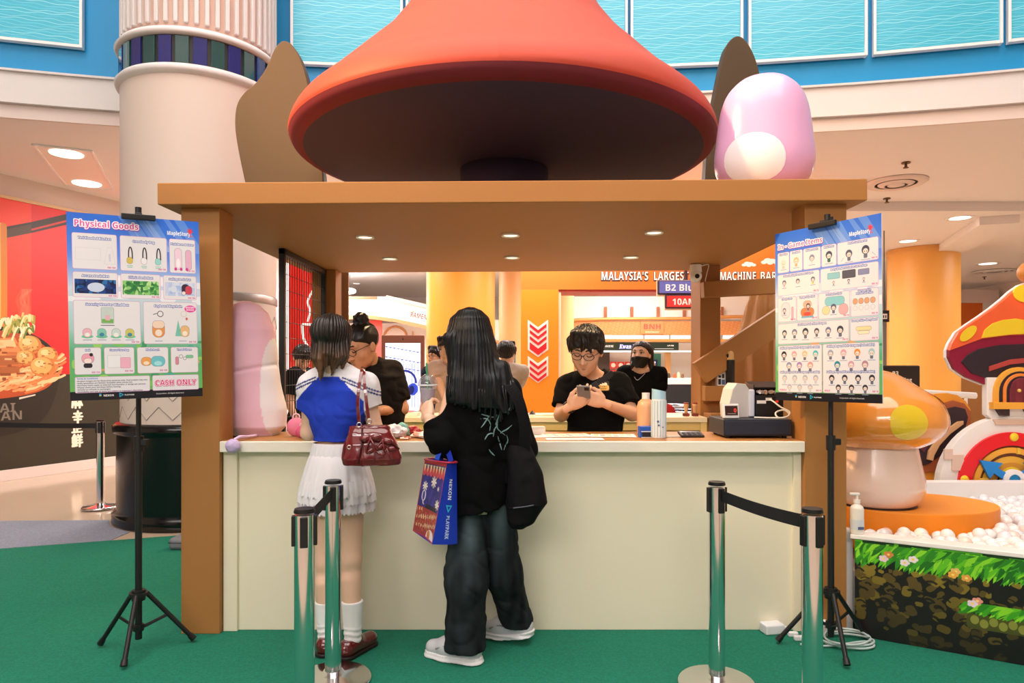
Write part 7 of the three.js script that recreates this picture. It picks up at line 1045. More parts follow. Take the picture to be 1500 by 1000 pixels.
  { // jeans, cuffs, shoes
    const jf = (() => { const A = uni([capS(J.hipL, J.knL, 0.088, 0.095), capS(J.knL, J.anL.clone().setY(0.07), 0.095, 0.093)], 0.04), B = uni([capS(J.hipR, J.knR, 0.085, 0.084), capS(J.knR, J.anR.clone().setY(0.1), 0.085, 0.08)], 0.04), H = loftS([[J.hipL.y - 0.05, L(705, 0, 3.26).x, 0.0, 0.138, 0.112], [J.hipL.y + 0.05, L(706, 0, 3.26).x, 0, 0.138, 0.112], [J.hipL.y + 0.12, L(706, 0, 3.26).x, 0, 0.13, 0.1]], yaw); return (x, y, z) => { const hemL = x < (J.anL.x + J.anR.x) / 2 ? 0.055 : 0.085; return Math.max(smin(smin(A(x, y, z), B(x, y, z), 0.015), H(x, y, z), 0.05), hemL - y) + 0.011 * fbm(x * 8, y * 5, z * 8) + 0.012 * Math.max(-0.2, 0.3 - 1.6 * Math.abs(noise.noise(x * 9 + y * 4, y * 11, z * 9))) + 0.006 * Math.sin(y * 34 + 6 * noise.noise(x * 6, y * 3, z * 6)) * Math.max(0, 0.45 - y); }; })();
    const a = C('#111316'), b = C('#55666b'), col = (x, y, z) => { const g1 = Math.exp(-(((x - J.hipL.x - 0.02) / 0.035) ** 2 + ((y - 0.66) / 0.16) ** 2)), g2 = Math.exp(-(((x - J.hipR.x - 0.03) / 0.03) ** 2 + ((y - 0.68) / 0.16) ** 2)), g3 = 0.5 * Math.exp(-(((x - J.knL.x + 0.07) / 0.03) ** 2 + ((y - 0.5) / 0.12) ** 2)), k = Math.min(1, Math.max(0, 0.16 * noise.noise(x * 26, y * 5, z * 26) + 0.1 + 0.75 * (g1 + g2 + g3))); return [a.r + (b.r - a.r) * k, a.g + (b.g - a.g) * k, a.b + (b.b - a.b) * k]; };
    mesh('jeans', nets(jf, ...bounds([J.hipL, J.hipR, J.knL, J.knR, J.anL.clone().setY(0.1), J.anR.clone().setY(0.1)], 0.16), 0.01, col), new THREE.MeshPhysicalMaterial({ vertexColors: true, roughness: 0.9, specularIntensity: 0.3 }), m.root);
    for (const [k, dr, lift, pit] of [['L', V(-0.93, 0, -0.36), 0, 0], ['R', V(-0.9, 0, -0.44), 0.028, 0.16]]) {
      const an = J['an' + k], c0 = V(an.x, 0, an.z).addScaledVector(dr, 0.03), u = (t, y) => c0.clone().addScaledVector(dr, t).setY(y + lift * Math.max(0, 0.5 - t * 3) + pit * Math.max(0, -t - 0.0) * 1);
      const sh = uni([capS(u(-0.075, 0.055), u(0.06, 0.05), 0.04, 0.044), capS(u(0.06, 0.05), u(0.135, 0.042), 0.044, 0.036), capS(u(-0.06, 0.06), u(-0.02, 0.1), 0.04, 0.042), capS(u(-0.02, 0.09), u(0.06, 0.06), 0.04, 0.04)], 0.025);
      const bx = bounds([u(-0.13, 0), u(0.19, 0.1)], 0.06), sole = (x, y, z) => { const t = (x - c0.x) * dr.x + (z - c0.z) * dr.z, g = 0.002 + lift * Math.max(0, 0.5 - t * 3) + pit * Math.max(0, -t); return [g, t]; };
      const s = mesh('sneaker', nets((x, y, z) => Math.max(sh(x, y, z), sole(x, y, z)[0] + 0.024 - y), [bx[0][0], -0.01, bx[0][2]], [bx[1][0], 0.18, bx[1][2]], 0.006), mat('#c9cbd1', 0.6), m.root);
      mesh('sole', nets((x, y, z) => { const [g] = sole(x, y, z); return Math.max(sh(x, Math.max(y, g + 0.04), z) - 0.006 - 0.003 * Math.sin(y * 200), g - y, y - g - 0.03); }, [bx[0][0], -0.01, bx[0][2]], [bx[1][0], 0.12, bx[1][2]], 0.006), mat('#eeeef0', 0.5), s);
      const sd = V(-dr.z, 0, dr.x); mesh('shoe_overlay', [tube([u(-0.09, 0.07).addScaledVector(sd, -0.043), u(-0.03, 0.06).addScaledVector(sd, -0.047), u(0.04, 0.075).addScaledVector(sd, -0.045), u(0.1, 0.055).addScaledVector(sd, -0.043)], 0.005, 16, 6), tube([u(-0.09, 0.07).addScaledVector(sd, 0.043), u(-0.03, 0.06).addScaledVector(sd, 0.047), u(0.04, 0.075).addScaledVector(sd, 0.045), u(0.1, 0.055).addScaledVector(sd, 0.043)], 0.005, 16, 6), ...[0.03, 0.055, 0.08].map((t) => tube([u(t, 0.085 - t * 0.25).addScaledVector(sd, -0.03), u(t + 0.005, 0.105 - t * 0.3), u(t, 0.085 - t * 0.25).addScaledVector(sd, 0.03)], 0.004, 8, 6))], mat('#8b9098', 0.5), s);
    }
  }
  { // pale thorny print on the back of the sweatshirt, thin raised strips that follow the cloth
    const q = [[[742, 583], [733, 604], [726, 622], [722, 640]], [[738, 600], [730, 612], [728, 628], [734, 634], [742, 640]], [[752, 590], [744, 602], [738, 606]], [[750, 623], [742, 630], [735, 634], [730, 640]], [[704, 607], [714, 610], [722, 612], [728, 610]], [[703, 614], [712, 614], [717, 620], [717, 632]], [[716, 610], [708, 622], [704, 627]], [[709, 646], [714, 638], [720, 636], [724, 638]], [[728, 638], [731, 650], [735, 664]], [[742, 638], [744, 646], [740, 656], [737, 664]], [[715, 659], [719, 665], [724, 670]], [[728, 606], [726, 616], [730, 620]], [[733, 590], [737, 600], [746, 605]], [[730, 622], [724, 630], [721, 644]]];
    const gs = []; for (const pts of q) { const v = []; const c = new THREE.CatmullRomCurve3(pts.map((p) => V(p[0], p[1], 0))).getPoints(14); c.forEach((p) => { const w = L(p.x, p.y, 3.1); const z = drop(m.o.shirtF, w.x, w.y, 0.35, -0.2, 0.002); if (z !== null) v.push(V(w.x, w.y, z + 0.0005)); }); if (v.length > 3) { const n = v.length, C3 = new THREE.CatmullRomCurve3(v), t = new THREE.TubeGeometry(C3, 20, 0.0035, 6); const p = t.attributes.position; for (let i = 0; i <= 20; i++) { const k = Math.sin(Math.PI * Math.min(0.98, (i + 1) / 22)) * 0.9 + 0.15, cc = C3.getPointAt(i / 20); for (let j = 0; j <= 6; j++) { const id = i * 7 + j; p.setXYZ(id, cc.x + (p.getX(id) - cc.x) * k, cc.y + (p.getY(id) - cc.y) * k, cc.z + (p.getZ(id) - cc.z) * k * 0.6); } } gs.push(t); } }
    mesh('back_print', gs, mat('#86a9ad', 0.6), m.root, 'pale teal thorn print on the back');
  }
  { // iced drink in her left hand
    const c = P(627, 574, 3.29), d = thing('drink_cup', 'clear plastic cup with dome lid and green straw in the raised hand', 'cup', c.toArray());
    const clear = mat('#f4f6f8', 0.08, { transmission: 0.85, thickness: 0, ior: 1.3 });
    mesh('cup_wall', lathe([[0.028, -0.06], [0.03, -0.058], [0.042, 0.03], [0.0435, 0.034]], 36), clear, d); mesh('drink', at(cyl(0.039, 0.029, 0.072, 32), 0, -0.02, 0), mat('#b9a9bd', 0.4), d); mesh('dome_lid', lathe([[0.045, 0.03], [0.046, 0.038], [0.043, 0.055], [0.033, 0.075], [0.016, 0.085], [0.012, 0.086]], 36), mat('#eef1f6', 0.1, { transmission: 0.9, thickness: 0 }), d); mesh('lid_rim', at(new THREE.TorusGeometry(0.045, 0.003, 8, 36), 0, 0.033, 0, Math.PI / 2), mat('#e6eaf0', 0.2), d); mesh('straw', rod(V(0.006, -0.04, 0.03), V(-0.008, 0.14, -0.004), 0.0042), mat('#2f9a6a', 0.4), d);
  }
  { // blue gift tote
    const A = P(655, 677.5, 3.03), B = P(633, 797, 3.03), Cc = P(622.5, 672, 3.3), Dd = P(604.5, 777, 3.3), E = P(669, 677, 3.09), F = P(670, 796, 3.09), G = E.clone().add(Cc).sub(A), H = F.clone().add(Dd).sub(B), o0 = A.clone();
    const t = thing('tote_bag', 'blue shopping tote with a printed winter scene hanging from the forearm', 'bag', o0.toArray()), l = (v) => v.clone().sub(o0);
    const quad = (a, b, c, d, n = 8, bulge = 0) => { const pos = [], uv = [], idx = [], nn = l(b).sub(l(a)).cross(l(d).sub(l(a))).normalize(); for (let j = 0; j <= n; j++) for (let i = 0; i <= n; i++) { const u = i / n, v = j / n, p = l(a).lerp(l(b), u).lerp(l(d).lerp(l(c), u), v).addScaledVector(nn, bulge * Math.sin(Math.PI * u) * (0.3 + v * 0.7)); pos.push(p.x, p.y, p.z); uv.push(u, 1 - v); } for (let j = 0; j < n; j++) for (let i = 0; i < n; i++) { const k = j * (n + 1) + i; idx.push(k, k + n + 1, k + 1, k + 1, k + n + 1, k + n + 2); } const g = new THREE.BufferGeometry(); g.setAttribute('position', new THREE.Float32BufferAttribute(pos, 3)); g.setAttribute('uv', new THREE.Float32BufferAttribute(uv, 2)); g.setIndex(idx); g.computeVertexNormals(); return g; };
    const print = canvasTex(600, 760, (g, W, Hh) => { g.fillStyle = '#2d2a86'; g.fillRect(0, 0, W, Hh); g.fillStyle = '#3c36a6'; for (let i = 0; i < 40; i++) g.fillRect((i * 97) % W, 100 + (i * 61) % 340, 60, 30); g.fillStyle = '#a8333c'; g.fillRect(0, 480, W, 280); g.fillStyle = '#c65a3e'; for (let i = 0; i < 46; i++) { g.beginPath(); g.ellipse((i * 83) % W, 500 + (i * 47) % 200, 20, 16, 0, 0, 7); g.fill(); } g.fillStyle = '#e8c8a0'; for (let i = 0; i < 36; i++) { g.beginPath(); g.ellipse((i * 131) % W, 500 + (i * 71) % 180, 13, 18, 0, 0, 7); g.fill(); } g.fillStyle = '#5a2a24'; for (let i = 0; i < 26; i++) g.fillRect((i * 59) % W, 510 + (i * 43) % 180, 16, 12); g.fillStyle = '#f4f2f4'; g.beginPath(); g.ellipse(450, 740, 130, 80, 0, 0, 7); g.fill(); g.fillStyle = '#e8823c'; g.beginPath(); g.ellipse(400, 720, 46, 50, 0, 0, 7); g.fill(); g.fillStyle = '#c8283c'; g.fillRect(0, 0, W, 40); g.fillStyle = '#d84a58'; for (let i = 0; i < 7; i++) { g.beginPath(); g.arc(45 + i * 88, 120, 46, 0, 7); g.fill(); } g.fillStyle = '#f4e2a8'; for (let i = 0; i < 8; i++) { g.beginPath(); g.moveTo(10 + i * 78, 50); g.lineTo(70 + i * 78, 50); g.lineTo(40 + i * 78, 128); g.fill(); }
      const snow = (x, y, r) => { g.strokeStyle = '#f0ecdc'; g.lineWidth = r * 0.34; g.lineCap = 'round'; for (let k = 0; k < 8; k++) { g.beginPath(); g.moveTo(x, y); g.lineTo(x + Math.cos(k * 0.785) * r, y + Math.sin(k * 0.785) * r * 0.8); g.stroke(); } }; snow(330, 210, 62); snow(120, 270, 54); snow(520, 410, 56); snow(480, 260, 26); g.font = 'bold 150px serif'; g.fillStyle = '#dcd8ee'; g.fillText('Q', 60, 420); g.fillStyle = '#1d1a3c'; g.fillRect(230, 380, 22, 90); g.fillRect(200, 440, 320, 44); g.strokeStyle = '#c83a58'; g.lineWidth = 26; g.strokeRect(0, 0, W, Hh); });
    const side = canvasTex(256, 760, (g, W, Hh) => { g.fillStyle = '#1436b8'; g.fillRect(0, 0, W, Hh); g.save(); g.translate(W * 0.38, 150); g.rotate(Math.PI / 2); g.fillStyle = '#eef0f6'; g.font = 'bold 76px sans-serif'; g.fillText('NEXON', 0, 0, 200); g.restore(); g.strokeStyle = '#35c0dc'; g.lineWidth = 12; g.beginPath(); g.moveTo(W * 0.36, 400); g.lineTo(W * 0.62, 404); g.lineTo(W * 0.46, 454); g.closePath(); g.stroke(); g.save(); g.translate(W * 0.4, 490); g.rotate(Math.PI / 2); g.fillStyle = '#c8d4f0'; g.font = 'bold 58px sans-serif'; g.fillText('PLAYPARK', 0, 0, 220); g.restore(); });
    const bl = mat('#1438bd', 0.35);
    mesh('printed_face', quad(Cc, A, B, Dd, 8, 0.012), new THREE.MeshStandardMaterial({ map: print, roughness: 0.35 }), t); mesh('side_gusset', quad(A, E, F, B, 8, -0.01), new THREE.MeshStandardMaterial({ map: side, roughness: 0.4 }), t); mesh('rear_face', quad(E, G, H, F), bl, t); mesh('far_gusset', quad(G, Cc, Dd, H), bl, t); mesh('bottom', quad(B, F, H, Dd), mat('#0e2a90', 0.4), t);
    mesh('rim_binding', tube([l(A), l(E), l(G), l(Cc)], 0.005, 40, 6, true), mat('#b02a48', 0.5), t);
    const grip = P(650, 640, 3.15), hk = (a, b, dz) => smooth([l(a), l(a).lerp(l(grip), 0.55).add(V(0, 0, 0.0)), l(grip).add(V(0, 0.012, dz)), l(b).lerp(l(grip), 0.55), l(b)], 30);
    mesh('handle', strip(hk(P(640, 673, 3.12), P(659, 676, 3.2), 0.0), 0.028, 0.003, () => V(0.8, 0.1, 0.6)), mat('#2356d8', 0.4), t); mesh('handle', strip(hk(P(645, 676, 3.25), P(661, 676, 3.1), 0.02), 0.028, 0.003, () => V(0.8, 0.1, 0.6)), bl, t);
  }
  { // black slouchy shoulder bag
    const c = P(772, 715, 3.13), o = thing('shoulder_bag', 'large soft black shoulder bag hanging on the right of the black sweatshirt', 'bag', c.toArray()), l = (px, py, d) => P(px, py, d).sub(c);
    const f = loftS([[l(0, 774, 3.13).y, l(758, 0, 3.13).x, 0, 0.03, 0.03], [l(0, 764, 3.13).y, l(763, 0, 3.13).x, 0, 0.066, 0.055], [l(0, 735, 3.13).y, l(772, 0, 3.13).x, 0, 0.092, 0.07], [l(0, 700, 3.13).y, l(769, 0, 3.13).x, 0, 0.082, 0.06], [l(0, 670, 3.13).y, l(765, 0, 3.13).x, 0, 0.066, 0.045], [l(0, 652, 3.13).y, l(762, 0, 3.13).x, 0, 0.05, 0.032]], 0, 2.6);
    mesh('bag_body', nets((x, y, z) => f(x, y, z) + 0.006 * fbm(x * 12, y * 9, z * 12) - (Math.abs(y - l(0, 738, 3.13).y - x * 0.12) < 0.004 ? 0.0025 : 0), ...bounds([l(738, 780, 3.2), l(806, 645, 3.06)], 0.05), 0.0075), mat('#0c0b0f', 0.75, { specularIntensity: 0.35 }), o); mesh('zip_line', tube([l(752, 744, 3.06), l(775, 741, 3.055), l(797, 735, 3.09)], 0.003, 16, 6), mat('#4a4c58', 0.4), o);
    mesh('strap', strip(smooth([l(768, 662, 3.11), l(768, 620, 3.09), l(758, 582, 3.09), l(745, 562, 3.12), l(742, 556, 3.2)], 26), 0.05, 0.006, () => V(1, 0, 0.1)), mat('#0e0d11', 0.75, { specularIntensity: 0.35 }), o);
  }
}
// ---------- things on the counters ----------
const CT = 0.992; // counter top
const onC = (px, d) => V((px - 757) / 1000 * d, CT, -d);
{ // plain pink bolster cushion
  const p = onC(368, 3.80), o = thing('pink_bolster', 'tall plain pink plush bolster cushion with white front standing on the counter end', 'cushion', p.toArray(), 0);
  const f = loftS([[0.0, 0.03, 0, 0.12, 0.09], [0.05, 0.035, 0, 0.158, 0.12], [0.14, 0.03, 0, 0.168, 0.125], [0.3, 0.005, 0, 0.155, 0.122], [0.45, -0.012, 0, 0.152, 0.122], [0.58, -0.016, 0, 0.142, 0.118], [0.67, -0.02, 0, 0.112, 0.1], [0.72, -0.03, 0, 0.076, 0.07], [0.742, -0.035, 0, 0.03, 0.03]], 0);
  const pk = C('#efc3d6'), wt = C('#f3eef2'), col = (x, y, z) => { const e = ((y - 0.25) / 0.3) ** 2 + ((x - 0.165 + 0.04 * (y - 0.2)) / 0.075) ** 2; return e < 1 ? [wt.r, wt.g, wt.b] : [pk.r, pk.g, pk.b]; };
  mesh('plush_body', nets((x, y, z) => f(x, y, z) + 0.006 * noise.noise(x * 7, y * 7, z * 7) + 0.006 * Math.exp(-(((y - 0.36 - x * 0.2) / 0.012) ** 2)) * (z > 0 ? 1 : 0), [-0.25, -0.01, -0.2], [0.25, 0.78, 0.2], 0.0085, col), new THREE.MeshPhysicalMaterial({ vertexColors: true, roughness: 0.95, sheen: 0.5, sheenRoughness: 0.6, sheenColor: new THREE.Color('#ffe6f2') }), o);
  const t = thing('pompom', 'lavender pompom on a cord hanging over the left counter edge', 'pompom', P(341, 653, 3.44).toArray()); mesh('ball', nets((x, y, z) => Math.hypot(x, y, z) - 0.036 - 0.003 * noise.noise(x * 60, y * 60, z * 60), [-0.05, -0.05, -0.05], [0.05, 0.05, 0.05], 0.005), mat('#c6b3dc', 0.95), t); mesh('cord', tube([[0.005, 0.03, 0], [0.02, 0.042, -0.03], [0.03, 0.036, -0.1], [0.04, 0.032, -0.2]], 0.008, 16, 8), mat('#dcbfe0', 0.9), t);
}
// small pouches heaped beside the bolster
for (const [px, d, h, r, col, lab] of [[434, 3.72, 0.1, 0.05, '#e6849f', 'small rose plush pouch leaning by the pink bolster'], [443, 3.62, 0.065, 0.036, '#d0587c', 'small dark pink plush pouch at the girl\'s left elbow'], [450, 3.56, 0.045, 0.028, '#2a2028', 'small black and pink charm lying at the counter edge']]) {
  const o = thing('plush_pouch', lab, 'pouch', onC(px, d).toArray(), 0.3), f = uni([ellS([0, h * 0.5, 0], [r, h * 0.52, r * 0.8]), ellS([r * 0.5, h * 0.25, r * 0.2], [r * 0.6, h * 0.28, r * 0.6])], 0.02);
  mesh('pouch_body', nets((x, y, z) => Math.max(f(x, y, z), 0.001 - y), [-r * 1.6, -0.01, -r * 1.5], [r * 1.8, h * 1.2, r * 1.6], r * 0.13), mat(col, 0.85), o); mesh('hang_loop', at(new THREE.TorusGeometry(r * 0.35, r * 0.08, 8, 20), 0, h * 1.04, 0), mat('#f0c8d4', 0.7), o);
}
{ // bags of snacks and wrapping
  const bag = (px, d, w, h, col, lab, s0, cat = 'packet', m) => { seed = s0; const o = thing('snack_packet', lab, cat, onC(px, d).toArray(), rr(-0.4, 0.4)); mesh('packet_body', nets((x, y, z) => ellS([0, h * 0.45, 0], [w, h * 0.6, w * 0.6])(x, y, z) + 0.012 * fbm(x * 30 + s0, y * 30, z * 30), [-w * 1.3, 0.001, -w], [w * 1.3, h * 1.3, w], 0.006), m || mat(col, 0.3), o); mesh('seal_edge', at(box(w * 1.3, 0.003, 0.02, 0.001), 0, h * 0.5, w * 0.55, 0.5), mat(col, 0.3), o); return o; };
  bag(577, 3.62, 0.07, 0.07, '#e9e9ee', 'crumpled clear and white packet beside the oxblood handbag', 5); bag(590, 3.75, 0.04, 0.07, '#7fc4bd', 'small teal and white packet behind the white packet', 9); bag(604, 3.78, 0.05, 0.05, '#a8202a', 'shiny dark red packet on the counter', 12); bag(612, 3.64, 0.045, 0.028, '#c99a86', 'low tan wrapper lying by the red packet', 31); bag(626, 3.6, 0.05, 0.04, '#e9e0da', 'white wrapper lying left of the black sleeve', 44); bag(594, 3.57, 0.035, 0.016, '#b04a44', 'thin red brown wrapper at the counter edge', 51);
}
{ // papers
  const pt = (lines, pic) => canvasTex(420, 300, (g, W, H) => { g.fillStyle = '#f4f1ee'; g.fillRect(0, 0, W, H); if (pic) { for (let i = 0; i < 24; i++) { g.fillStyle = ['#d8b89a', '#8e8e96', '#e3c7b0', '#bdb4b0'][i % 4]; g.fillRect(20 + (i % 6) * 64, 30 + Math.floor(i / 6) * 62, 48, 46); } } else { g.fillStyle = '#55555c'; for (let i = 0; i < lines; i++) g.fillRect(30, 30 + i * 26, 200 + (i * 67) % 150, 8); } });
  const A = pt(9), B = pt(0, true);
  for (const [px, d, w, h, rot, y, t, lab] of [[842, 3.56, 0.3, 0.1, 0.02, 0, A, 'white sheet of paper nearest the counter edge before the man'], [830, 3.74, 0.26, 0.17, 0.15, 0.001, B, 'printed sheet with small pictures left before the man'], [898, 3.72, 0.24, 0.16, -0.08, 0.002, B, 'printed sheet with small pictures right before the man'], [790, 3.7, 0.13, 0.12, 0.1, 0, A, 'short stack of white slips beside the shoulder bag'], [770, 3.62, 0.1, 0.06, -0.2, 0, A, 'small slip of paper right of the long black hair']]) {
    const o = thing('paper_sheet', lab, 'paper', [onC(px, d).x, CT + 0.0005 + y, -d], rot); mesh('sheet', box(w, 0.0016, h, 0.0004).translate(0, 0.001, 0), mat('#f1eeea', 0.7), o); const g = new THREE.PlaneGeometry(w * 0.98, h * 0.98); g.rotateX(-Math.PI / 2); mesh('print', g.translate(0, 0.0022, 0), new THREE.MeshStandardMaterial({ map: t, roughness: 0.7 }), o);
  }
  const o = thing('note_pad', 'small thick white note pad standing on slips by the shoulder bag', 'pad', onC(786, 3.82).toArray(), 0.1); mesh('pad_block', box(0.09, 0.04, 0.06, 0.002).translate(0, 0.02, 0), mat('#e9e6e2', 0.7), o); mesh('pad_cover', box(0.092, 0.003, 0.062, 0.001).translate(0, 0.0415, 0), mat('#d5d0cc', 0.6), o);
}
{ // right side of the counter
  const bx = thing('blue_box', 'small blue box with a dark window lying by the striped flask', 'box', onC(946, 3.66).toArray(), 0.06); mesh('carton', box(0.075, 0.06, 0.05, 0.003).translate(0, 0.03, 0), mat('#1c56b8', 0.5), bx); mesh('dark_window', box(0.055, 0.026, 0.004, 0.001).translate(0.002, 0.017, 0.026), mat('#20242c', 0.3), bx); mesh('frame_edge', [box(0.066, 0.005, 0.006, 0.001).translate(0.002, 0.033, 0.026), box(0.066, 0.004, 0.006, 0.001).translate(0.002, 0.002, 0.026)], mat('#cfd3da', 0.4), bx);
  const bt = thing('amber_bottle', 'tan bottle with white cap behind the striped flask', 'bottle', onC(946, 3.86).toArray()); mesh('bottle_body', lathe([[0, 0], [0.046, 0.001], [0.05, 0.008], [0.05, 0.15], [0.043, 0.18], [0.024, 0.195], [0.02, 0.2], [0, 0.2]], 36), mat('#dcab84', 0.3), bt); mesh('cap', at(cyl(0.022, 0.022, 0.034, 24), 0, 0.214, 0), mat('#f1efec', 0.4), bt);
  const fl = thing('striped_flask', 'tall pale flask with ribbed sides and a light blue slanted lid', 'flask', onC(965, 3.63).toArray()); const R = 0.0385; mesh('flask_body', lathe([[0, 0], [R - 0.003, 0.0], [R, 0.004], [R, 0.2], [R - 0.002, 0.208]], 48), mat('#e8edf0', 0.35), fl); for (let i = 0; i < 16; i++) { const a = i / 16 * Math.PI * 2; mesh('rib', at(cyl(0.004, 0.004, 0.19, 8), Math.sin(a) * (R - 0.001), 0.104, Math.cos(a) * (R - 0.001)), mat('#bcd3dc', 0.35), fl); } mesh('lid', (() => { const g = cyl(R - 0.002, R - 0.001, 0.055, 36); const p = g.attributes.position; for (let i = 0; i < p.count; i++) if (p.getY(i) > 0) p.setY(i, p.getY(i) - (p.getX(i) + R) * 0.22); g.computeVertexNormals(); return g.translate(0, 0.235, 0); })(), mat('#a9d4ea', 0.3), fl); mesh('small_print', [at(sph(0.006, 10, 8).scale(1, 1, 0.3), -0.012, 0.09, R + 0.001), at(sph(0.005, 10, 8).scale(1, 1, 0.3), -0.008, 0.07, R + 0.001), at(sph(0.004, 10, 8).scale(1, 1, 0.3), 0.014, 0.06, R)], mat('#5a5f9a', 0.4), fl);
  const ca = thing('calculator', 'flat dark grey calculator lying on the counter', 'calculator', onC(1012, 3.68).toArray(), 0.03); mesh('case', at(box(0.125, 0.014, 0.085, 0.004), 0, 0.014, 0, 0.2), mat('#26272c', 0.4), ca); mesh('display', at(box(0.1, 0.002, 0.02, 0.0005), 0, 0.0255, -0.026, 0.2), mat('#8d949a', 0.2), ca); for (let i = 0; i < 12; i++) mesh('key', at(box(0.016, 0.003, 0.01, 0.001), -0.04 + (i % 4) * 0.027, 0.0232 - Math.floor(i / 4) * 0.003, -0.004 + Math.floor(i / 4) * 0.0155, 0.2), mat('#3c3e46', 0.5), ca);
  const pn = thing('pen', 'thin pale pen lying left of the calculator', 'pen', onC(987, 3.66).setY(CT + 0.004).toArray(), 0.2); mesh('barrel', rod(V(-0.05, 0, 0), V(0.05, 0, 0), 0.0035), mat('#e6e0d8', 0.4), pn); mesh('tip', rod(V(-0.06, 0, 0), V(-0.05, 0, 0), 0.001, 0.0035), M_.black, pn);
  // cash drawer and what stands on it
  const cd = thing('cash_drawer', 'wide dark blue steel cash drawer on the right end of the counter', 'cash drawer', onC(1097, 3.74).toArray(), -0.0), dk = mat('#1d2432', 0.4);
  mesh('case', box(0.36, 0.088, 0.28, 0.004).translate(0, 0.056, 0), dk, cd); mesh('drawer_front', box(0.35, 0.072, 0.008, 0.003).translate(0, 0.055, 0.142), mat('#202838', 0.35), cd); for (const [x, z] of [[-0.15, 0.11], [0.15, 0.11], [-0.15, -0.11], [0.15, -0.11]]) mesh('foot', at(cyl(0.014, 0.012, 0.012, 14), x, 0.006, z), M_.black, cd);
  const dT = CT + 0.1005, onD = (px, d) => V((px - 757) / 1000 * d, dT, -d);
  const cc = thing('coin_counter', 'pale grey counting machine with a small red digit on the cash drawer', 'machine', onD(1079, 3.78).toArray(), -0.15); const sp = shape([[-0.06, 0.0], [0.075, 0.0], [0.075, 0.05], [0.06, 0.13], [0.03, 0.175], [-0.02, 0.18], [-0.045, 0.15], [-0.065, 0.07]]); const g = ext(sp, 0.1, 0.004); g.rotateY(0.35); mesh('hood', g.translate(-0.02, 0.004, -0.06), mat('#c9c7c6', 0.45), cc); mesh('side_rib', at(box(0.03, 0.15, 0.08, 0.008), 0.075, 0.078, 0.0), mat('#b9c4dc', 0.4), cc);
  const sc = thing('counter_display', 'small white readout unit with a glowing red digit in front of the grey machine', 'display', onD(1070, 3.645).toArray(), 0.05); const tilt = -0.16; mesh('shell', at(box(0.088, 0.078, 0.026, 0.006), 0, 0.04, 0, tilt), mat('#dcdcdf', 0.4), sc); mesh('dark_screen', at(box(0.068, 0.05, 0.004, 0.001), 0, 0.045, 0.0135, tilt), mat('#3a1f1c', 0.2), sc);
  const dt = canvasTex(128, 96, (q, W, H) => { q.fillStyle = '#2a1412'; q.fillRect(0, 0, W, H); q.fillStyle = '#ff4a38'; q.font = 'bold 52px monospace'; q.fillText('0', 86, 66); q.fillStyle = '#8a7470'; q.fillRect(20, 78, 88, 6); }); mesh('digit_screen', at(new THREE.PlaneGeometry(0.066, 0.048), 0, 0.0452, 0.0162, tilt), new THREE.MeshStandardMaterial({ map: dt, emissive: '#ffffff', emissiveMap: dt, emissiveIntensity: 0.5, roughness: 0.3 }), sc);
  const cb = thing('black_counter', 'black counting machine full of coins at the right of the grey machine', 'machine', onD(1121, 3.8).toArray(), 0.0), bk = mat('#17171a', 0.35); mesh('body', box(0.155, 0.12, 0.13, 0.006).translate(0, 0.061, 0), bk, cb); mesh('hopper', [at(box(0.165, 0.01, 0.12, 0.003), 0, 0.175, -0.03, 0.25), at(box(0.006, 0.07, 0.12, 0.002), 0.08, 0.145, -0.01), at(box(0.006, 0.07, 0.12, 0.002), -0.08, 0.145, -0.01), at(box(0.165, 0.06, 0.006, 0.002), 0, 0.15, -0.07)], bk, cb);
  seed = 3; for (let i = 0; i < 12; i++) mesh('coin', at(cyl(0.011, 0.011, 0.003, 16), rr(-0.065, 0.065), 0.135 + rr(0, 0.006), rr(0.02, 0.055), 1.2 + rr(-0.4, 0.4), 0, rr(-0.5, 0.5)), mat('#d9dce0', 0.2, { metalness: 0.9 }), cb); mesh('white_label', [box(0.05, 0.018, 0.002, 0.0005).translate(-0.045, 0.085, 0.0665), box(0.034, 0.016, 0.002, 0.0005).translate(-0.005, 0.1, 0.0665)], mat('#e8e8ea', 0.5), cb); mesh('red_switch', box(0.014, 0.012, 0.006, 0.001).translate(0.04, 0.088, 0.067), mat('#e0342a', 0.4, { emissive: '#d02018', emissiveIntensity: 0.4 }), cb);
  const wc = thing('white_cable', 'white cable looped on the cash drawer by the poster', 'cable', onD(1143, 3.66).toArray()); mesh('cord', tube([[-0.14, 0.006, 0.0], [-0.04, 0.004, 0.01], [0.02, 0.006, 0.02], [0.045, 0.02, 0.01], [0.02, 0.045, 0], [-0.025, 0.03, 0.0], [-0.02, 0.008, 0.015], [0.03, 0.012, 0.02], [0.05, 0.035, 0], [0.01, 0.06, -0.02], [-0.02, 0.09, -0.05], [-0.03, 0.1, -0.08]], 0.0045, 90, 7), mat('#eceae6', 0.4), wc);
  // back counter and ledge
  for (const [px, lab] of [[1005, 'wooden rubber stamp left of the booth back post'], [1018, 'wooden rubber stamp before the booth back post']]) { const q = V((px - 757) / 1000 * 5.45, 0.976, -5.45), s = thing('hand_stamp', lab, 'stamp', q.toArray()); mesh('handle', lathe([[0, 0.022], [0.014, 0.024], [0.012, 0.04], [0.016, 0.07], [0.021, 0.085], [0.018, 0.1], [0, 0.104]], 24), mat('#d6a672', 0.45), s); mesh('block', box(0.05, 0.022, 0.036, 0.003).translate(0, 0.012, 0), mat('#7a2a22', 0.5), s); mesh('red_top', at(cyl(0.019, 0.019, 0.01, 20), 0, 0.103, 0), mat('#b03028', 0.4), s); }
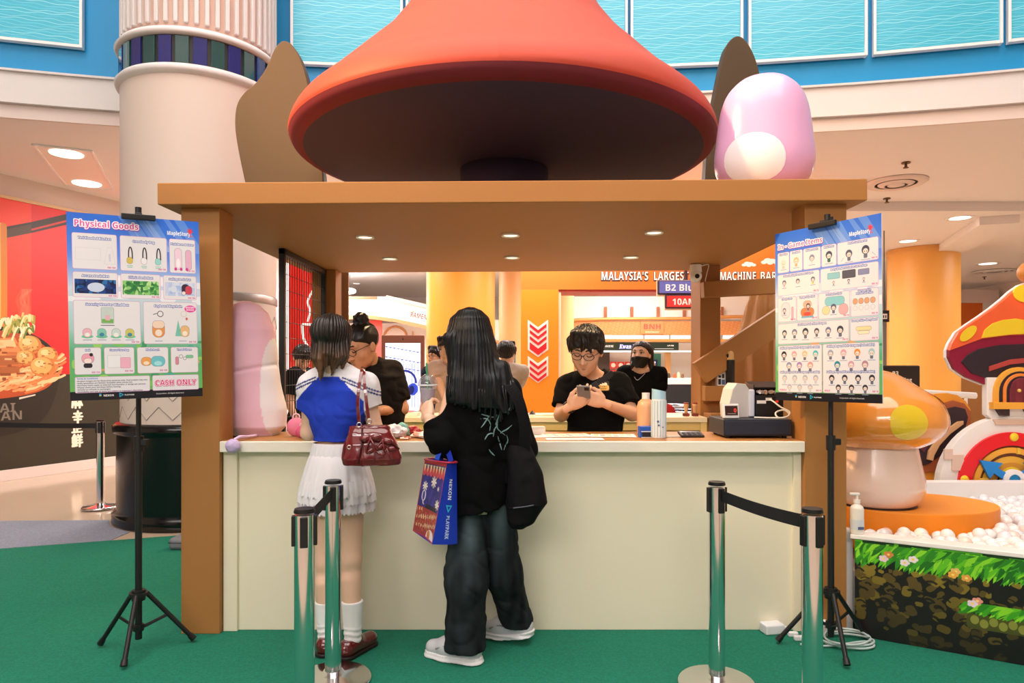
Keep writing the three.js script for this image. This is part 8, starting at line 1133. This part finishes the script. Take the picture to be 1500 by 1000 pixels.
  const tb = thing('black_bottle', 'tall black drink bottle with a pale domed lid on the side ledge', 'bottle', V((1073 - 757) / 1000 * 5.44, 1.2155, -5.5).toArray()); mesh('bottle_body', lathe([[0, 0], [0.036, 0.001], [0.037, 0.2], [0.034, 0.212], [0, 0.212]], 32), mat('#1a1613', 0.35), tb); mesh('lid', lathe([[0.033, 0.212], [0.03, 0.23], [0.03, 0.25], [0.026, 0.272], [0.012, 0.285], [0, 0.287]], 28), mat('#dcb173', 0.3), tb); mesh('spout', at(cyl(0.01, 0.012, 0.026, 12), -0.024, 0.245, 0.014, 0.3, 0, 0.5), M_.black, tb);
  const ct = thing('paper_carton', 'white printed carton beside the black drink bottle', 'carton', V((1059 - 757) / 1000 * 5.46, 1.2155, -5.53).toArray(), 0.1); const cx = canvasTex(128, 256, (q, W, H) => { q.fillStyle = '#ece6de'; q.fillRect(0, 0, W, H); q.fillStyle = '#23242c'; q.fillRect(10, 110, 46, 34); q.fillRect(70, 90, 40, 60); q.fillStyle = '#3e68a0'; q.fillRect(66, 170, 54, 70); q.fillStyle = '#1d1d22'; q.fillRect(8, 160, 46, 80); }); mesh('carton_body', box(0.066, 0.15, 0.05, 0.002).translate(0, 0.075, 0), mat('#ece6de', 0.5), ct); mesh('gable', at(cyl(0.001, 0.046, 0.04, 4), 0, 0.17, 0, 0, Math.PI / 4), mat('#f1ece6', 0.5), ct); mesh('printed_face', new THREE.PlaneGeometry(0.064, 0.146).translate(0, 0.075, 0.0256), new THREE.MeshStandardMaterial({ map: cx, roughness: 0.5 }), ct);
  const bp = thing('open_booklet', 'open white booklet on the back counter before the orange pillar', 'booklet', V((778 - 757) / 1000 * 5.5, 0.976, -5.5).toArray(), 0.1); mesh('cover', box(0.17, 0.01, 0.11, 0.002).translate(0, 0.005, 0), mat('#ece2d4', 0.6), bp); mesh('black_clip', at(new THREE.ConeGeometry(0.03, 0.035, 4), 0.01, 0.028, 0), M_.black, bp);
  const b2 = thing('paper_tray', 'pale paper tray on the back counter right of the booklet', 'tray', V((806 - 757) / 1000 * 5.5, 0.976, -5.5).toArray()); mesh('tray_base', box(0.14, 0.012, 0.1, 0.003).translate(0, 0.006, 0), mat('#f0dcc0', 0.5), b2); mesh('tray_sheet', box(0.12, 0.004, 0.08, 0.001).translate(0, 0.0145, 0), mat('#f6efe6', 0.6), b2);
  const b3 = thing('paper_stack', 'small stack of white and red leaflets on the left back counter', 'leaflets', V((596 - 757) / 1000 * 5.5, 0.976, -5.5).toArray(), -0.1); mesh('leaflet_block', box(0.2, 0.03, 0.12, 0.002).translate(0, 0.015, 0), mat('#f2eee8', 0.6), b3); mesh('red_leaflet', at(box(0.1, 0.004, 0.07, 0.001), 0.01, 0.034, 0, 0.1, 0.3), mat('#c4403c', 0.5), b3);
}
renderer.render(scene, camera);
